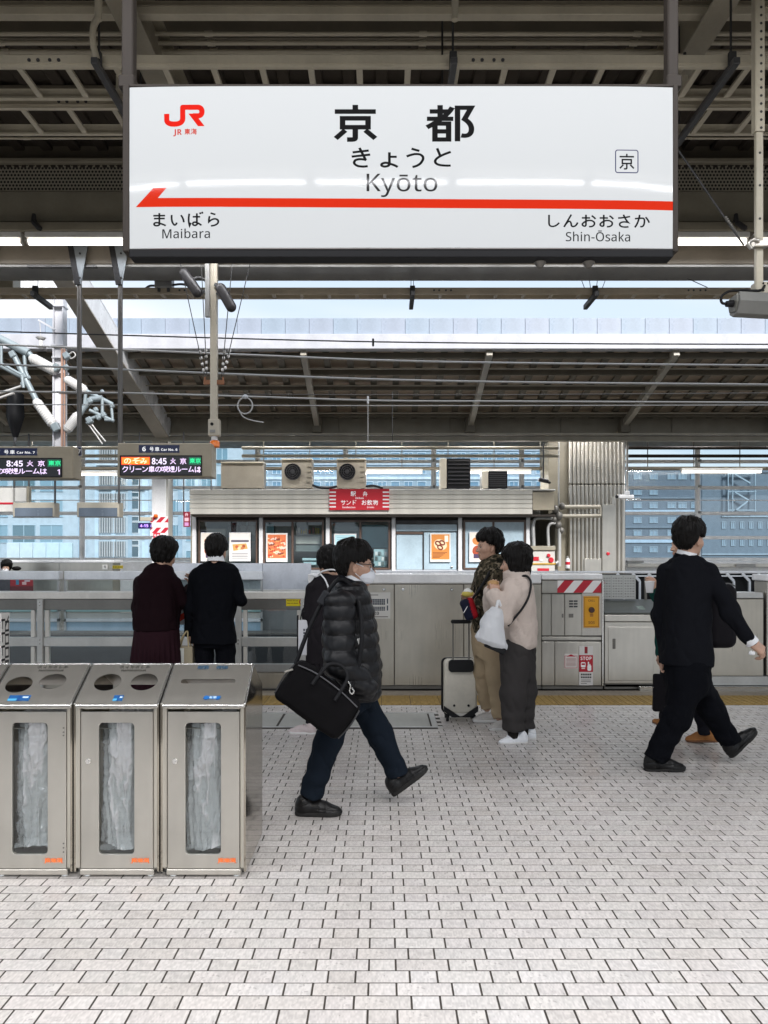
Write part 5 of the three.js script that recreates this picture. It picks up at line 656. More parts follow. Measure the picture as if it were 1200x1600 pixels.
  const fb = thing('fire_hydrant_box', 'grey equipment box with red lamp and red lettering at the kiosk right end', 'hydrant box', [X(848, 18.2), 0, -18.2]), H = part(fb); H(mb().px(829, 853, 868, 860, 18.2, 0.5, 0.01), 'top', M.beigeDark); H(mb().px(830, 860.5, 867, 990, 18.25, 0.4, 0.01), 'case', M.offWhite); H(mb().px(829, 880, 868, 882, 18.22, 0.1), 'trim', M.yellow); H(mb().px(830.5, 870, 842, 876, 18.23, 0.04).px(840, 888, 858, 893, 18.23, 0.04), 'red_plate', M.red); const lm = mb(); for (const [x, y, r] of [[861, 875, 0.07], [857, 868, 0.05]]) { const c = at(x, y, 18.25); lm.cyl(c, V(c.x, c.y, c.z + 0.05), r, r * 0.8, 14); } H(lm, 'red_lamp', M.red); H(mb().px(844, 874, 848, 877, 18.23, 0.03), 'handle', M.white);
}
{ // ribbed steel column, pipes
  const d = 19, o = thing('ribbed_column', 'wide stainless column clad in vertical ribs, right of the kiosk', 'column', [X(928, d), 0, -d]), A = part(o);
  A(mb().px(857, 690, 889, 990, d + 0.2, 1.0, 0.01), 'tan_side', paint([0.33, 0.295, 0.22], 0.6)); A(mb().px(889, 686, 977, 990, d + 0.12, 1.2), 'core', M.steelDark);
  for (let i = 0; i < 14; i++) { const x = 889 + i * 6.3; A(mb().px(x + 0.3, 688, x + 6.0, 756.5, d + 0.02, 0.11, 0.025), 'rib', M.steel); A(mb().px(x + 0.3, 757, x + 6.0, 990, d + 0.015, 0.11, 0.025), 'rib', M.steel); }
  A(mb().px(941, 788, 962, 990, d - 0.03, 0.06, 0.006), 'flat_panel', M.steel); A(mb().px(956, 776, 962, 788, d - 0.03, 0.06, 0.004), 'flat_panel', M.steel); A(mb().px(913, 873, 940, 990, d - 0.03, 0.06, 0.006), 'flat_panel', M.steel); const rd = mb(), c = at(950, 865, d - 0.03); rd.cyl(c, V(c.x, c.y, c.z + 0.03), 0.045, 0.04, 14); A(rd, 'red_lamp', M.red);
  const q = thing('pipe_manifold', 'cluster of grey pipes and valves between the kiosk and the ribbed column', 'pipes', [X(870, 18.4), Y(880, 18.4), -18.4]), B = part(q), dd = 18.4;
  B(mb().tube([at(834, 853, dd), at(834, 815, dd), at(838, 810, dd), at(866, 810, dd)], 0.045, 10).tube([at(857, 853, dd), at(857, 822, dd), at(861, 818, dd), at(870, 818, dd)], 0.04, 10), 'pipe', M.alu); B(mb().cyl(at(877, 792, dd), at(938, 792, dd), 0.05, 0.05, 12).cyl(at(877, 806, dd), at(938, 806, dd), 0.045, 0.045, 12).cyl(at(938, 792, dd), at(938, 806, dd), 0.03, 0.03), 'pipe', M.beigePale); B(mb().cyl(at(873, 690, dd), at(873, 790, dd), 0.02, 0.02).cyl(at(874, 826, dd), at(874, 885, dd), 0.045, 0.045, 10).tube([at(874, 885, dd), at(874, 878, dd), at(868, 880, dd)], 0.04, 8), 'riser', M.alu);
  const vv = mb(); for (const [x, y, r] of [[868, 796, 0.09], [873, 806, 0.10], [866, 812, 0.08], [872, 820, 0.09], [877, 829, 0.07], [878, 791, 0.08]]) vv.sph(at(x, y, dd), r, 1, 1.2, 1, 10); B(vv, 'valves', M.steelDark);
  const ex = thing('fire_extinguisher', 'small white and red fire extinguisher at the foot of the ribbed column', 'extinguisher', [X(887, 18.2), Y(888, 18.2), -18.2]); mb().lathe([[0, 0], [0.055, 0], [0.055, 0.20], [0.03, 0.25], [0, 0.26]], V(0, 0, 0), 14).build('bottle', M.white, ex); mb().lathe([[0.056, 0.09], [0.058, 0.09], [0.058, 0.16], [0.056, 0.16]], V(0, 0, 0), 14).build('band', M.red, ex); mb().box(0, 0.28, 0, 0.06, 0.05, 0.03, 0.008).build('valve', M.steelDark, ex);
  const cm = thing('ceiling_camera', 'white boxy camera on a long rod right of the ribbed column', 'camera', [X(978, 17.6), Y(775, 17.6), -17.6]); mb().cyl(V(0.03, 0, 0), V(0.03, 1.35, 0), 0.025, 0.025, 10).build('rod', M.offWhite, cm); mb().box(-0.02, -0.02, 0, 0.42, 0.09, 0.14, 0.015, 0, 0.3, 0).build('body', M.white, cm); mb().box(0.03, 0.07, 0, 0.10, 0.10, 0.10, 0.015).build('mount', M.white, cm); mb().cyl(V(-0.25, -0.02, 0.06), V(-0.21, -0.02, 0.05), 0.04, 0.04, 12).build('lens', M.black, cm);
}
{ // window wall with mullions and transoms
  const d = 24, o = thing('window_wall', 'tall glazed outer wall with white mullions behind the far platform', 'window wall', [0, 0, -d]), A = part(o), ms = []; for (let k = -4; k <= 8; k++) ms.push(403 + k * 137.2 + (k < 0 ? 1 : 0));
  for (const x of ms) { A(mb().cyl(at(x, 600, d - 0.1), V(X(x, d), 0, -d + 0.1), 0.085, 0.085, 14), 'mullion', M.white); }
  for (const y of [640, 681, 721, 762, 802, 840, 874]) A(mb().px(ms[0], y - 2.6, ms[ms.length - 1], y + 2.6, d, 0.10, 0.012), 'transom', M.white);
  A(mb().px(ms[0], 781, ms[ms.length - 1], 782.3, d + 0.02, 0.03), 'tie_bar', M.white);
  const ys = [640, 681, 721, 762, 802, 840, 874]; for (let i = 0; i + 1 < ms.length; i++) for (let j = 0; j + 1 < ys.length; j++) if (ms[i + 1] > -150 && ms[i] < 1350 && j > 0) A(mb().px(ms[i] + 4.2, ys[j] + 2.8, ms[i + 1] - 4.2, ys[j + 1] - 2.8, d + 0.04, 0.012), 'glass_pane', M.glassBlue);
  A(mb().px(ms[0], 877, ms[ms.length - 1], 1000, d, 0.25, 0.01), 'sill_wall', M.white); A(mb().px(980, 880.5, 1500, 886, d - 0.25, 0.1, 0.01), 'ledge', M.offWhite); A(mb().px(1150, 881, 1181, 886, d - 0.32, 0.1, 0.01).px(980, 876, 1006, 879, d - 0.1, 0.1), 'ledge_box', M.grey);
  for (let k = 0; k < ms.length; k++) A(mb().box(X(ms[k], d), Y(761, d), -d + 0.22, 0.08, 0.08, 0.10, 0.01).box(X(ms[k], d), Y(801, d), -d + 0.22, 0.08, 0.08, 0.10, 0.01).box(X(ms[k], d), Y(721, d), -d + 0.22, 0.08, 0.08, 0.10, 0.01), 'fixing', M.grey);
}
{ // buildings beyond
  const d = 46, win = M.glassDark, B2 = (name, label, a, c, ytop, dd) => { const o = thing(name, label, 'building', [X((a + c) / 2, dd), -1.3, -dd]); return [o, part(o)]; };
  const wn = (A, o, a, y0, c, y1, dd, fm, gm = win, mid = true) => { const f = mb().px(a, y0, c, y0 + 0.8, dd - 0.06, 0.2).px(a, y1 - 0.8, c, y1, dd - 0.06, 0.2).px(a, y0, a + 0.8, y1, dd - 0.055, 0.2).px(c - 0.8, y0, c, y1, dd - 0.055, 0.2); if (mid) f.px((a + c) / 2 - 0.5, y0, (a + c) / 2 + 0.5, y1, dd - 0.05, 0.2); const w = A(f, 'window', fm); A(mb().px(a + 0.8, y0 + 0.8, c - 0.8, y1 - 0.8, dd - 0.02, 0.1), 'pane', gm, w); w.children[0] && 0; };
  const slate = paint([0.085, 0.118, 0.155], 0.6), slate2 = paint([0.11, 0.15, 0.19], 0.6), pale = paint([0.47, 0.54, 0.59], 0.6), fr = paint([0.30, 0.38, 0.44], 0.5), paneM = std([0.20, 0.27, 0.33], { roughness: 0.15 }), tealDark = std([0.06, 0.10, 0.12], { roughness: 0.12 });
  { const [o, A] = B2('office_building', 'slate blue office building with paired windows behind the ribbed column, right', 940, 1100, 727, d); A(mb().px(900, 729, 1096, 990, d, 8), 'wall', slate); for (const y of [729, 776, 822, 869]) A(mb().px(900, y, 1096, y + 3, d - 0.12, 0.15), 'band', slate2); A(mb().px(900, 797, 1096, 803, d - 0.1, 0.12).px(900, 843, 1096, 848, d - 0.1, 0.12), 'band', paint([0.36, 0.46, 0.56])); for (const y of [740, 764, 785, 808, 828, 854]) for (const x of [990, 1015, 1043, 1060, 1080, 918, 945]) if (!(y === 764 && x > 1030)) wn(A, o, x, y, x + 13, y + 9, d, fr, paneM); }
  { const e = 49, [o, A] = B2('office_building', 'blue grey office building with narrow windows at the right edge', 1100, 1400, 737, e); A(mb().px(1097, 737, 1500, 990, e, 8), 'wall', slate2); A(mb().px(1097, 735, 1500, 738, e - 0.15, 0.3), 'parapet', slate); A(mb().px(1128, 806, 1500, 808, e - 0.1, 0.15).px(1097, 865, 1500, 867, e - 0.1, 0.15), 'band', fr); for (const y of [815, 842]) for (let k = 0; k < 14; k++) wn(A, o, 1128 + k * 14.2, y, 1134.5 + k * 14.2, y + 11, e, fr, paneM, true);
    const s = thing('outside_stair', 'pale steel outside stair on the building at the right edge', 'stair', [X(1160, e - 1), -1.3, -e + 1]), S = part(s); for (const x of [1138, 1145, 1180]) S(mb().px(x - 0.7, 735, x + 0.7, 800, e - 0.52, 0.1), 'post', fr); for (const y of [740, 768, 797]) S(mb().px(1138, y - 0.7, 1182, y + 0.7, e - 0.5, 0.2), 'landing', fr); for (const [y0, y1] of [[741, 755], [769, 783]]) S(mb().bar(at(1148, y0, e - 0.55), at(1172, y1, e - 0.55), 0.1, 0.09), 'flight', fr); S(mb().bar(at(1150, 797, e - 0.55), at(1168, 783, e - 0.55), 0.1, 0.09), 'flight', fr); }
  { const e = 52, [o, A] = B2('office_building', 'pale blue block with grids of windows seen over the kiosk roof', 390, 880, 690, e); A(mb().px(380, 700, 884, 990, e, 9), 'wall', paint([0.30, 0.39, 0.47])); for (const y of [700, 722, 745, 768]) A(mb().px(380, y, 884, y + 4, e - 0.1, 0.14), 'band', paint([0.62, 0.70, 0.78])); for (const y of [707, 729, 752]) for (let k = 0; k < 24; k++) wn(A, o, 384 + k * 20.6, y, 398 + k * 20.6, y + 12, e, paint([0.62, 0.72, 0.80]), std([0.15, 0.26, 0.36], { roughness: 0.1 }), k % 2 === 0); }
  { const e = 44, [o, A] = B2('apartment_building', 'pale blue building with louvred grilles and white windows behind the left displays', -300, 340, 650, e); A(mb().px(-500, 640, 380, 990, e, 9), 'wall', pale); for (let k = 0; k < 9; k++) A(mb().px(128 + k * 26 - 6, 640, 134 + k * 26 - 6, 990, e - 0.1, 0.2), 'pilaster', k % 3 ? paint([0.55, 0.66, 0.74]) : paint([0.36, 0.46, 0.54]));
    for (let j = 0; j < 6; j++) { const y = 696 + j * 37.5; const gp = mb().px(154, y, 196, y + 24, e - 0.02, 0.1); A(gp, 'grille_back', tealDark); for (let k = 0; k < 11; k++) A(mb().px(155 + k * 3.8, y, 156.8 + k * 3.8, y + 24, e - 0.2, 0.1), 'slat', paint([0.50, 0.48, 0.47])); A(mb().px(150, y + 28, 232, y + 31, e - 0.2, 0.3), 'balcony_edge', paint([0.60, 0.66, 0.70])); wn(A, o, 201, y - 2, 217, y + 6, e, M.white, tealDark, false); wn(A, o, 201, y + 7, 217, y + 25, e, M.white, tealDark, false); A(mb().px(222, y, 232, y + 28, e - 0.05, 0.1), 'pale_panel', paint([0.60, 0.72, 0.78])); }
    for (let j = 0; j < 5; j++) for (let k = 0; k < 5; k++) { const y = 700 + j * 40; if (j < 4) wn(A, o, -110 + k * 43, y, -74 + k * 43, y + 28, e, paint([0.42, 0.55, 0.62]), k % 2 ? std([0.10, 0.17, 0.20], { roughness: 0.1 }) : std([0.20, 0.31, 0.37], { roughness: 0.12 }), true); }
    for (let j = 0; j < 5; j++) for (let k = 0; k < 4; k++) wn(A, o, 266 + k * 24, 700 + j * 40, 284 + k * 24, 726 + j * 40, e, paint([0.55, 0.68, 0.75]), std([0.16, 0.27, 0.33], { roughness: 0.1 }), true);
    const p = thing('white_hoarding', 'white panelled hoarding beyond the window wall at the lower left', 'hoarding', [X(60, 40), -1.3, -40]), P2 = part(p); for (let k = 0; k < 5; k++) P2(mb().px(10 + k * 20.6, 848, 30 + k * 20.6, 990, 40, 0.2, 0.02), 'panel', paint([0.66 - 0.02 * k, 0.72, 0.76], 0.5)); }
}
// ---------- stainless recycling bins ----------
{
  const W = 0.398, D = 0.48, HF = 0.813, HR = 0.965, dz = 0.224, P = 0.405, xR = -0.633, z0 = -3.45;
  const side = std([0.50, 0.47, 0.42], { metalness: 0.95, roughness: 0.10, map: T.steelStain });
  const wrinkle = (x, y, z) => { const w = 0.06 * (noise3(x * 22, y * 22, z * 22) - 0.5); x += w; y -= w * 1.7; z += w; let s = 0, a = 1, f = 7.5; for (let i = 0; i < 4; i++) { s += a * Math.pow(1 - Math.abs(2 * noise3(x * f + 3, y * f * 0.55, z * f) - 1), 2.2); f *= 2.2; a *= 0.42; } return s / 1.75; };
  const bagMat = phy([0.96, 0.97, 0.98], { transmission: 0.72, thickness: 0, roughness: 0.16, ior: 1.45, clearcoat: 0.7, clearcoatRoughness: 0.1 });
  function makeBin(name, label, kind, pos, seed) {
    const o = thing(name, label, 'rubbish bin', pos, 0, 'stainless recycling bins in a row'), w2 = W / 2;
    // body: two front pillars, sides, back, floor, feet
    for (const s of [-1, 1]) mb().box(s * (w2 - 0.014), HF / 2 + 0.02, -0.018, 0.027, HF - 0.05, 0.035, 0.005).build('pillar', M.steelV, o);
    for (const s of [-1, 1]) {
      const g = mb().ext([[0, 0.03], [D, 0.03], [D, HF + 0.012], [dz, HR - 0.006], [0, HF - 0.004]], 0.008, 0.001); g.rotateY(Math.PI / 2); g.translate(s * (w2 - 0.005) - 0.004, 0, -0.0); mb().add(g).build('side_panel', side, o);
    }
    mb().box(0, HF / 2, -D + 0.006, W - 0.03, HF - 0.06, 0.008).build('back_panel', M.steelV, o); mb().box(0, 0.045, -D / 2, W - 0.03, 0.02, D - 0.03).build('floor_panel', M.steelDark, o);
    mb().box(0, 0.026, -0.018, W - 0.05, 0.026, 0.03, 0.003).build('plinth', M.steel, o);
    for (const [a, c] of [[-1, 0.04], [1, 0.04], [-1, D - 0.05], [1, D - 0.05]]) mb().cyl(V(a * (w2 - 0.05), 0, -c), V(a * (w2 - 0.05), 0.03, -c), 0.02, 0.014, 12).build('foot', M.steelBright, o);
    // lid: front slope with its openings, ridge, back slope
    const L = Math.hypot(dz, HR - HF), ang = Math.atan2(HR - HF, dz), sh = roundRect(W - 0.006, L, 0.008);
    const hole = (x, y, a, b) => { const p = new THREE.Path(); p.absellipse(x, y, a, b, 0, 2 * Math.PI, true); sh.holes.push(p); };
    if (kind === 'slot') { const p = roundRect(0.262, 0.030, 0.014, true); const q = new THREE.Path(p.getPoints(8).map((v) => new THREE.Vector2(v.x - 0.005, v.y + 0.012)).reverse()); sh.holes.push(q); }
    else if (kind === 'wide') { hole(-0.10, -0.01, 0.063, 0.055); hole(0.055, 0.012, 0.063, 0.052); } else { hole(-0.083, 0.006, 0.064, 0.058); hole(0.092, 0.008, 0.064, 0.058); }
    const slope = new THREE.ExtrudeGeometry(sh, { depth: 0.004, bevelEnabled: false, curveSegments: 20 }); slope.rotateX(-(Math.PI / 2 - ang)); slope.translate(0, (HF + HR) / 2, -dz / 2); const lid = mb().add(slope).build('lid', M.steel, o);
    const back = new THREE.BoxGeometry(W - 0.006, 0.004, Math.hypot(D - dz, HR - HF)); back.rotateX(-Math.atan2(HR - HF - 0.012, D - dz)); back.translate(0, (HF + HR) / 2 + 0.004, -(D + dz) / 2); mb().add(back).build('lid_back', M.steel, o);
    const rim = mb(); { const q = [V(-w2 + 0.005, HF, 0.0), V(-w2 + 0.005, HR, -dz), V(w2 - 0.005, HR, -dz), V(w2 - 0.005, HF, 0.0)]; for (let i = 0; i < 3; i++) rim.cyl(q[i], q[i + 1], 0.0055, 0.0055, 10).sph(q[i + 1], 0.0055, 1, 1, 1, 8); } rim.build('lid_rim', M.steelBright, o);
    mb().box(0, HF - 0.011, -0.014, W, 0.026, 0.036, 0.009).build('front_lip', M.steelBright, o);
    const onLid = (name2, x, v, w, h, t, lb, mo = {}) => { const m4 = new THREE.Matrix4().makeRotationX(-(Math.PI / 2 - ang)); plate(name2, o, x, HF + (HR - HF) * v + 0.006 * Math.cos(ang), -dz * v + 0.006 * Math.sin(ang), w, h, 0.002, t, { roughness: 0.4, ...mo }, lb, m4); };
    if (kind === 'slot') { onLid('lid_lettering', 0.0, 0.90, 0.20, 0.034, board(256, 44, (c) => { c.strokeStyle = '#3c5a70'; glyphs(c, '新聞', 30, 6, 32, 11, 1.1); glyphs(c, '雑誌', 150, 6, 32, 11, 1.1); }), 'lettering for newspapers and magazines', { transparent: true }); onLid('blue_sticker', 0.035, 0.13, 0.088, 0.03, board(128, 44, (c) => { c.fillStyle = '#1868b0'; c.beginPath(); c.arc(26, 22, 18, 0, 7); c.fill(); fill(c, '#1868b0', 22, 8, 100, 26); c.strokeStyle = '#cfe4f4'; glyphs(c, '新聞', 46, 10, 22, 12, 1.2); }), 'blue sticker', { transparent: true }); }
    else { onLid('lid_lettering', 0.02, 0.87, 0.21, 0.05, board(256, 60, (c) => { c.strokeStyle = '#4c4a44'; glyphs(c, 'ペットボトル', 34, 4, 28, 9, 1.12); words(c, 'PLASTIC BOTTLES', 128, 54, 18, '#54514a', 'sans-serif', 'bold'); }), 'lettering for plastic bottles', { transparent: true }); onLid('blue_sticker', kind === 'wide' ? -0.06 : 0.0, 0.12, kind === 'wide' ? 0.10 : 0.045, 0.036, board(96, 36, (c) => { fill(c, '#155a98', 0, 0, 96, 36); fill(c, '#57b0dc', 0, 22, 40, 14); fill(c, '#0e4a8c', 44, 0, 10, 36); fill(c, '#d6e8f4', 62, 8, 26, 10); }), 'blue sticker'); }
    const inn = mb().box(0, HF - 0.02, -D / 2, W - 0.04, 0.004, D - 0.05).build('inner_collar', M.steelDark, o); inn.position.y = -0.10;
    // door with a round cornered window
    const dw = W - 0.062, dh = HF - 0.08, ds = roundRect(dw, dh, 0.004), wp = roundRect(0.166, 0.615, 0.022, true), wo = new THREE.Path(wp.getPoints(6).map((v) => new THREE.Vector2(v.x - 0.002, v.y + 0.008)).reverse()); ds.holes.push(wo);
    const dg = new THREE.ExtrudeGeometry(ds, { depth: 0.010, bevelEnabled: true, bevelSize: 0.002, bevelThickness: 0.002, bevelSegments: 2, bevelOffset: -0.002, curveSegments: 8 }); dg.translate(0, dh / 2 + 0.042, -0.018); const door = mb().add(dg).build('door', M.steel, o);
    mb().box(-0.002, dh / 2 + 0.05, -0.020, 0.19, 0.64, 0.003).build('window_pane', phy([0.93, 0.95, 0.95], { transmission: 1, thickness: 0, roughness: 0.04 }), door);
    const lk = mb().cyl(V(-dw / 2 + 0.036, 0.545, -0.008), V(-dw / 2 + 0.036, 0.545, 0.002), 0.014, 0.012, 18).cyl(V(-dw / 2 + 0.036, 0.545, 0.002), V(-dw / 2 + 0.036, 0.545, 0.005), 0.007, 0.006, 12); if (kind !== 'wide') lk.build('lock', M.steelBright, door); else { const h2 = mb(); for (const y of [0.70, 0.68, 0.665, 0.16, 0.14, 0.12]) h2.cyl(V(dw / 2 - 0.012, y, -0.007), V(dw / 2 - 0.012, y, -0.004), 0.004, 0.004, 8); h2.build('rivets', M.steelDark, door).userData.kind = 'stuff'; }
    plate('maker_mark', door, dw / 2 - 0.058, 0.082, -0.0045, 0.10, 0.028, 0.002, board(160, 44, (c) => { words(c, 'JR', 36, 38, 42, '#f0793a', 'sans-serif', 'bold', 'center', 1.2); c.strokeStyle = '#f0793a'; glyphs(c, '東海', 72, 6, 34, 12, 1.2); }), { roughness: 0.5, transparent: true }, 'orange operator mark');
    // crumpled clear bag inside
    const bg = new THREE.CylinderGeometry(0.125, 0.13, 0.60, 150, 170, true), p = bg.attributes.position;
    for (let i = 0; i < p.count; i++) { const x = p.getX(i), y = p.getY(i), z = p.getZ(i), a = Math.atan2(z, x), n = wrinkle(Math.cos(a) * 0.5 + seed, y * 1.2, Math.sin(a) * 0.5), low = sstep(-0.3, 0.2, y), k = 0.98 + 0.26 * (n - 0.4) - 0.06 * (1 - low) + 0.05 * Math.sin(a * 3 + seed * 5 + y * 9); p.setXYZ(i, x * k * 0.92, y + 0.035 * (noise3(x * 9 + seed, 1, z * 9) - 0.5), z * k * 1.1); }
    bg.computeVertexNormals(); bg.translate(0.01, 0.43, -0.155); mb().add(bg).build('bin_bag', bagMat, o);
    const bt = new THREE.PlaneGeometry(0.22, 0.2, 24, 24), q = bt.attributes.position; bt.rotateX(-Math.PI / 2); for (let i = 0; i < q.count; i++) q.setY(i, 0.05 * wrinkle(q.getX(i) + seed, 0.3, q.getZ(i))); bt.computeVertexNormals(); bt.translate(0.01, 0.095, -0.15); mb().add(bt).build('bag_bottom', bagMat, o);
    mb().tube([V(-0.045, 0.665 - (kind === 'round' ? 0.05 : 0), -0.055), V(-0.04, 0.652 - (kind === 'round' ? 0.05 : 0), -0.05), V(0.04, 0.652 - (kind === 'round' ? 0.05 : 0), -0.05), V(0.05, 0.665 - (kind === 'round' ? 0.05 : 0), -0.055)], 0.004, 6).build('bag_hoop', M.steelBright, o);
    return o;
  }
  const cx = (i) => xR - W / 2 - i * P;
  makeBin('recycling_bin', 'stainless recycling bin with one long slot in its lid, rightmost of the row', 'slot', [cx(0), 0, z0], 0.3);
  makeBin('recycling_bin', 'stainless recycling bin with two round openings and bottle lettering, second from the right', 'round', [cx(1), 0, z0], 1.7);
  makeBin('recycling_bin', 'stainless recycling bin with a large blue sticker between its openings, at the left edge', 'wide', [cx(2), 0, z0], 2.9);
  makeBin('recycling_bin', 'stainless recycling bin of which only a lid corner shows at the left edge', 'round', [cx(3), 0, z0], 4.1);
}
// ---------- figures: signed distance fields meshed by surface nets ----------
const smin = (a, b, k) => { const h = Math.max(k - Math.abs(a - b), 0) / k; return Math.min(a, b) - h * h * k * 0.25; }, smax = (a, b, k) => -smin(-a, -b, k);
function cap(a, b, ra, rb) { const bx = b.x - a.x, by = b.y - a.y, bz = b.z - a.z, l2 = bx * bx + by * by + bz * bz || 1e-9; return (x, y, z) => { const px = x - a.x, py = y - a.y, pz = z - a.z, t = clamp((px * bx + py * by + pz * bz) / l2), qx = px - t * bx, qy = py - t * by, qz = pz - t * bz; return Math.sqrt(qx * qx + qy * qy + qz * qz) - (ra + (rb - ra) * t); }; }
function ell(c, rx, ry, rz) { return (x, y, z) => { const a = (x - c.x) / rx, b = (y - c.y) / ry, e = (z - c.z) / rz, k0 = Math.sqrt(a * a + b * b + e * e), k1 = Math.sqrt(a * a / (rx * rx) + b * b / (ry * ry) + e * e / (rz * rz)); return k1 < 1e-9 ? -Math.min(rx, ry, rz) : k0 * (k0 - 1) / k1; }; }
function rbox(c, hx, hy, hz, r) { return (x, y, z) => { const a = Math.abs(x - c.x) - hx + r, b = Math.abs(y - c.y) - hy + r, e = Math.abs(z - c.z) - hz + r; return Math.hypot(Math.max(a, 0), Math.max(b, 0), Math.max(e, 0)) + Math.min(Math.max(a, b, e), 0) - r; }; }
const uni = (list, k) => (x, y, z) => { let d = 1e9; for (const f of list) d = d > 1e8 ? f(x, y, z) : smin(d, f(x, y, z), k); return d; };
function loft(levels, k = 0.03, pw = 2.3) {                  // levels from top to bottom: [y, cx, cz, half width, half depth]
  const L = levels.slice().sort((a, b) => a[0] - b[0]), lo = L[0][0], hi = L[L.length - 1][0];
  return (x, y, z) => {
    const yy = clamp(y, lo, hi); let i = 0; while (i + 2 < L.length && L[i + 1][0] < yy) i++;
    const A = L[i], B = L[i + 1], t0 = (yy - A[0]) / (B[0] - A[0]), t = t0 * t0 * (3 - 2 * t0) * 0.5 + t0 * 0.5, w = lerp(A[3], B[3], t), e = lerp(A[4], B[4], t), u = Math.abs(x - lerp(A[1], B[1], t)) / w, v = Math.abs(z - lerp(A[2], B[2], t)) / e;
    const d = (Math.pow(Math.pow(u, pw) + Math.pow(v, pw), 1 / pw) - 1) * Math.min(w, e);
    return smax(smax(d, y - hi, k), lo - y, k * 0.5);
  };
}
function meshSDF(f, min, max, h) {
  const nx = Math.ceil((max.x - min.x) / h) + 1, ny = Math.ceil((max.y - min.y) / h) + 1, nz = Math.ceil((max.z - min.z) / h) + 1, N = nx * ny * nz, F0 = new Float32Array(N), BS = 4;
  for (let bz = 0; bz < nz; bz += BS) for (let by = 0; by < ny; by += BS) for (let bx = 0; bx < nx; bx += BS) {
    const c = f(min.x + (bx + 1.5) * h, min.y + (by + 1.5) * h, min.z + (bz + 1.5) * h), far = Math.abs(c) > h * BS * 2.2;
    for (let k = bz; k < Math.min(bz + BS, nz); k++) for (let j = by; j < Math.min(by + BS, ny); j++) for (let i = bx; i < Math.min(bx + BS, nx); i++) F0[(k * ny + j) * nx + i] = far ? c : f(min.x + i * h, min.y + j * h, min.z + k * h);
  }
  const id = new Int32Array(N).fill(-1), pos = [], idx = [];
  for (let k = 0; k + 1 < nz; k++) for (let j = 0; j + 1 < ny; j++) for (let i = 0; i + 1 < nx; i++) {
    let s = 0, n = 0, X0 = 0, Y0 = 0, Z0 = 0; const o = (k * ny + j) * nx + i, g = (a, b, c) => F0[o + a + b * nx + c * nx * ny];
    for (let q = 0; q < 8; q++) if (g(q & 1, (q >> 1) & 1, q >> 2) < 0) s++;
    if (s === 0 || s === 8) continue;
    const e = (a, b, c, a2, b2, c2) => { const u = g(a, b, c), v = g(a2, b2, c2); if ((u < 0) !== (v < 0)) { const t = u / (u - v); X0 += a + (a2 - a) * t; Y0 += b + (b2 - b) * t; Z0 += c + (c2 - c) * t; n++; } };
    for (const b of [0, 1]) for (const c of [0, 1]) { e(0, b, c, 1, b, c); e(b, 0, c, b, 1, c); e(b, c, 0, b, c, 1); }
    id[o] = pos.length / 3; pos.push(min.x + (i + X0 / n) * h, min.y + (j + Y0 / n) * h, min.z + (k + Z0 / n) * h);
  }
  const quad = (a, b, c, d, flip) => { if (a < 0 || b < 0 || c < 0 || d < 0) return; flip ? idx.push(a, c, b, a, d, c) : idx.push(a, b, c, a, c, d); }, sx = 1, sy = nx, sz = nx * ny;
  for (let k = 1; k + 1 < nz; k++) for (let j = 1; j + 1 < ny; j++) for (let i = 1; i + 1 < nx; i++) {
    const o = (k * ny + j) * nx + i, a = F0[o] < 0;
    if (a !== F0[o + sx] < 0) quad(id[o - sy - sz], id[o - sz], id[o], id[o - sy], !a);
    if (a !== F0[o + sy] < 0) quad(id[o - sx - sz], id[o - sx], id[o], id[o - sz], !a);
    if (a !== F0[o + sz] < 0) quad(id[o - sx - sy], id[o - sy], id[o], id[o - sx], !a);
  }
  const nor = new Float32Array(pos.length), e = h * 0.45;
  for (let i = 0; i < pos.length; i += 3) { const x = pos[i], y = pos[i + 1], z = pos[i + 2], a = f(x + e, y, z) - f(x - e, y, z), b = f(x, y + e, z) - f(x, y - e, z), c = f(x, y, z + e) - f(x, y, z - e), l = Math.hypot(a, b, c) || 1; nor[i] = a / l; nor[i + 1] = b / l; nor[i + 2] = c / l; }
  const g = new THREE.BufferGeometry(); g.setAttribute('position', new THREE.Float32BufferAttribute(pos, 3)); g.setAttribute('normal', new THREE.BufferAttribute(nor, 3)); g.setIndex(idx); return boxUV(g);
}
const sdfMesh = (name, f, min, max, h, mat, parent, color) => { const g = meshSDF(f, min, max, h); if (color) { const p = g.attributes.position, c = new Float32Array(p.count * 3); for (let i = 0; i < p.count; i++) c.set(color(p.getX(i), p.getY(i), p.getZ(i)), i * 3); g.setAttribute('color', new THREE.BufferAttribute(c, 3)); } const m = new THREE.Mesh(g, mat); m.name = name; parent.add(m); return m; };
const frame = (p, yaw, pitch = 0, roll = 0, s = 1) => new THREE.Matrix4().compose(p, new THREE.Quaternion().setFromEuler(new THREE.Euler(pitch, yaw, roll, 'YXZ')), V(s, s, s));
const warp = (f, m, s = 1) => { const e = m.clone().invert().elements; return (x, y, z) => f(e[0] * x + e[4] * y + e[8] * z + e[12], e[1] * x + e[5] * y + e[9] * z + e[13], e[2] * x + e[6] * y + e[10] * z + e[14]) * s; };
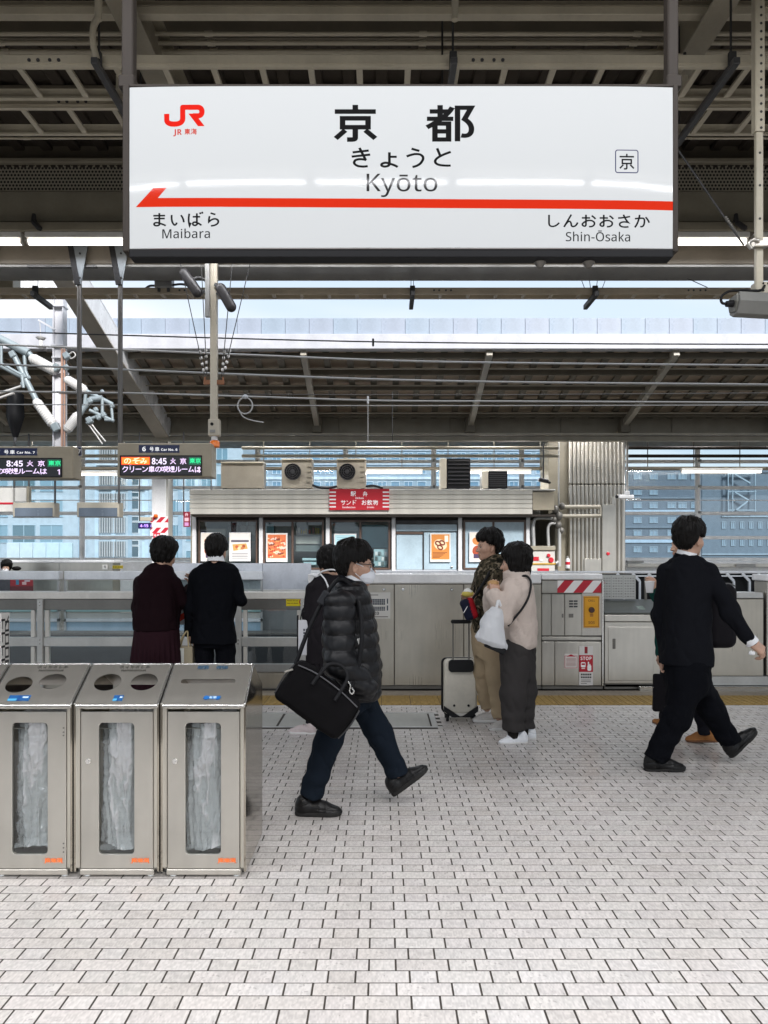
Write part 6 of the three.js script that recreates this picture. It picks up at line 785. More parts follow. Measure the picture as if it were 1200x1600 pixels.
// head: face towards +z, origin in the middle of the skull, chin at -0.115, crown at +0.125
const headSDF = (() => {
  const skull = ell(V(0, 0.028, -0.012), 0.075, 0.097, 0.096), face = ell(V(0, -0.028, 0.026), 0.060, 0.080, 0.066), jaw = ell(V(0, -0.078, 0.034), 0.042, 0.036, 0.046), brow = cap(V(-0.034, 0.018, 0.077), V(0.034, 0.018, 0.077), 0.010, 0.010), noseB = cap(V(0, 0.006, 0.088), V(0, -0.030, 0.108), 0.008, 0.0125), ala1 = ell(V(0.012, -0.032, 0.096), 0.009, 0.008, 0.010), ala2 = ell(V(-0.012, -0.032, 0.096), 0.009, 0.008, 0.010), lipU = cap(V(-0.017, -0.060, 0.089), V(0.017, -0.060, 0.089), 0.0065, 0.0065), lipL = cap(V(-0.014, -0.071, 0.087), V(0.014, -0.071, 0.087), 0.0068, 0.0068), chin = ell(V(0, -0.100, 0.066), 0.022, 0.016, 0.020), cheek1 = ell(V(0.040, -0.022, 0.058), 0.024, 0.024, 0.022), cheek2 = ell(V(-0.040, -0.022, 0.058), 0.024, 0.024, 0.022), s1 = ell(V(0.031, 0.002, 0.094), 0.018, 0.011, 0.016), s2 = ell(V(-0.031, 0.002, 0.094), 0.018, 0.011, 0.016), ear = (s) => { const a = warp(ell(V(0, 0, 0), 0.010, 0.031, 0.019), frame(V(s * 0.077, -0.010, -0.008), s * 0.35, 0.15, 0)), b = ell(V(s * 0.086, -0.006, -0.004), 0.007, 0.018, 0.010), l = ell(V(s * 0.073, -0.038, 0.0), 0.008, 0.010, 0.008); return (x, y, z) => smin(smax(a(x, y, z), -b(x, y, z), 0.006), l(x, y, z), 0.008); }, e1 = ear(1), e2 = ear(-1);
  return (x, y, z) => { let d = smin(skull(x, y, z), face(x, y, z), 0.035); d = smin(d, jaw(x, y, z), 0.03); d = smin(d, chin(x, y, z), 0.022); d = smin(d, cheek1(x, y, z), 0.025); d = smin(d, cheek2(x, y, z), 0.025); d = smin(d, brow(x, y, z), 0.016); d = smax(d, -s1(x, y, z), 0.010); d = smax(d, -s2(x, y, z), 0.010); d = smin(d, noseB(x, y, z), 0.012); d = smin(d, ala1(x, y, z), 0.008); d = smin(d, ala2(x, y, z), 0.008); d = smin(d, lipU(x, y, z), 0.007); d = smin(d, lipL(x, y, z), 0.007); d = smin(d, e1(x, y, z), 0.006); return smin(d, e2(x, y, z), 0.006); };
})();
// hair: a cap over the skull that ends at given heights at the nape, over the ears and above the brow
function hairSDF({ off = 0.02, nape = -0.055, ear = -0.01, brow = 0.045, puff = 0, grain = 0.005, seed = 0, fall = 0 }) {
  const base = ell(V(0, 0.030 + off * 0.25, -0.016), 0.077 + off, 0.099 + off * 0.9, 0.097 + off), crown = ell(V(0, 0.08, -0.02), 0.068 + off + puff, 0.062 + off + puff, 0.085 + off + puff), nk = fall ? ell(V(0, -0.03, -0.035), 0.086 + off * 0.6, 0.12 + fall, 0.082 + off * 0.5) : null;
  return (x, y, z) => {
    let d = smin(base(x, y, z), crown(x, y, z), 0.03); if (nk) d = smin(d, nk(x, y, z), 0.03);
    const ang = Math.atan2(x, z + 0.02), g = noise3(ang * 9 + seed, y * 14, seed) + 0.5 * noise3(ang * 34, y * 20 + seed, seed + 4), side = sstep(0.050, 0.022, z), back = sstep(-0.032, -0.058, z), low = lerp(lerp(brow, ear, side), nape, back) + 0.013 * (noise3(ang * 16, seed, 2) - 0.5) * 2 + 0.010 * (noise3(ang * 45, seed, 7) - 0.5);
    const st = noise3(ang * 60 + 3 * noise3(ang * 6, y * 9, seed), y * 7 + seed, z * 7); d += off * 0.75 * sstep(0.105, 0.035, y) * sstep(0.015, 0.075, z); d += -grain * (g - 0.75) * 2 - 0.005 * (st - 0.5) - 0.012 * (noise3(x * 34 + seed, y * 34, z * 34) - 0.5); return smax(d, low - y, 0.012);
  };
}
// hand: wrist at the origin, fingers along -y, palm towards +z, thumb on the +x side
function handSDF(curl = 0.5, spread = 0.03, thumbIn = 0.5) {
  const parts = [rbox(V(0, -0.047, 0), 0.040, 0.046, 0.0145, 0.014), cap(V(0, 0.03, 0), V(0, -0.02, 0), 0.027, 0.029)], tips = [];
  const F3 = [[0.030, 0.090, 0.041, 0.024, 0.019], [0.010, 0.094, 0.045, 0.028, 0.020], [-0.011, 0.091, 0.042, 0.026, 0.019], [-0.030, 0.083, 0.032, 0.020, 0.017]];
  F3.forEach(([x, b, ...ln], i) => { let p = V(x, -b + 0.010, 0), a = 0.15; ln.forEach((l, j) => { a += curl * [0.75, 1.15, 0.8][j]; const q = p.clone().add(V(x * spread * 8 * (j ? 0 : 1) * 0.1, -l * Math.cos(a), l * Math.sin(a))); const c = cap(p, q, 0.0095 - j * 0.0008, 0.0090 - j * 0.0009); (tips[i] ??= []).push(c); p = q; }); });
  const th = [V(0.030, -0.022, 0.006), V(0.052, -0.050, 0.014 + 0.012 * thumbIn), V(0.055 - 0.02 * thumbIn, -0.078, 0.020 + 0.022 * thumbIn), V(0.050 - 0.03 * thumbIn, -0.098, 0.024 + 0.026 * thumbIn)], thumb = [cap(th[0], th[1], 0.016, 0.0125), cap(th[1], th[2], 0.0120, 0.0105), cap(th[2], th[3], 0.0105, 0.0085)];
  const fing = tips.map((t) => uni(t, 0.004)), palm = uni(parts, 0.02), tm = uni(thumb, 0.006);
  return (x, y, z) => { let d = palm(x, y, z); let f = fing[0](x, y, z); for (let i = 1; i < 4; i++) f = Math.min(f, fing[i](x, y, z)); d = smin(d, f, 0.008); return smin(d, tm(x, y, z), 0.010); };
}
function handFrame(wrist, fingers, palm, mirror) { const y = fingers.clone().normalize().negate(), z = palm.clone().addScaledVector(y, -palm.dot(y)).normalize(), x = y.clone().cross(z); if (mirror) x.negate(); return new THREE.Matrix4().makeBasis(x, y, z).setPosition(wrist); }
const SKIN = (t = 0) => phy([0.56 - t * 0.08, 0.335 - t * 0.06, 0.235 - t * 0.05], { roughness: 0.5, sheen: 0.2, sheenRoughness: 0.5, map: T.grime });
const HAIR = phy([0.0055, 0.0045, 0.004], { roughness: 0.5, specularIntensity: 0.3 }), cloth = (c, o = {}) => phy(c, { roughness: 0.9, specularIntensity: 0.12, bumpMap: T.weave, bumpScale: 0.0008, ...o });
const bounds = (pts, m) => { const b = new THREE.Box3().setFromPoints(pts); return [b.min.subScalar(m), b.max.addScalar(m)]; };
// shoe: ankle above the origin, toe towards +z, sole on y = 0
function shoe(parent, m4, kind, mat, soleMat, laceMat) {
  const H = { leather: 0, sneaker: 1, boot: 2, chunky: 3 }[kind], k = H === 3 ? 1.08 : 1;
  const solef = (x, y, z) => { const t = (z + 0.095) / 0.28, w = (0.030 + 0.014 * Math.sin(clamp(t) * Math.PI) + 0.008 * sstep(0.45, 0.75, t) - 0.010 * sstep(0.86, 1, t)) * k, th = H === 1 ? 0.028 : H === 3 ? 0.030 : 0.020; const dx = Math.abs(x) - w, dz = Math.abs(z - 0.045) - 0.14, dy = Math.abs(y - th / 2 - (H === 0 && t > 0.36 && t < 0.6 ? 0.004 : 0)) - th / 2; return smax(smax(dx, dz, 0.035), dy, 0.008); };
  const toe = ell(V(0, 0.022, 0.112), 0.044 * k, 0.036 * k, 0.078), mid = ell(V(0, 0.045, 0.035), 0.039 * k, 0.046 * k, 0.088), heel = ell(V(0, 0.045, -0.048), 0.036 * k, 0.060 * k, 0.048), shaft = H === 2 ? cap(V(0, 0.06, -0.035), V(0, 0.15, -0.045), 0.052, 0.054) : cap(V(0, 0.05, -0.035), V(0, 0.085, -0.04), 0.040, 0.042);
  const up = (x, y, z) => { let d = smin(smin(toe(x, y, z), mid(x, y, z), 0.03), heel(x, y, z), 0.03); d = smin(d, shaft(x, y, z), 0.02); d -= 0.0016 * Math.max(0, Math.sin(z * 150)) * sstep(0.02, 0.06, z) * sstep(0.13, 0.10, z); { const q = (y - (H === 2 ? 0.03 : 0.046 - 0.10 * Math.max(0, z - 0.10))) / 0.0045; d += 0.0035 * Math.exp(-q * q) * sstep(0.02, 0.06, z) + 0.003 * Math.exp(-Math.pow((y - 0.082 - 0.3 * z) / 0.005, 2)) * sstep(0.0, -0.03, z); } return smax(d, 0.012 - y, 0.006); };
  const a = meshSDF(up, V(-0.07, 0, -0.12), V(0.07, 0.23, 0.21), 0.0065); a.applyMatrix4(m4); const m = new THREE.Mesh(a, mat); m.name = 'shoe'; parent.add(m);
  const b = meshSDF(solef, V(-0.07, -0.012, -0.13), V(0.07, 0.06, 0.21), 0.006); b.applyMatrix4(m4); const s = new THREE.Mesh(b, soleMat); s.name = 'sole'; m.add(s);
  if (laceMat) { const l = mb(); for (let i = 0; i < 4; i++) l.tube([V(-0.022, 0.074 - i * 0.007, 0.022 + i * 0.021), V(0, 0.092 - i * 0.010, 0.028 + i * 0.021), V(0.022, 0.074 - i * 0.007, 0.034 + i * 0.021)], 0.0032, 5); const g = l.geo(); g.applyMatrix4(m4); const q = new THREE.Mesh(g, laceMat); q.name = 'laces'; m.add(q); }
  return m;
}
// a figure: joints are given in world axes relative to the base (x right, y up, z towards the photographer)
function person(name, label, px0, d0, S) {
  const o = thing(name, label, 'person', [X(px0, d0), 0, -d0], 0), skin = SKIN(S.tan ?? 0), hm = frame(S.head.p, S.head.yaw, S.head.pitch ?? 0, S.head.roll ?? 0, S.head.s ?? 1), hs = S.head.s ?? 1;
  // body: torso, neck and limbs as one surface, with a finer head and finer hands merged in
  const torso = loft(S.torso.map(([y, cx, cz, w, t]) => [y, cx, cz, w * 0.80, t * 0.80]), 0.03), limbs = [torso];
  const nk = S.neck, ch = V(0, -0.055, -0.01).applyMatrix4(hm); limbs.push(cap(nk, ch, 0.058, 0.050));
  for (const A of S.arms) limbs.push(cap(A[0], A[1], 0.048, 0.040), cap(A[1], A[2], 0.038, 0.027));
  for (const G of S.legs) limbs.push(cap(G[0], G[1], 0.075, 0.052), cap(G[1], G[2], 0.050, 0.036));
  const all = [...S.arms.flat(), ...S.legs.flat(), nk, ch, ...S.torso.flatMap(([y, cx, cz, w, t]) => [V(cx - w, y, cz - t), V(cx + w, y, cz + t)])].filter((v) => v.isVector3);
  const gs = [meshSDF(uni(limbs, 0.03), ...bounds(all, 0.1), 0.014)];
  const hg = meshSDF((x, y, z) => smin(headSDF(x, y, z), cap(V(0, -0.105, -0.022), V(0, -0.06, -0.012), 0.050, 0.050)(x, y, z), 0.02), V(-0.11, -0.19, -0.14), V(0.11, 0.15, 0.14), 0.0042); hg.applyMatrix4(hm); gs.push(hg);
  for (const hd of S.hands ?? []) { const g = meshSDF(handSDF(hd.curl ?? 0.5, 0.03, hd.thumb ?? 0.5), V(-0.06, -0.21, -0.05), V(0.085, 0.04, 0.12), 0.0034), m = handFrame(hd.p, hd.fingers, hd.palm, hd.mirror); if (hd.s) m.scale(V(hd.s, hd.s, hd.s)); g.applyMatrix4(m); if (m.determinant() < 0) { const ix = g.index.array; for (let i = 0; i < ix.length; i += 3) { const t = ix[i]; ix[i] = ix[i + 1]; ix[i + 1] = t; } } gs.push(g); }
  const body = new THREE.Mesh(mergeGeometries(gs), skin); body.name = 'body'; o.add(body);
  const put = (g, name2, mat, parent = o) => { g.applyMatrix4(hm); const m = new THREE.Mesh(g, mat); m.name = name2; parent.add(m); return m; };
  if (S.face !== false) {
    for (const s of [-1, 1]) { put(new THREE.SphereGeometry(0.0118, 14, 10).scale(1, 0.72, 0.8).translate(s * 0.031, 0.0, 0.0755), 'eye', std([0.55, 0.52, 0.50], { roughness: 0.25 })); put(new THREE.SphereGeometry(0.0058, 12, 8).scale(1, 1, 0.5).translate(s * 0.0315, 0.0, 0.0842), 'iris', std([0.012, 0.008, 0.006], { roughness: 0.15 })); const b = mb().tube([V(s * 0.014, 0.021, 0.088), V(s * 0.030, 0.027, 0.086), V(s * 0.048, 0.021, 0.073)], 0.0034, 6, 10).geo(); put(b, 'eyebrow', HAIR); }
    put(mb().tube([V(-0.020, -0.0655, 0.0895), V(0, -0.0648, 0.0955), V(0.020, -0.0655, 0.0895)], 0.0036, 6, 10).geo(), 'lips', std([0.36, 0.15, 0.13], { roughness: 0.4 }));
  }
  if (S.hair) { const g = meshSDF(hairSDF(S.hair), V(-0.17, -0.22, -0.18), V(0.17, 0.22, 0.16), 0.0055); put(g, 'hair', S.hairMat ?? HAIR); }
  o.userData.h = undefined; delete o.userData.h;
  return { o, hm, put, skin, hs };
}
const fold = (x, y, z, f, s) => fbm3(x * f + s, y * f * 0.6, z * f, 3) - 0.5;
// ---------- people ----------
const sleeve = (A, r, k = 0.03) => { const a = cap(A[0], A[1], r[0], r[1]), b = cap(A[1], A[2], r[1], r[2]); return (x, y, z) => smin(a(x, y, z), b(x, y, z), k); };
function garment(S, r, o = {}) {                             // torso loft with two sleeves
  const t = loft(S.torso, o.k ?? 0.03, o.pw ?? 2.4), s = S.arms.map((A) => sleeve(A, r)), amp = o.amp ?? 0.016, fr = o.freq ?? 9;
  return (x, y, z) => { let d = t(x, y, z); for (const q of s) d = smin(d, q(x, y, z), o.join ?? 0.035); if (o.quilt) d -= o.quilt * (Math.pow(Math.abs(Math.sin(Math.PI * (y + 0.02 * noise3(x * 6, 3, z * 6)) / 0.082)), 0.6) - 0.6); return d - amp * fold(x, y, z, fr, o.seed ?? 1) - (o.quilt ? 0.006 : 0.011) * (Math.abs(2 * noise3(x * 15 + y * 6, y * 9 - x * 5, z * 15) - 1) - 0.5) - (o.fine ?? 0) * (noise3(x * 120, y * 120, z * 120) - 0.5); };
}
function trousers(S, r, o = {}) {
  const legs = S.legs.map((G) => { const ank = G[1].clone().lerp(G[2], o.len ?? 1.04), a = cap(G[0], G[1], r[0], r[1]), b = cap(G[1], ank, r[1], r[2]), dir = ank.clone().sub(G[1]).normalize(); return (x, y, z) => { const d = smin(a(x, y, z), b(x, y, z), 0.05), c = (x - ank.x) * dir.x + (y - ank.y) * dir.y + (z - ank.z) * dir.z; return smax(d, c, 0.012); }; }), hip = loft(S.hips, 0.04), am = o.amp ?? 0.016;
  return (x, y, z) => { let d = hip(x, y, z); for (const l of legs) d = smin(d, l(x, y, z), o.join ?? 0.05); return d - am * fold(x, y, z, 8, o.seed ?? 5) - 0.013 * (Math.abs(2 * noise3(x * 13 + y * 7, y * 8 - x * 6, z * 13) - 1) - 0.5) - 0.003 * Math.sin(y * 62 + 4 * noise3(x * 5, y * 3, z * 5)) * sstep(0.45, 0.2, y); };
}
const pts = (S, extra = []) => [...S.arms.flat(), ...S.legs.flat(), ...S.torso.flatMap(([y, cx, cz, w, t]) => [V(cx - w, y, cz - t), V(cx + w, y, cz + t)]), ...extra];
const wear = (o, name, f, list, mat, h = 0.009, color, m = 0.13) => sdfMesh(name, f, ...bounds(list, m), h, mat, o, color);
const JM = (px0, d0) => { const J = (px, py, z = 0) => V((px - px0) * d0 / F, Y(py, d0), z); J.lev = (py, l, r, t, cz = 0) => [Y(py, d0), ((l + r) / 2 - px0) * d0 / F, cz, (r - l) / 2 * d0 / F, t]; return J; };
const ring = (p, r, h, tiltX, tiltZ, flare = 1.12) => { const g = new THREE.CylinderGeometry(r, r * flare, h, 28, 1, true); g.rotateX(tiltX); g.rotateZ(tiltZ); g.translate(p.x, p.y, p.z); return g; };
const WHITE_CLOTH = cloth([0.78, 0.78, 0.79]), NAVY = cloth([0.0085, 0.0125, 0.019]), SUIT = cloth([0.0042, 0.0046, 0.0065]), SHOE_BLACK = phy([0.008, 0.0075, 0.0075], { roughness: 0.4, specularIntensity: 0.5 }), SOLE_BLACK = phy([0.022, 0.021, 0.020], { roughness: 0.7, specularIntensity: 0.3 }), SOLE_WHITE = std([0.66, 0.65, 0.63], { roughness: 0.6 });
const shade3 = (a, b) => (x, y, z) => { const t = fbm3(x * 5, y * 5, z * 5, 3); return [lerp(a[0], b[0], t), lerp(a[1], b[1], t), lerp(a[2], b[2], t)]; };

{ // masked man walking to the right with a duffel bag
  const d0 = 4.40, px0 = 545, J = JM(px0, d0), S = {
    head: { p: J(556, 885), yaw: 1.66, pitch: 0.04, roll: 0 }, neck: J(549, 915), hair: { off: 0.024, nape: -0.066, ear: 0.026, brow: 0.036, puff: 0.004, seed: 3 },
    torso: [J.lev(907, 531, 569, 0.085), J.lev(916, 521, 574, 0.14), J.lev(930, 513, 579, 0.195), J.lev(960, 506, 586, 0.205), J.lev(1000, 503, 592, 0.205), J.lev(1045, 506, 597, 0.205), J.lev(1076, 511, 596, 0.20), J.lev(1092, 517, 590, 0.18)],
    arms: [[J(533, 942, 0.20), J(536, 1026, 0.275), J(572, 1064, 0.225)], [J(546, 942, -0.17), J(556, 1026, -0.22), J(575, 1060, -0.16)]],
    legs: [[J(543, 1076, 0.085), J(514, 1152, 0.10), J(490, 1232, 0.10)], [J(549, 1076, -0.085), J(592, 1150, -0.09), J(622, 1216, -0.09)]],
    hips: [J.lev(1040, 512, 580, 0.17), J.lev(1078, 511, 584, 0.175), J.lev(1105, 516, 580, 0.16)], hands: [{ p: J(560, 1042, 0.13), fingers: V(0.5, -0.9, 0), palm: V(0, 0, -1), curl: 0.3, s: 0.85 }, { p: J(560, 1042, -0.12), fingers: V(0.5, -0.9, 0), palm: V(0, 0, 1), curl: 0.3, s: 0.85, mirror: true }], tan: 0.1,
  };
  const { o, put } = person('person', 'person walking right in black puffer jacket, white face mask and glasses, with duffel bag', px0, d0, S);
  wear(o, 'puffer_jacket', garment(S, [0.092, 0.086, 0.070], { quilt: 0.012, amp: 0.024, freq: 12, join: 0.005 }), pts(S), cloth([0.0055, 0.0055, 0.0065], { roughness: 0.42, specularIntensity: 0.55, bumpScale: 0.0002 }), 0.0085);
  wear(o, 'trousers', trousers(S, [0.105, 0.077, 0.070], { amp: 0.02 }), pts(S), NAVY);
  shoe(o, frame(J(488, 1264.6, 0.10), Math.PI / 2, 0, 0, 0.98), 'chunky', SHOE_BLACK, SOLE_BLACK, std([0.075, 0.072, 0.07], { roughness: 0.8 }));
  shoe(o, frame(J(634, 1238, -0.09), Math.PI / 2, -0.66, 0, 0.98), 'chunky', SHOE_BLACK, SOLE_BLACK, std([0.075, 0.072, 0.07], { roughness: 0.8 }));
  { const base = ell(V(0, -0.052, 0.052), 0.064, 0.062, 0.066), cut = (x, y, z) => smax(smax(base(x, y, z) , 0.012 - z - 0.25 * Math.abs(y + 0.05), 0.01), Math.abs(y + 0.052) - 0.052, 0.012); put(meshSDF((x, y, z) => cut(x, y, z) - 0.0016 * Math.max(0, Math.sin((y + 0.1) * 220)), V(-0.1, -0.14, -0.03), V(0.1, 0.04, 0.16), 0.0045), 'face_mask', cloth([0.72, 0.74, 0.78], { roughness: 0.85 }));
    put(mb().tube([V(-0.058, -0.012, 0.062), V(-0.070, 0.006, 0.03), V(-0.086, 0.018, -0.004)], 0.0022, 6).tube([V(-0.058, -0.088, 0.055), V(-0.072, -0.060, 0.02), V(-0.083, -0.040, -0.006)], 0.0022, 6).tube([V(0.058, -0.012, 0.062), V(0.070, 0.006, 0.03), V(0.086, 0.018, -0.004)], 0.0022, 6).geo(), 'mask_loop', WHITE_CLOTH);
    const gl = mb().tube([V(-0.080, 0.016, -0.01), V(-0.076, 0.016, 0.04), V(-0.064, 0.014, 0.092)], 0.0028, 6).tube([V(0.080, 0.016, -0.01), V(0.076, 0.016, 0.04), V(0.064, 0.014, 0.092)], 0.0028, 6); for (const s of [-1, 1]) gl.tube([V(s * 0.062, 0.016, 0.094), V(s * 0.038, 0.018, 0.104), V(s * 0.012, 0.014, 0.107), V(s * 0.014, -0.012, 0.107), V(s * 0.038, -0.018, 0.104), V(s * 0.060, -0.010, 0.096)], 0.0022, 6, 30, true); gl.tube([V(-0.012, 0.012, 0.107), V(0, 0.016, 0.110), V(0.012, 0.012, 0.107)], 0.0022, 6); put(gl.geo(), 'glasses', std([0.01, 0.01, 0.01], { roughness: 0.3 })); }
  mb().add(ring(J(554, 907), 0.064, 0.042, 0.0, -0.50, 1.12)).build('shirt_collar', WHITE_CLOTH, o);
  mb().add(ring(J(548, 911), 0.076, 0.05, 0.0, -0.40, 1.12)).build('jacket_collar', cloth([0.012, 0.013, 0.017]), o);
  mb().bar(J(573, 926, 0.01), J(579, 942, 0.0), 0.03, 0.02, 0.006).build('tie', cloth([0.16, 0.012, 0.03]), o);
  mb().bar(J(562, 990, 0.262), J(566, 1002, 0.262), 0.012, 0.02, 0.002).build('zip_pull', M.steelBright, o);
  // duffel bag with shoulder strap
  const bz = 0.36, b = thing('duffel_bag', 'big black duffel bag tilted at the hip of the masked walking man', 'bag', [X(497, d0 - bz), Y(1092, d0 - bz), -(d0 - bz)]), R = new THREE.Matrix4().makeRotationZ(-0.62);
  const bs = (x, y, z) => { const body = rbox(V(0, 0, 0), 0.215, 0.125, 0.075, 0.04); return body(x, y, z + 0.018 * Math.max(0, y) * 4 * Math.sign(z)) - 0.018 * fold(x, y, z, 10, 9); };
  const bg = meshSDF(bs, V(-0.28, -0.19, -0.14), V(0.28, 0.19, 0.14), 0.008); bg.applyMatrix4(R); const bm = new THREE.Mesh(bg, cloth([0.006, 0.0056, 0.0062], { roughness: 0.7 })); bm.name = 'body'; b.add(bm);
  const tub = (name, pl, r, mat, seg = 8) => { const g = mb().tube(pl, r, seg).geo(); g.applyMatrix4(R); const q = new THREE.Mesh(g, mat); q.name = name; b.add(q); };
  const strapM = phy([0.009, 0.009, 0.010], { roughness: 0.6, specularIntensity: 0.4 });
  tub('piping', [V(-0.195, 0.10, 0.070), V(-0.10, 0.118, 0.066), V(0.06, 0.118, 0.066), V(0.195, 0.10, 0.070)], 0.004, std([0.07, 0.07, 0.075], { roughness: 0.4 }), 6); tub('piping', [V(-0.215, 0.09, 0.05), V(-0.222, 0.0, 0.055), V(-0.21, -0.10, 0.05)], 0.005, std([0.03, 0.03, 0.032], { roughness: 0.4 }), 6); tub('piping', [V(0.215, 0.09, 0.05), V(0.222, 0.0, 0.055), V(0.21, -0.10, 0.05)], 0.005, std([0.03, 0.03, 0.032], { roughness: 0.4 }), 6);
  for (const z of [0.06, -0.04]) tub('handle', [V(-0.075, 0.06, z + 0.02), V(-0.072, 0.125, z), V(-0.06, 0.195, z * 0.6), V(0, 0.225, z * 0.4), V(0.06, 0.195, z * 0.6), V(0.072, 0.125, z), V(0.075, 0.06, z + 0.02)], 0.0105, strapM);
  const wv = (px, py, z) => { const p = J(px, py, z); return V(p.x + X(px0, d0) - b.position.x, p.y - b.position.y, p.z - d0 - b.position.z); };
  const strap = (list, w, n) => { const c = new THREE.CatmullRomCurve3(list), g = new THREE.TubeGeometry(c, 40, w, 6); g.computeVertexNormals(); mb().add(g).build(n, strapM, b); };
  strap([wv(470, 1030, 0.30), wv(486, 985, 0.27), wv(504, 945, 0.22), wv(522, 913, 0.15), wv(534, 904, 0.10), wv(552, 916, 0.12), wv(563, 945, 0.20), wv(567, 985, 0.26), wv(562, 1030, 0.29), wv(552, 1062, 0.33)], 0.0135, 'shoulder_strap');
  mb().box(wv(511, 931, 0.235).x, wv(511, 931, 0.235).y, wv(511, 931, 0.235).z, 0.05, 0.085, 0.02, 0.008, 0, 0, -0.55).build('strap_pad', phy([0.02, 0.021, 0.024], { roughness: 0.6, specularIntensity: 0.5 }), b);
  const sn = mb().tube([wv(549, 1046, 0.42), wv(552, 1052, 0.42), wv(551, 1060, 0.42), wv(554, 1064, 0.42), wv(557, 1060, 0.42), wv(554, 1055, 0.42)], 0.004, 6); sn.build('snap_hook', M.steelBright, b); mb().bar(wv(459, 1033, 0.42), wv(471, 1029, 0.42), 0.012, 0.01, 0.002).build('zip_end', M.steel, b);
}
{ // man in a dark suit striding at the right
  const d0 = 5.27, px0 = 1078, J = JM(px0, d0), S = {
    head: { p: J(1078, 844), yaw: 2.12, pitch: 0.06 }, neck: J(1071, 872), hair: { off: 0.027, nape: -0.075, ear: 0.030, brow: 0.040, puff: 0.008, seed: 8, grain: 0.006 },
    torso: [J.lev(866, 1057, 1090, 0.07), J.lev(875, 1046, 1100, 0.11), J.lev(889, 1038, 1109, 0.15), J.lev(930, 1035, 1111, 0.16), J.lev(980, 1036, 1109, 0.155), J.lev(1018, 1034, 1111, 0.17), J.lev(1038, 1034, 1111, 0.172)],
    arms: [[J(1100, 893, 0.08), J(1127, 955, 0.12), J(1158, 998, 0.14)], [J(1047, 893, -0.06), J(1041, 965, -0.10), J(1048, 1030, -0.10)]],
    legs: [[J(1071, 1046, 0.07), J(1050, 1118, 0.08), J(1018, 1180, 0.08)], [J(1079, 1046, -0.07), J(1117, 1110, -0.08), J(1149, 1164, -0.08)]], hips: [J.lev(1020, 1040, 1106, 0.14), J.lev(1060, 1038, 1108, 0.14), J.lev(1085, 1042, 1106, 0.12)],
    hands: [{ p: J(1160, 1000, 0.14), fingers: V(0.72, -0.62, 0.05), palm: V(-0.35, -0.5, -0.75), curl: 0.7, thumb: 0.6, s: 1.1, mirror: true }, { p: J(1048, 1030, -0.10), fingers: V(0, -1, 0), palm: V(0, 0, 1), curl: 0.7 }], tan: -0.2,
  };
  const { o } = person('person', 'person striding right in dark suit and black lace-up shoes, arm swung forward', px0, d0, S);
  wear(o, 'suit_jacket', garment(S, [0.073, 0.062, 0.050], { amp: 0.030, freq: 7, join: 0.02 }), pts(S), cloth([0.0075, 0.008, 0.0105]));
  wear(o, 'trousers', trousers(S, [0.118, 0.092, 0.076], { amp: 0.03, join: 0.06 }), pts(S), SUIT);
  const nb = mb().add(ring(J(1073, 866), 0.066, 0.042, 0.12, -0.22, 1.1)); nb.build('shirt_collar', WHITE_CLOTH, o); mb().add(ring(J(1072, 871), 0.078, 0.035, 0.12, -0.2, 1.14)).build('jacket_collar', SUIT, o);
  { const a = J(1155, 994, 0.14), c = J(1160.5, 1001, 0.14); mb().cyl(a, c, 0.044, 0.046, 20).build('shirt_cuff', WHITE_CLOTH, o); }
  shoe(o, frame(J(1021, 1199.2, 0.08), Math.PI / 2, 0, 0, 1.05), 'leather', SHOE_BLACK, SOLE_BLACK, std([0.06, 0.058, 0.056], { roughness: 0.7 }));
  shoe(o, frame(J(1164, 1175, -0.08), Math.PI / 2 + 0.12, -0.76, 0, 1.02), 'leather', SHOE_BLACK, SOLE_BLACK, std([0.06, 0.058, 0.056], { roughness: 0.7 }));
  const t = thing('paper_tissue', 'crumpled white tissue in the forward hand of the striding man', 'tissue', [X(1172, d0 - 0.14), Y(1020, d0 - 0.14), -(d0 - 0.16)]); sdfMesh('sheet', (x, y, z) => ell(V(0, 0, 0), 0.024, 0.017, 0.02)(x, y, z) - 0.03 * fold(x, y, z, 40, 2), V(-0.07, -0.06, -0.06), V(0.07, 0.06, 0.06), 0.005, WHITE_CLOTH, t);
}
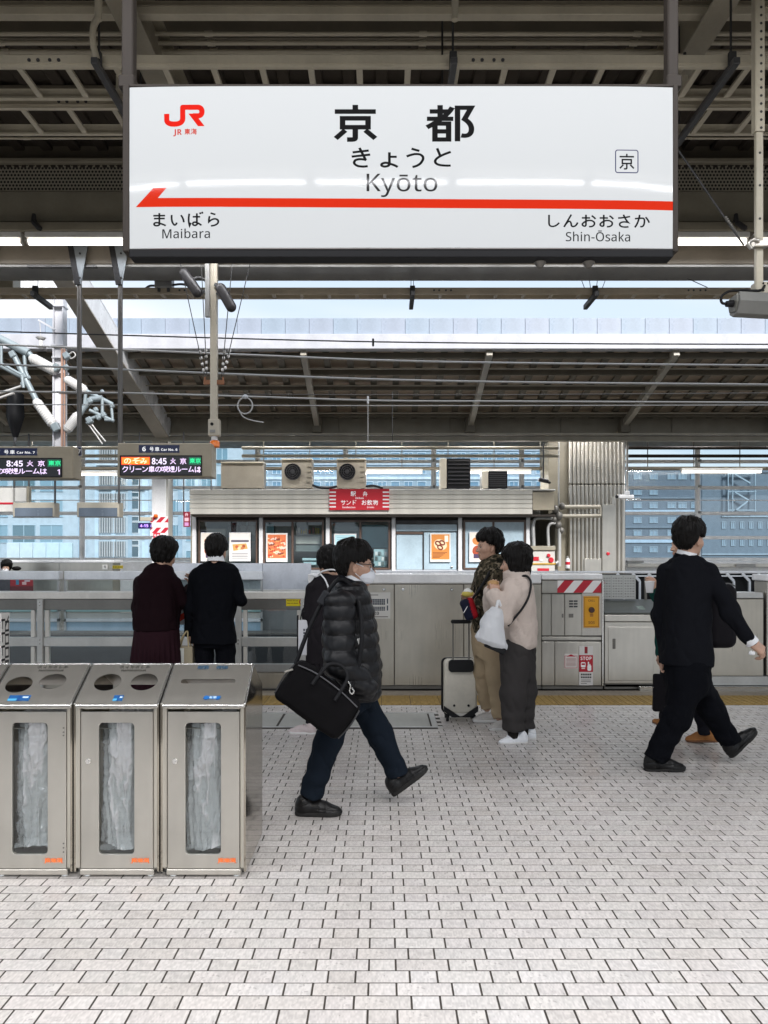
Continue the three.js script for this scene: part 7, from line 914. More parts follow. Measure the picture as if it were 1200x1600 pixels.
{ // person in green with tan boots behind the striding man
  const d0 = 5.98, px0 = 1070, J = JM(px0, d0), S = {
    head: { p: J(1069, 852), yaw: -1.45, pitch: 0.05 }, neck: J(1072, 878), hair: { off: 0.022, nape: -0.07, ear: 0, brow: 0.035, seed: 12 },
    torso: [J.lev(873, 1056, 1088, 0.07), J.lev(882, 1046, 1096, 0.14), J.lev(896, 1038, 1102, 0.19), J.lev(930, 1034, 1104, 0.20), J.lev(970, 1033, 1100, 0.19), J.lev(1010, 1033, 1098, 0.18)],
    arms: [[J(1064, 900, 0.16), J(1029, 948, 0.20), J(1017, 925, 0.12)], [J(1066, 900, -0.16), J(1050, 960, -0.20), J(1046, 1025, -0.16)]],
    legs: [[J(1068, 1012, 0.08), J(1085, 1082, 0.08), J(1099, 1140, 0.06)], [J(1066, 1012, -0.08), J(1050, 1080, -0.08), J(1050, 1130, -0.08)]], hips: [J.lev(995, 1036, 1098, 0.15), J.lev(1025, 1038, 1098, 0.15), J.lev(1050, 1042, 1094, 0.13)],
    hands: [{ p: J(1017, 925, 0.12), fingers: V(-0.1, 0.9, -0.2), palm: V(-0.5, 0.1, -0.8), curl: 0.5 }, { p: J(1046, 1025, -0.16), fingers: V(0, -1, 0), palm: V(0.2, 0, 1), curl: 1.0, mirror: true }],
  };
  const { o } = person('person', 'person in dark green jacket and tan boots, mostly hidden behind the striding man', px0, d0, S);
  wear(o, 'jacket', garment(S, [0.075, 0.066, 0.052], { amp: 0.02 }), pts(S), cloth([0.010, 0.055, 0.047])); wear(o, 'trousers', trousers(S, [0.105, 0.08, 0.068], {}), pts(S), cloth([0.012, 0.012, 0.016]));
  const tan = std([0.42, 0.175, 0.05], { roughness: 0.75, map: T.grime }), so = std([0.16, 0.07, 0.03], { roughness: 0.7 });
  shoe(o, frame(J(1054, 1146, -0.08), -Math.PI / 2, -0.42, 0, 0.92), 'boot', tan, so, null); shoe(o, frame(J(1101, 1156, 0.07), -2.35, 0.16, 0, 0.98), 'boot', tan, so, null);
  const b = thing('backpack', 'black backpack on the back of the person in green, right of the suit jacket', 'backpack', [X(1122, d0 - 0.05), Y(962, d0 - 0.05), -(d0 - 0.02)]); const bf = rbox(V(0, 0, 0), 0.115, 0.255, 0.15, 0.07); sdfMesh('body', (x, y, z) => bf(x, y, z) - 0.02 * fold(x, y, z, 7, 4), V(-0.2, -0.34, -0.24), V(0.2, 0.34, 0.24), 0.011, cloth([0.011, 0.010, 0.012], { roughness: 0.6 }), b); mb().tube([V(-0.02, 0.25, 0.12), V(0.04, 0.262, 0.12), V(0.10, 0.24, 0.11)], 0.006, 6).build('zip', std([0.12, 0.12, 0.12]), b); mb().tube([V(-0.08, 0.2, 0.1), V(-0.2, 0.22, 0.08), V(-0.26, 0.1, 0.08), V(-0.18, -0.12, 0.1), V(-0.1, -0.18, 0.1)], 0.018, 6).build('strap', M.black, b);
  const t = thing('tote_bag', 'flat black tote bag carried low by the person in tan boots', 'bag', [X(1041, d0 - 0.12), Y(1082, d0 - 0.12), -(d0 - 0.12)]); sdfMesh('body', (x, y, z) => rbox(V(0, 0, 0), 0.105, 0.15, 0.03, 0.02)(x, y, z) - 0.012 * fold(x, y, z, 9, 6), V(-0.16, -0.2, -0.08), V(0.16, 0.2, 0.08), 0.009, cloth([0.014, 0.013, 0.015]), t); mb().tube([V(-0.05, 0.14, 0.01), V(-0.02, 0.26, 0), V(0.03, 0.30, -0.02), V(0.06, 0.14, 0.01)], 0.008, 6).build('handle', M.black, t);
  const ph = thing('paper_cup', 'white paper cup in the raised hand of the person in green', 'cup', [X(1015, d0 - 0.2), Y(926, d0 - 0.2), -(d0 - 0.2)]); mb().lathe([[0, 0], [0.026, 0], [0.036, 0.085], [0.034, 0.085], [0.025, 0.006]], V(0, 0, 0), 18).build('cup', WHITE_CLOTH, ph); mb().lathe([[0.037, 0.082], [0.038, 0.09], [0, 0.093]], V(0, 0, 0), 18).build('lid', M.white, ph);
}
const camoColor = (x, y, z) => { const a = fbm3(x * 26, y * 15, z * 26, 3), b = fbm3(x * 40 + 9, y * 18 + 4, z * 40, 3), c = noise3(x * 60, y * 45, z * 60); return b > 0.62 ? [0.19, 0.155, 0.11] : a > 0.57 ? [0.012, 0.011, 0.008] : a > 0.47 ? [0.055, 0.045, 0.030] : c > 0.62 ? [0.10, 0.08, 0.052] : [0.024, 0.023, 0.016]; };
{ // man in a camouflage jacket
  const d0 = 6.66, px0 = 762, J = JM(px0, d0), S = {
    head: { p: J(763, 855), yaw: -1.35, pitch: 0.03, s: 1 }, neck: J(770, 878), hair: { off: 0.028, nape: -0.09, ear: 0.016, brow: 0.058, puff: 0.012, grain: 0.009, seed: 21 }, tan: 0.1,
    torso: [J.lev(873, 754, 790, 0.09), J.lev(882, 748, 794, 0.15), J.lev(896, 741, 799, 0.205), J.lev(925, 736, 801, 0.215), J.lev(960, 736, 800, 0.21), J.lev(988, 738, 798, 0.195)],
    arms: [[J(772, 902, 0.17), J(770, 950, 0.24), J(741, 938, 0.20)], [J(760, 902, -0.17), J(738, 948, -0.22), J(731, 934, -0.06)]],
    legs: [[J(766, 985, 0.09), J(772, 1052, 0.10), J(776, 1115, 0.14)], [J(757, 985, -0.09), J(756, 1052, -0.08), J(762, 1108, -0.05)]], hips: [J.lev(970, 738, 796, 0.16), J.lev(1000, 737, 796, 0.165), J.lev(1025, 742, 792, 0.14)],
    hands: [{ p: J(741, 938, 0.20), fingers: V(-0.9, 0.25, -0.1), palm: V(0.1, 0.5, -0.8), curl: 0.75 }, { p: J(731, 936, -0.04), fingers: V(-0.4, 0.6, 0.5), palm: V(0.2, 0.2, 0.9), curl: 0.7, mirror: true }],
  };
  const { o } = person('person', 'person in camouflage jacket and khaki trousers standing behind the silver suitcase', px0, d0, S);
  wear(o, 'camouflage_jacket', garment(S, [0.078, 0.068, 0.052], { amp: 0.022 }), pts(S), cloth([1, 1, 1], { vertexColors: true }), 0.008, camoColor);
  const hood = loft([J.lev(866, 762, 792, 0.07), J.lev(876, 755, 796, 0.12), J.lev(890, 752, 798, 0.14), J.lev(898, 760, 796, 0.12)], 0.03); wear(o, 'hood', (x, y, z) => hood(x, y, z) - 0.02 * fold(x, y, z, 12, 2), [J(755, 866, -0.1), J(796, 898, 0.1)], cloth([1, 1, 1], { vertexColors: true }), 0.008, camoColor);
  mb().add(ring(J(764, 882), 0.065, 0.03, 0, 0.3, 1.1)).build('shirt_collar', cloth([0.28, 0.31, 0.34]), o);
  wear(o, 'trousers', trousers(S, [0.108, 0.082, 0.058], { amp: 0.03 }), pts(S), cloth([0.33, 0.255, 0.165]));
  const sn = std([0.58, 0.55, 0.52], { roughness: 0.7, map: T.grime });
  shoe(o, frame(J(771, 1130.2, -0.05), -Math.PI / 2 - 0.1, 0, 0, 0.98), 'sneaker', sn, SOLE_WHITE, WHITE_CLOTH); shoe(o, frame(J(789, 1131.5, 0.20), -Math.PI / 2 + 0.2, 0, 0, 0.98), 'sneaker', sn, SOLE_WHITE, WHITE_CLOTH);
  const b = thing('pouch_bag', 'red and navy shoulder pouch on the front of the camouflage jacket', 'bag', [X(733, d0 - 0.22), Y(952, d0 - 0.22), -(d0 - 0.22)]); sdfMesh('body', (x, y, z) => rbox(V(0, 0, 0), 0.062, 0.095, 0.05, 0.035)(x * 0.94 + y * 0.34, y * 0.94 - x * 0.34, z) - 0.012 * fold(x, y, z, 14, 3), V(-0.16, -0.18, -0.1), V(0.16, 0.18, 0.1), 0.008, cloth([1, 1, 1], { vertexColors: true, roughness: 0.6 }), b, (x, y) => (x + y * 0.30 > 0.012 ? [0.30, 0.012, 0.018] : [0.012, 0.014, 0.03]));
  mb().tube([V(0.03, 0.09, 0), V(0.09, 0.18, 0.02), V(0.17, 0.30, -0.02), V(0.21, 0.38, -0.12)], 0.012, 6).build('strap', M.black, b); mb().bar(V(-0.055, -0.03, 0.05), V(-0.02, 0.03, 0.055), 0.012, 0.006, 0.002).build('white_patch', WHITE_CLOTH, b);
  const f = thing('wrapped_snack', 'wrapped yellow snack held by the person in camouflage', 'snack', [X(731, d0 - 0.2), Y(928, d0 - 0.2), -(d0 - 0.2)]); sdfMesh('bun', ell(V(0, 0, 0), 0.055, 0.03, 0.035), V(-0.08, -0.06, -0.06), V(0.08, 0.06, 0.06), 0.006, std([0.52, 0.42, 0.08], { roughness: 0.6 }), f); sdfMesh('wrapper', (x, y, z) => ell(V(0, 0.022, 0), 0.045, 0.024, 0.03)(x, y, z) - 0.03 * fold(x, y, z, 30, 8), V(-0.08, -0.04, -0.07), V(0.08, 0.08, 0.07), 0.006, phy([0.75, 0.75, 0.70], { roughness: 0.3 }), f);
}
{ // woman with a black bob
  const d0 = 6.08, px0 = 808, J = JM(px0, d0), S = {
    head: { p: J(804, 882), yaw: -1.95, pitch: 0.0 }, neck: J(807, 906), tan: 0.1, hair: { off: 0.034, nape: -0.105, ear: -0.095, brow: 0.015, puff: 0.014, fall: 0.004, seed: 71, grain: 0.006 },
    torso: [J.lev(896, 792, 824, 0.09), J.lev(906, 786, 829, 0.14), J.lev(920, 781, 834, 0.175), J.lev(950, 783, 837, 0.185), J.lev(980, 787, 839, 0.19), J.lev(1004, 791, 838, 0.185), J.lev(1012, 796, 836, 0.17)],
    arms: [[J(797, 922, 0.13), J(782, 962, 0.19), J(768, 928, 0.14)], [J(800, 920, -0.14), J(776, 955, -0.18), J(766, 925, -0.02)]],
    legs: [[J(802, 1015, 0.08), J(799, 1080, 0.09), J(798, 1138, 0.09)], [J(818, 1015, -0.05), J(819, 1080, -0.04), J(820, 1138, -0.02)]], hips: [J.lev(1000, 783, 833, 0.15), J.lev(1030, 781, 832, 0.155), J.lev(1060, 784, 830, 0.13)],
    hands: [{ p: J(768, 930, 0.14), fingers: V(0.1, 0.95, -0.2), palm: V(-0.2, 0.15, -0.95), curl: 0.8 }, { p: J(766, 926, 0.0), fingers: V(0.25, 0.9, 0.2), palm: V(0, 0.1, 0.95), curl: 0.8, mirror: true }],
  };
  const { o } = person('person', 'person with black bob hair, beige fleece and dark grey trousers, facing the camouflage jacket', px0, d0, S);
  const fl = cloth([0.55, 0.465, 0.41], { roughness: 1, sheen: 0.3, sheenRoughness: 0.6, sheenColor: new THREE.Color(0.5, 0.48, 0.45) });
  wear(o, 'fleece_jacket', garment(S, [0.078, 0.075, 0.062], { amp: 0.026, fine: 0.003, k: 0.04 }), pts(S), fl, 0.008);
  const hd = loft([J.lev(888, 792, 824, 0.085), J.lev(895, 786, 828, 0.12), J.lev(904, 786, 829, 0.13), J.lev(911, 792, 826, 0.11)], 0.02); wear(o, 'hood', (x, y, z) => hd(x, y, z) - 0.026 * fold(x, y, z, 14, 7), [J(786, 888, -0.1), J(829, 911, 0.1)], fl, 0.008);
  wear(o, 'trousers', trousers(S, [0.112, 0.102, 0.088], { amp: 0.022, len: 1.0 }), pts(S), cloth([0.045, 0.041, 0.040]));
  shoe(o, frame(J(806, 1157.5, 0.10), -1.42, 0, 0, 0.86), 'sneaker', std([0.76, 0.77, 0.79], { roughness: 0.5 }), SOLE_WHITE, null); shoe(o, frame(J(823, 1156, -0.02), -1.7, 0, 0, 0.86), 'sneaker', std([0.76, 0.77, 0.79], { roughness: 0.5 }), SOLE_WHITE, null);
  for (const q of [[J(798, 1138, 0.10), J(799, 1148, 0.10), 0.044, 0.042, 14], [J(820, 1138, -0.02), J(821, 1148, -0.02), 0.044, 0.042, 14]]) mb().cyl(...q).build('sock', cloth([0.02, 0.018, 0.016]), o);
  const st = thing('bag_strap', 'black cross-body strap over the beige fleece', 'strap', [X(px0, d0), 0, -d0]); mb().tube([J(811, 900, 0.12), J(817, 899, 0.13), J(823, 906, 0.15), J(819, 928, 0.205), J(810, 945, 0.222), J(798, 960, 0.228), J(786, 974, 0.235)], 0.0095, 8, 50).build('strap', M.black, st);
  const b = thing('carrier_bag', 'white carrier bag hanging from the arm of the person in beige fleece', 'bag', [X(769, d0 - 0.24), Y(982, d0 - 0.24), -(d0 - 0.24)]);
  const bf = loft([[0.17, 0.035, 0, 0.035, 0.03], [0.10, 0.02, 0, 0.075, 0.055], [0.0, 0.0, 0, 0.108, 0.075], [-0.10, -0.012, 0, 0.132, 0.07], [-0.145, 0.0, 0, 0.118, 0.045]], 0.02, 2.2); sdfMesh('body', (x, y, z) => bf(x, y + 0.28 * x, z) - 0.03 * fold(x, y, z, 12, 3), V(-0.2, -0.26, -0.14), V(0.22, 0.26, 0.14), 0.007, phy([0.74, 0.75, 0.77], { roughness: 0.5, transmission: 0.15, thickness: 0 }), b); mb().bar(V(-0.06, -0.115, 0.02), V(0.10, -0.185, 0.02), 0.03, 0.05, 0.008).build('dark_base', M.black, b); mb().tube([V(0.03, 0.15, 0.02), V(0.05, 0.22, 0.0), V(0.075, 0.16, -0.02)], 0.012, 6).build('handle', WHITE_CLOTH, b);
  const f = thing('snack_bun', 'brown bun held near the mouth by the person in beige fleece', 'snack', [X(771, d0 - 0.1), Y(912, d0 - 0.1), -(d0 - 0.08)]); sdfMesh('bun', (x, y, z) => ell(V(0, 0, 0), 0.05, 0.03, 0.04)(x, y, z) - 0.008 * fold(x, y, z, 20, 1), V(-0.08, -0.06, -0.07), V(0.08, 0.06, 0.07), 0.006, std([0.40, 0.23, 0.09], { roughness: 0.6 }), f);
}
{ // suitcase
  const d0 = 6.72, o = thing('suitcase', 'cream hard shell suitcase with extended black handle, beside the person in camouflage', 'suitcase', [X(720, d0), 0, -d0]), u = 1 / F * d0, hY = (py) => Y(py, d0);
  const W = 52 * u, top = hY(1031), bot = hY(1117), sh = roundRect(W, top - bot, 0.05), g = new THREE.ExtrudeGeometry(sh, { depth: 0.17, bevelEnabled: true, bevelSize: 0.028, bevelThickness: 0.028, bevelSegments: 4, bevelOffset: -0.028, curveSegments: 10 }); g.translate(0, (top + bot) / 2, -0.20);
  mb().add(g).build('shell', phy([0.62, 0.58, 0.49], { roughness: 0.38, clearcoat: 0.3, map: T.grime }), o);
  const rim = new THREE.ExtrudeGeometry(roundRect(W + 0.012, top - bot + 0.012, 0.055), { depth: 0.03, bevelEnabled: false, curveSegments: 10 }); rim.translate(-0.012, (top + bot) / 2, -0.135); mb().add(rim).build('zip_band', M.black, o);
  const hb = roundRect(0.215, 0.10, 0.03), hg = new THREE.ExtrudeGeometry(hb, { depth: 0.02, bevelEnabled: true, bevelSize: 0.006, bevelThickness: 0.006, bevelSegments: 2 }); hg.translate(0.0, top - 0.052, 0.008); mb().add(hg).build('handle_housing', M.black, o);
  for (const x of [-0.072, 0.072]) mb().box(x, (top + hY(968)) / 2 - 0.02, 0.018, 0.014, hY(968) - top + 0.03, 0.018, 0.003).build('handle_rod', M.steelDark, o); mb().box(0, hY(971), 0.018, 0.185, 0.035, 0.032, 0.01).build('handle_grip', M.black, o);
  for (const x of [-0.06, 0.07]) mb().cyl(V(x, bot + 0.085, 0.0), V(x, bot + 0.085, 0.006), 0.011, 0.011, 14).build('rivet', M.black, o);
  for (const s of [-1, 1]) { const c = mb().ext([[0, 0], [s * 0.085, 0], [s * 0.155, 0.055], [s * 0.155, 0.10]], 0.03, 0.003); c.translate(-s * 0.0, bot - 0.015, 0.004); const cc = mb(); cc.add(c); cc.build('corner_guard', M.black, o); }
  mb().box(0, bot + 0.005, 0.012, 0.12, 0.03, 0.02, 0.006).build('foot_bar', M.offWhite, o);
  for (const [x, z] of [[-0.12, -0.02], [0.12, -0.02], [-0.12, -0.17], [0.12, -0.17]]) { const w = mb().cyl(V(x - 0.012, 0.024, z), V(x + 0.012, 0.024, z), 0.024, 0.024, 16).box(x, 0.05, z, 0.035, 0.03, 0.04, 0.006); w.build('wheel', M.black, o); }
  for (const y of [0.2, 0.36]) mb().box(W / 2 + 0.006, bot + y, -0.12, 0.012, 0.04, 0.05, 0.004).build('side_catch', M.black, o);
}
{ // woman in a maroon jacket and skirt, back view
  const d0 = 6.6, px0 = 246, J = JM(px0, d0), S = {
    head: { p: J(257, 869), yaw: 2.55, pitch: 0.28, roll: 0 }, neck: J(250, 892), hair: { off: 0.030, nape: -0.085, ear: -0.075, brow: 0.02, fall: 0.0, puff: 0.010, seed: 31, grain: 0.008 },
    torso: [J.lev(880, 235, 264, 0.085), J.lev(889, 226, 270, 0.12), J.lev(903, 215, 276, 0.155), J.lev(930, 210, 280, 0.175), J.lev(955, 209, 281, 0.18), J.lev(984, 210, 280, 0.175)],
    arms: [[J(220, 912, 0), J(214, 950, -0.04), J(222, 966, -0.18)], [J(272, 912, 0), J(282, 940, -0.06), J(285, 922, -0.24)]],
    legs: [[J(233, 1000, 0), J(232, 1062, 0), J(231, 1115, 0.0)], [J(256, 1000, 0), J(257, 1062, 0), J(258, 1115, 0.0)]], hips: [J.lev(976, 211, 279, 0.16), J.lev(1030, 207, 281, 0.17), J.lev(1092, 204, 284, 0.19)],
    hands: [{ p: J(222, 966, -0.18), fingers: V(0.5, 0.2, -0.8), palm: V(0, 0.4, 0), curl: 0.6 }, { p: J(284, 922, -0.24), fingers: V(0.1, 0.8, -0.6), palm: V(-0.5, 0.4, 0.3), curl: 0.6, mirror: true }],
  };
  const { o } = person('person', 'person with short dark hair in dark maroon jacket and long pleated skirt, seen from behind', px0, d0, S);
  wear(o, 'jacket', garment(S, [0.075, 0.066, 0.052], { amp: 0.028, freq: 7, join: 0.015 }), pts(S), cloth([0.0105, 0.0045, 0.006])); const sk = loft(S.hips, 0.02);
  wear(o, 'skirt', (x, y, z) => sk(x, y, z) - 0.012 * Math.sin(Math.atan2(z, x) * 26 + 2 * noise3(x * 3, y * 3, z * 3)) * sstep(0.85, 0.5, y), pts(S, [J(204, 1092, -0.2), J(284, 1092, 0.2)]), cloth([0.022, 0.0085, 0.012]));
  for (const q of [[J(232, 1090, 0), J(231, 1120, 0), 0.045, 0.036, 12], [J(257, 1090, 0), J(258, 1120, 0), 0.045, 0.036, 12]]) mb().cyl(...q).build('stocking', cloth([0.02, 0.016, 0.016]), o); shoe(o, frame(J(231, 1132.3, 0), Math.PI, 0, 0, 0.88), 'leather', SHOE_BLACK, SOLE_BLACK, null); shoe(o, frame(J(258, 1132.3, 0), Math.PI, 0, 0, 0.88), 'leather', SHOE_BLACK, SOLE_BLACK, null);
  mb().add(ring(J(250, 884), 0.078, 0.04, -0.1, 0.05, 1.15)).build('jacket_collar', cloth([0.0105, 0.0045, 0.006]), o);
  const b = thing('paper_leaflet', 'white and red leaflet held between the couple in dark clothes', 'leaflet', [X(286, d0 + 0.3), Y(950, d0 + 0.3), -(d0 + 0.3)]); plate('sheet', b, 0, 0, 0, 0.10, 0.31, 0.006, board(64, 200, (c) => { fill(c, '#dfe0e4', 0, 0, 64, 200); c.fillStyle = '#d23a22'; c.beginPath(); c.moveTo(0, 150); c.lineTo(64, 110); c.lineTo(64, 150); c.lineTo(0, 190); c.fill(); fill(c, '#c8a8b8', 10, 30, 40, 40); }));
}
{ // man in a black suit, back view
  const d0 = 6.7, px0 = 336, J = JM(px0, d0), S = {
    head: { p: J(338.5, 863), yaw: 3.05, pitch: 0.16 }, neck: J(338, 886), hair: { off: 0.022, nape: -0.055, ear: 0.022, brow: 0.04, puff: 0.006, seed: 44, grain: 0.007 },
    torso: [J.lev(877, 323, 353, 0.075), J.lev(883, 309, 366, 0.10), J.lev(890, 299, 374, 0.125), J.lev(905, 297, 376, 0.135), J.lev(940, 301, 371, 0.145), J.lev(970, 303, 367, 0.14), J.lev(1005, 299, 370, 0.155)],
    arms: [[J(306, 903, 0), J(297, 948, 0.02), J(295, 988, -0.03)], [J(366, 903, 0), J(376, 938, 0.0), J(362, 934, -0.26)]],
    legs: [[J(319, 1000, 0), J(318, 1075, 0.0), J(317, 1125, 0.0)], [J(352, 1000, 0), J(354, 1075, 0), J(355, 1125, 0)]], hips: [J.lev(985, 304, 367, 0.13), J.lev(1000, 303, 368, 0.135), J.lev(1012, 306, 366, 0.12)],
    hands: [{ p: J(295.5, 990, -0.03), fingers: V(0.12, -1, 0), palm: V(0.9, 0, -0.3), curl: 0.9, thumb: 0.8 }, { p: J(362, 934, -0.26), fingers: V(-0.9, 0.2, -0.3), palm: V(0, 0.3, 0.9), curl: 0.6, mirror: true }],
  };
  const { o } = person('person', 'person in black suit with white collar seen from behind, holding a paper bag', px0, d0, S);
  wear(o, 'suit_jacket', garment(S, [0.072, 0.060, 0.050], { amp: 0.026, freq: 7, join: 0.015 }), pts(S), SUIT); wear(o, 'trousers', trousers(S, [0.090, 0.082, 0.072], { join: 0.02 }), pts(S), SUIT);
  mb().add(ring(J(338, 872.5, 0.022), 0.068, 0.055, -0.10, 0, 1.2)).build('shirt_collar', WHITE_CLOTH, o); mb().add(ring(J(338, 881), 0.082, 0.03, -0.12, 0, 1.14)).build('jacket_collar', SUIT, o); mb().cyl(J(295, 984, -0.03), J(295.5, 992, -0.03), 0.047, 0.045, 18).build('shirt_cuff', WHITE_CLOTH, o);
  shoe(o, frame(J(318, 1129, 0), Math.PI, 0, 0, 1), 'leather', SHOE_BLACK, SOLE_BLACK, null); shoe(o, frame(J(354, 1129, 0), Math.PI, 0, 0, 1), 'leather', SHOE_BLACK, SOLE_BLACK, null);
  const b = thing('paper_bag', 'small tan paper bag with green label in the hand of the man in black', 'bag', [X(290, d0), Y(1064, d0), -(d0 - 0.02)]); mb().box(0, 0.16, 0, 0.155, 0.32, 0.09, 0.006).build('bag', std([0.40, 0.34, 0.23], { roughness: 0.8, map: T.grime }), b); plate('label', b, -0.035, 0.24, 0.047, 0.075, 0.13, 0.004, board(64, 110, (c) => { fill(c, '#d8d8d0', 0, 0, 64, 110); fill(c, '#0f6a4c', 6, 16, 34, 84); }));
  mb().tube([V(-0.05, 0.31, 0.04), V(-0.02, 0.40, 0.02), V(0.02, 0.455, 0), V(0.03, 0.40, 0.02), V(0.045, 0.31, 0.04)], 0.007, 6).tube([V(-0.05, 0.31, -0.04), V(-0.02, 0.40, -0.02), V(0.02, 0.455, 0), V(0.03, 0.40, -0.02), V(0.045, 0.31, -0.04)], 0.007, 6).build('handles', std([0.45, 0.36, 0.20], { roughness: 0.8 }), b);
}
{ // schoolgirl behind the masked man
  const d0 = 6.35, px0 = 512, J = JM(px0, d0), S = {
    head: { p: J(515, 884), yaw: -2.55, pitch: 0.25 }, neck: J(512, 905), hair: { off: 0.028, nape: -0.075, ear: -0.03, brow: 0.03, puff: 0.010, seed: 51, grain: 0.008 },
    torso: [J.lev(895, 499, 528, 0.085), J.lev(903, 490, 535, 0.12), J.lev(916, 483, 541, 0.15), J.lev(940, 479, 545, 0.165), J.lev(980, 479, 545, 0.165), J.lev(1035, 478, 548, 0.18)],
    arms: [[J(490, 922, 0.02), J(484, 965, 0.02), J(478, 958, -0.1)], [J(536, 922, 0), J(542, 965, 0), J(540, 1000, -0.05)]],
    legs: [[J(498, 1045, 0.04), J(490, 1092, 0.05), J(486, 1128, 0.05)], [J(524, 1045, 0), J(528, 1092, 0), J(530, 1130, 0)]], hips: [J.lev(1025, 480, 546, 0.17), J.lev(1060, 476, 550, 0.18), J.lev(1090, 474, 552, 0.19)],
    hands: [{ p: J(478, 958, -0.1), fingers: V(-0.3, -0.8, -0.3), palm: V(0.8, 0, 0.3), curl: 0.8 }],
  };
  const { o } = person('person', 'person in dark sailor-collar school uniform, standing behind the masked walking man', px0, d0, S);
  const uni2 = cloth([0.016, 0.014, 0.016]); wear(o, 'uniform_top', garment(S, [0.072, 0.062, 0.052], { amp: 0.014 }), pts(S), uni2); const sk = loft(S.hips, 0.02); wear(o, 'skirt', (x, y, z) => sk(x, y, z) - 0.010 * Math.sin(Math.atan2(z, x) * 22), pts(S, [J(474, 1090, -0.2), J(552, 1090, 0.2)]), uni2);
  for (const q of [[J(490, 1086, 0.05), J(486, 1128, 0.05), 0.052, 0.042, 12], [J(528, 1086, 0), J(530, 1130, 0), 0.052, 0.042, 12]]) mb().cyl(...q).build('sock', cloth([0.015, 0.015, 0.018]), o);
  const pk = std([0.66, 0.56, 0.55], { roughness: 0.6, map: T.grime }); shoe(o, frame(J(480, 1144.5, 0.06), -1.75, 0, 0, 0.86), 'sneaker', pk, SOLE_WHITE, std([0.35, 0.06, 0.08])); shoe(o, frame(J(530, 1143, 0), -2.2, 0, 0, 0.86), 'sneaker', pk, SOLE_WHITE, null);
  mb().tube([J(497, 899, 0.08), J(505, 892.5, 0.125), J(520, 889.5, 0.13), J(532, 893, 0.10)], 0.007, 6).tube([J(503, 897, 0.11), J(510, 905, 0.145), J(515, 916, 0.165), J(519, 930, 0.172)], 0.007, 6).build('collar_trim', WHITE_CLOTH, o); mb().sph(J(498, 899, 0.06), 0.04, 1.2, 0.5, 0.8, 12).build('white_collar', WHITE_CLOTH, o);
  const b = thing('shopping_bag', 'pale grey shopping bag with printed lettering at the side of the schoolgirl', 'bag', [X(478, d0), Y(1022, d0), -(d0 - 0.05)]); mb().box(0, 0.15, 0, 0.125, 0.30, 0.07, 0.006).build('bag', std([0.56, 0.56, 0.58], { roughness: 0.7 }), b); plate('print', b, 0.015, 0.19, 0.037, 0.075, 0.09, 0.003, board(64, 76, (c) => { fill(c, '#c2c2c6', 0, 0, 64, 76); for (let j = 0; j < 3; j++) for (let i = 0; i < 3; i++) fill(c, '#3c3c44', 8 + i * 18, 8 + j * 22, 12, 16); })); mb().box(-0.062, 0.16, 0.02, 0.012, 0.36, 0.04, 0.003).build('side_strip', M.black, b); mb().tube([V(-0.04, 0.30, 0.03), V(-0.02, 0.37, 0.02), V(0.02, 0.36, 0.02), V(0.04, 0.30, 0.03)], 0.005, 6).build('handle', M.black, b);
}
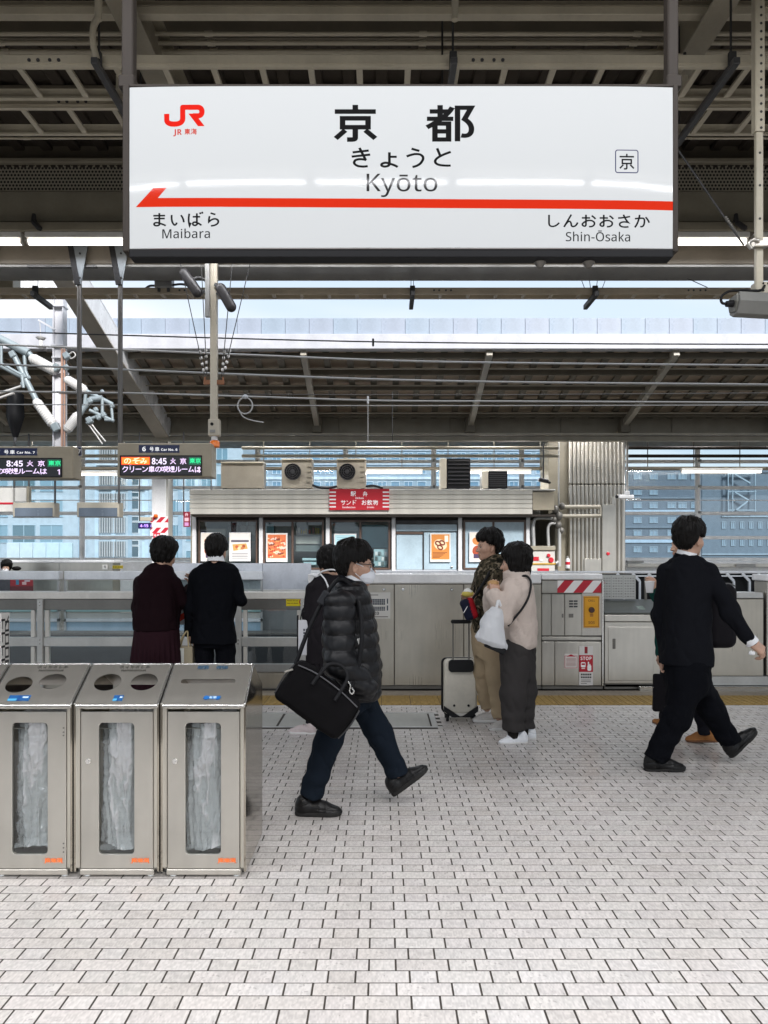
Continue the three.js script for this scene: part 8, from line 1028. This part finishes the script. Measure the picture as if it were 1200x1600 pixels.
{ // small figure far off, behind the far fence
  const d0 = 16.2, px0 = 10, J = JM(px0, d0), S = {
    head: { p: J(10, 887), yaw: 0.2, pitch: 0.1 }, neck: J(10, 895), hair: { off: 0.03, nape: -0.1, ear: -0.06, brow: 0.03, seed: 61, puff: 0.02 }, torso: [J.lev(893, 6, 14, 0.08), J.lev(899, 0, 20, 0.12), J.lev(935, 0, 20, 0.13)], arms: [[J(1, 900), J(-1, 915), J(1, 930)], [J(19, 900), J(21, 915), J(19, 930)]],
    legs: [[J(7, 932), J(7, 952), J(7, 972)], [J(13, 932), J(13, 952), J(13, 972)]], hips: [J.lev(930, 1, 19, 0.12), J.lev(940, 1, 19, 0.12)], hands: [],
  };
  const { o, put } = person('person', 'person with white face mask peeping over the far fence at the left edge', px0, d0, S);
  wear(o, 'coat', garment(S, [0.07, 0.06, 0.05]), pts(S), cloth([0.05, 0.05, 0.06]), 0.016); wear(o, 'trousers', trousers(S, [0.1, 0.08, 0.07]), pts(S), SUIT, 0.016); const mk = ell(V(0, -0.052, 0.056), 0.064, 0.055, 0.066); put(meshSDF((x, y, z) => smax(mk(x, y, z), 0.02 - z, 0.01), V(-0.1, -0.14, -0.03), V(0.1, 0.04, 0.16), 0.008), 'face_mask', WHITE_CLOTH);
  const bun = ell(V(0.20, -0.02, -0.02), 0.10, 0.05, 0.05); put(meshSDF(bun, V(0.05, -0.1, -0.1), V(0.34, 0.06, 0.06), 0.012), 'ponytail', HAIR);
}
{ // patterned bag at the left edge, behind the bins
  const d0 = 5.6, b = thing('patterned_bag', 'white bag with bold black line pattern, cut by the left edge above the bins', 'bag', [X(-8, d0), 0, -d0]), t = board(128, 256, (c) => { fill(c, '#dcd8d2', 0, 0, 128, 256); c.strokeStyle = '#141214'; c.lineWidth = 10; for (let j = 0; j < 4; j++) { c.strokeRect(62, 40 + j * 60, 54, 40); c.beginPath(); c.moveTo(0, 30 + j * 60); c.lineTo(60, 30 + j * 60); c.moveTo(20, 30 + j * 60); c.lineTo(20, 70 + j * 60); c.stroke(); } c.beginPath(); c.moveTo(64, 60); c.lineTo(118, 16); c.stroke(); });
  plate('front', b, 0, (Y(958, d0) + Y(1046, d0)) / 2, 0, 0.16, Y(958, d0) - Y(1046, d0), 0.12, t); mb().cyl(V(0.05, 0.62, 0.03), V(0.115, 0.62, 0.03), 0.045, 0.04, 18).build('black_fitting', M.black, b); mb().cyl(V(0.11, 0.64, 0.03), V(0.14, 0.64, 0.03), 0.03, 0.03, 16).build('white_cap', M.white, b); mb().box(0, 0.32, 0, 0.05, 0.64, 0.05, 0.01).build('leg', M.steelDark, b);
}
scene.traverse((o) => { if (o.isMesh) { o.castShadow = true; o.receiveShadow = true; } });
renderer.render(scene, camera);
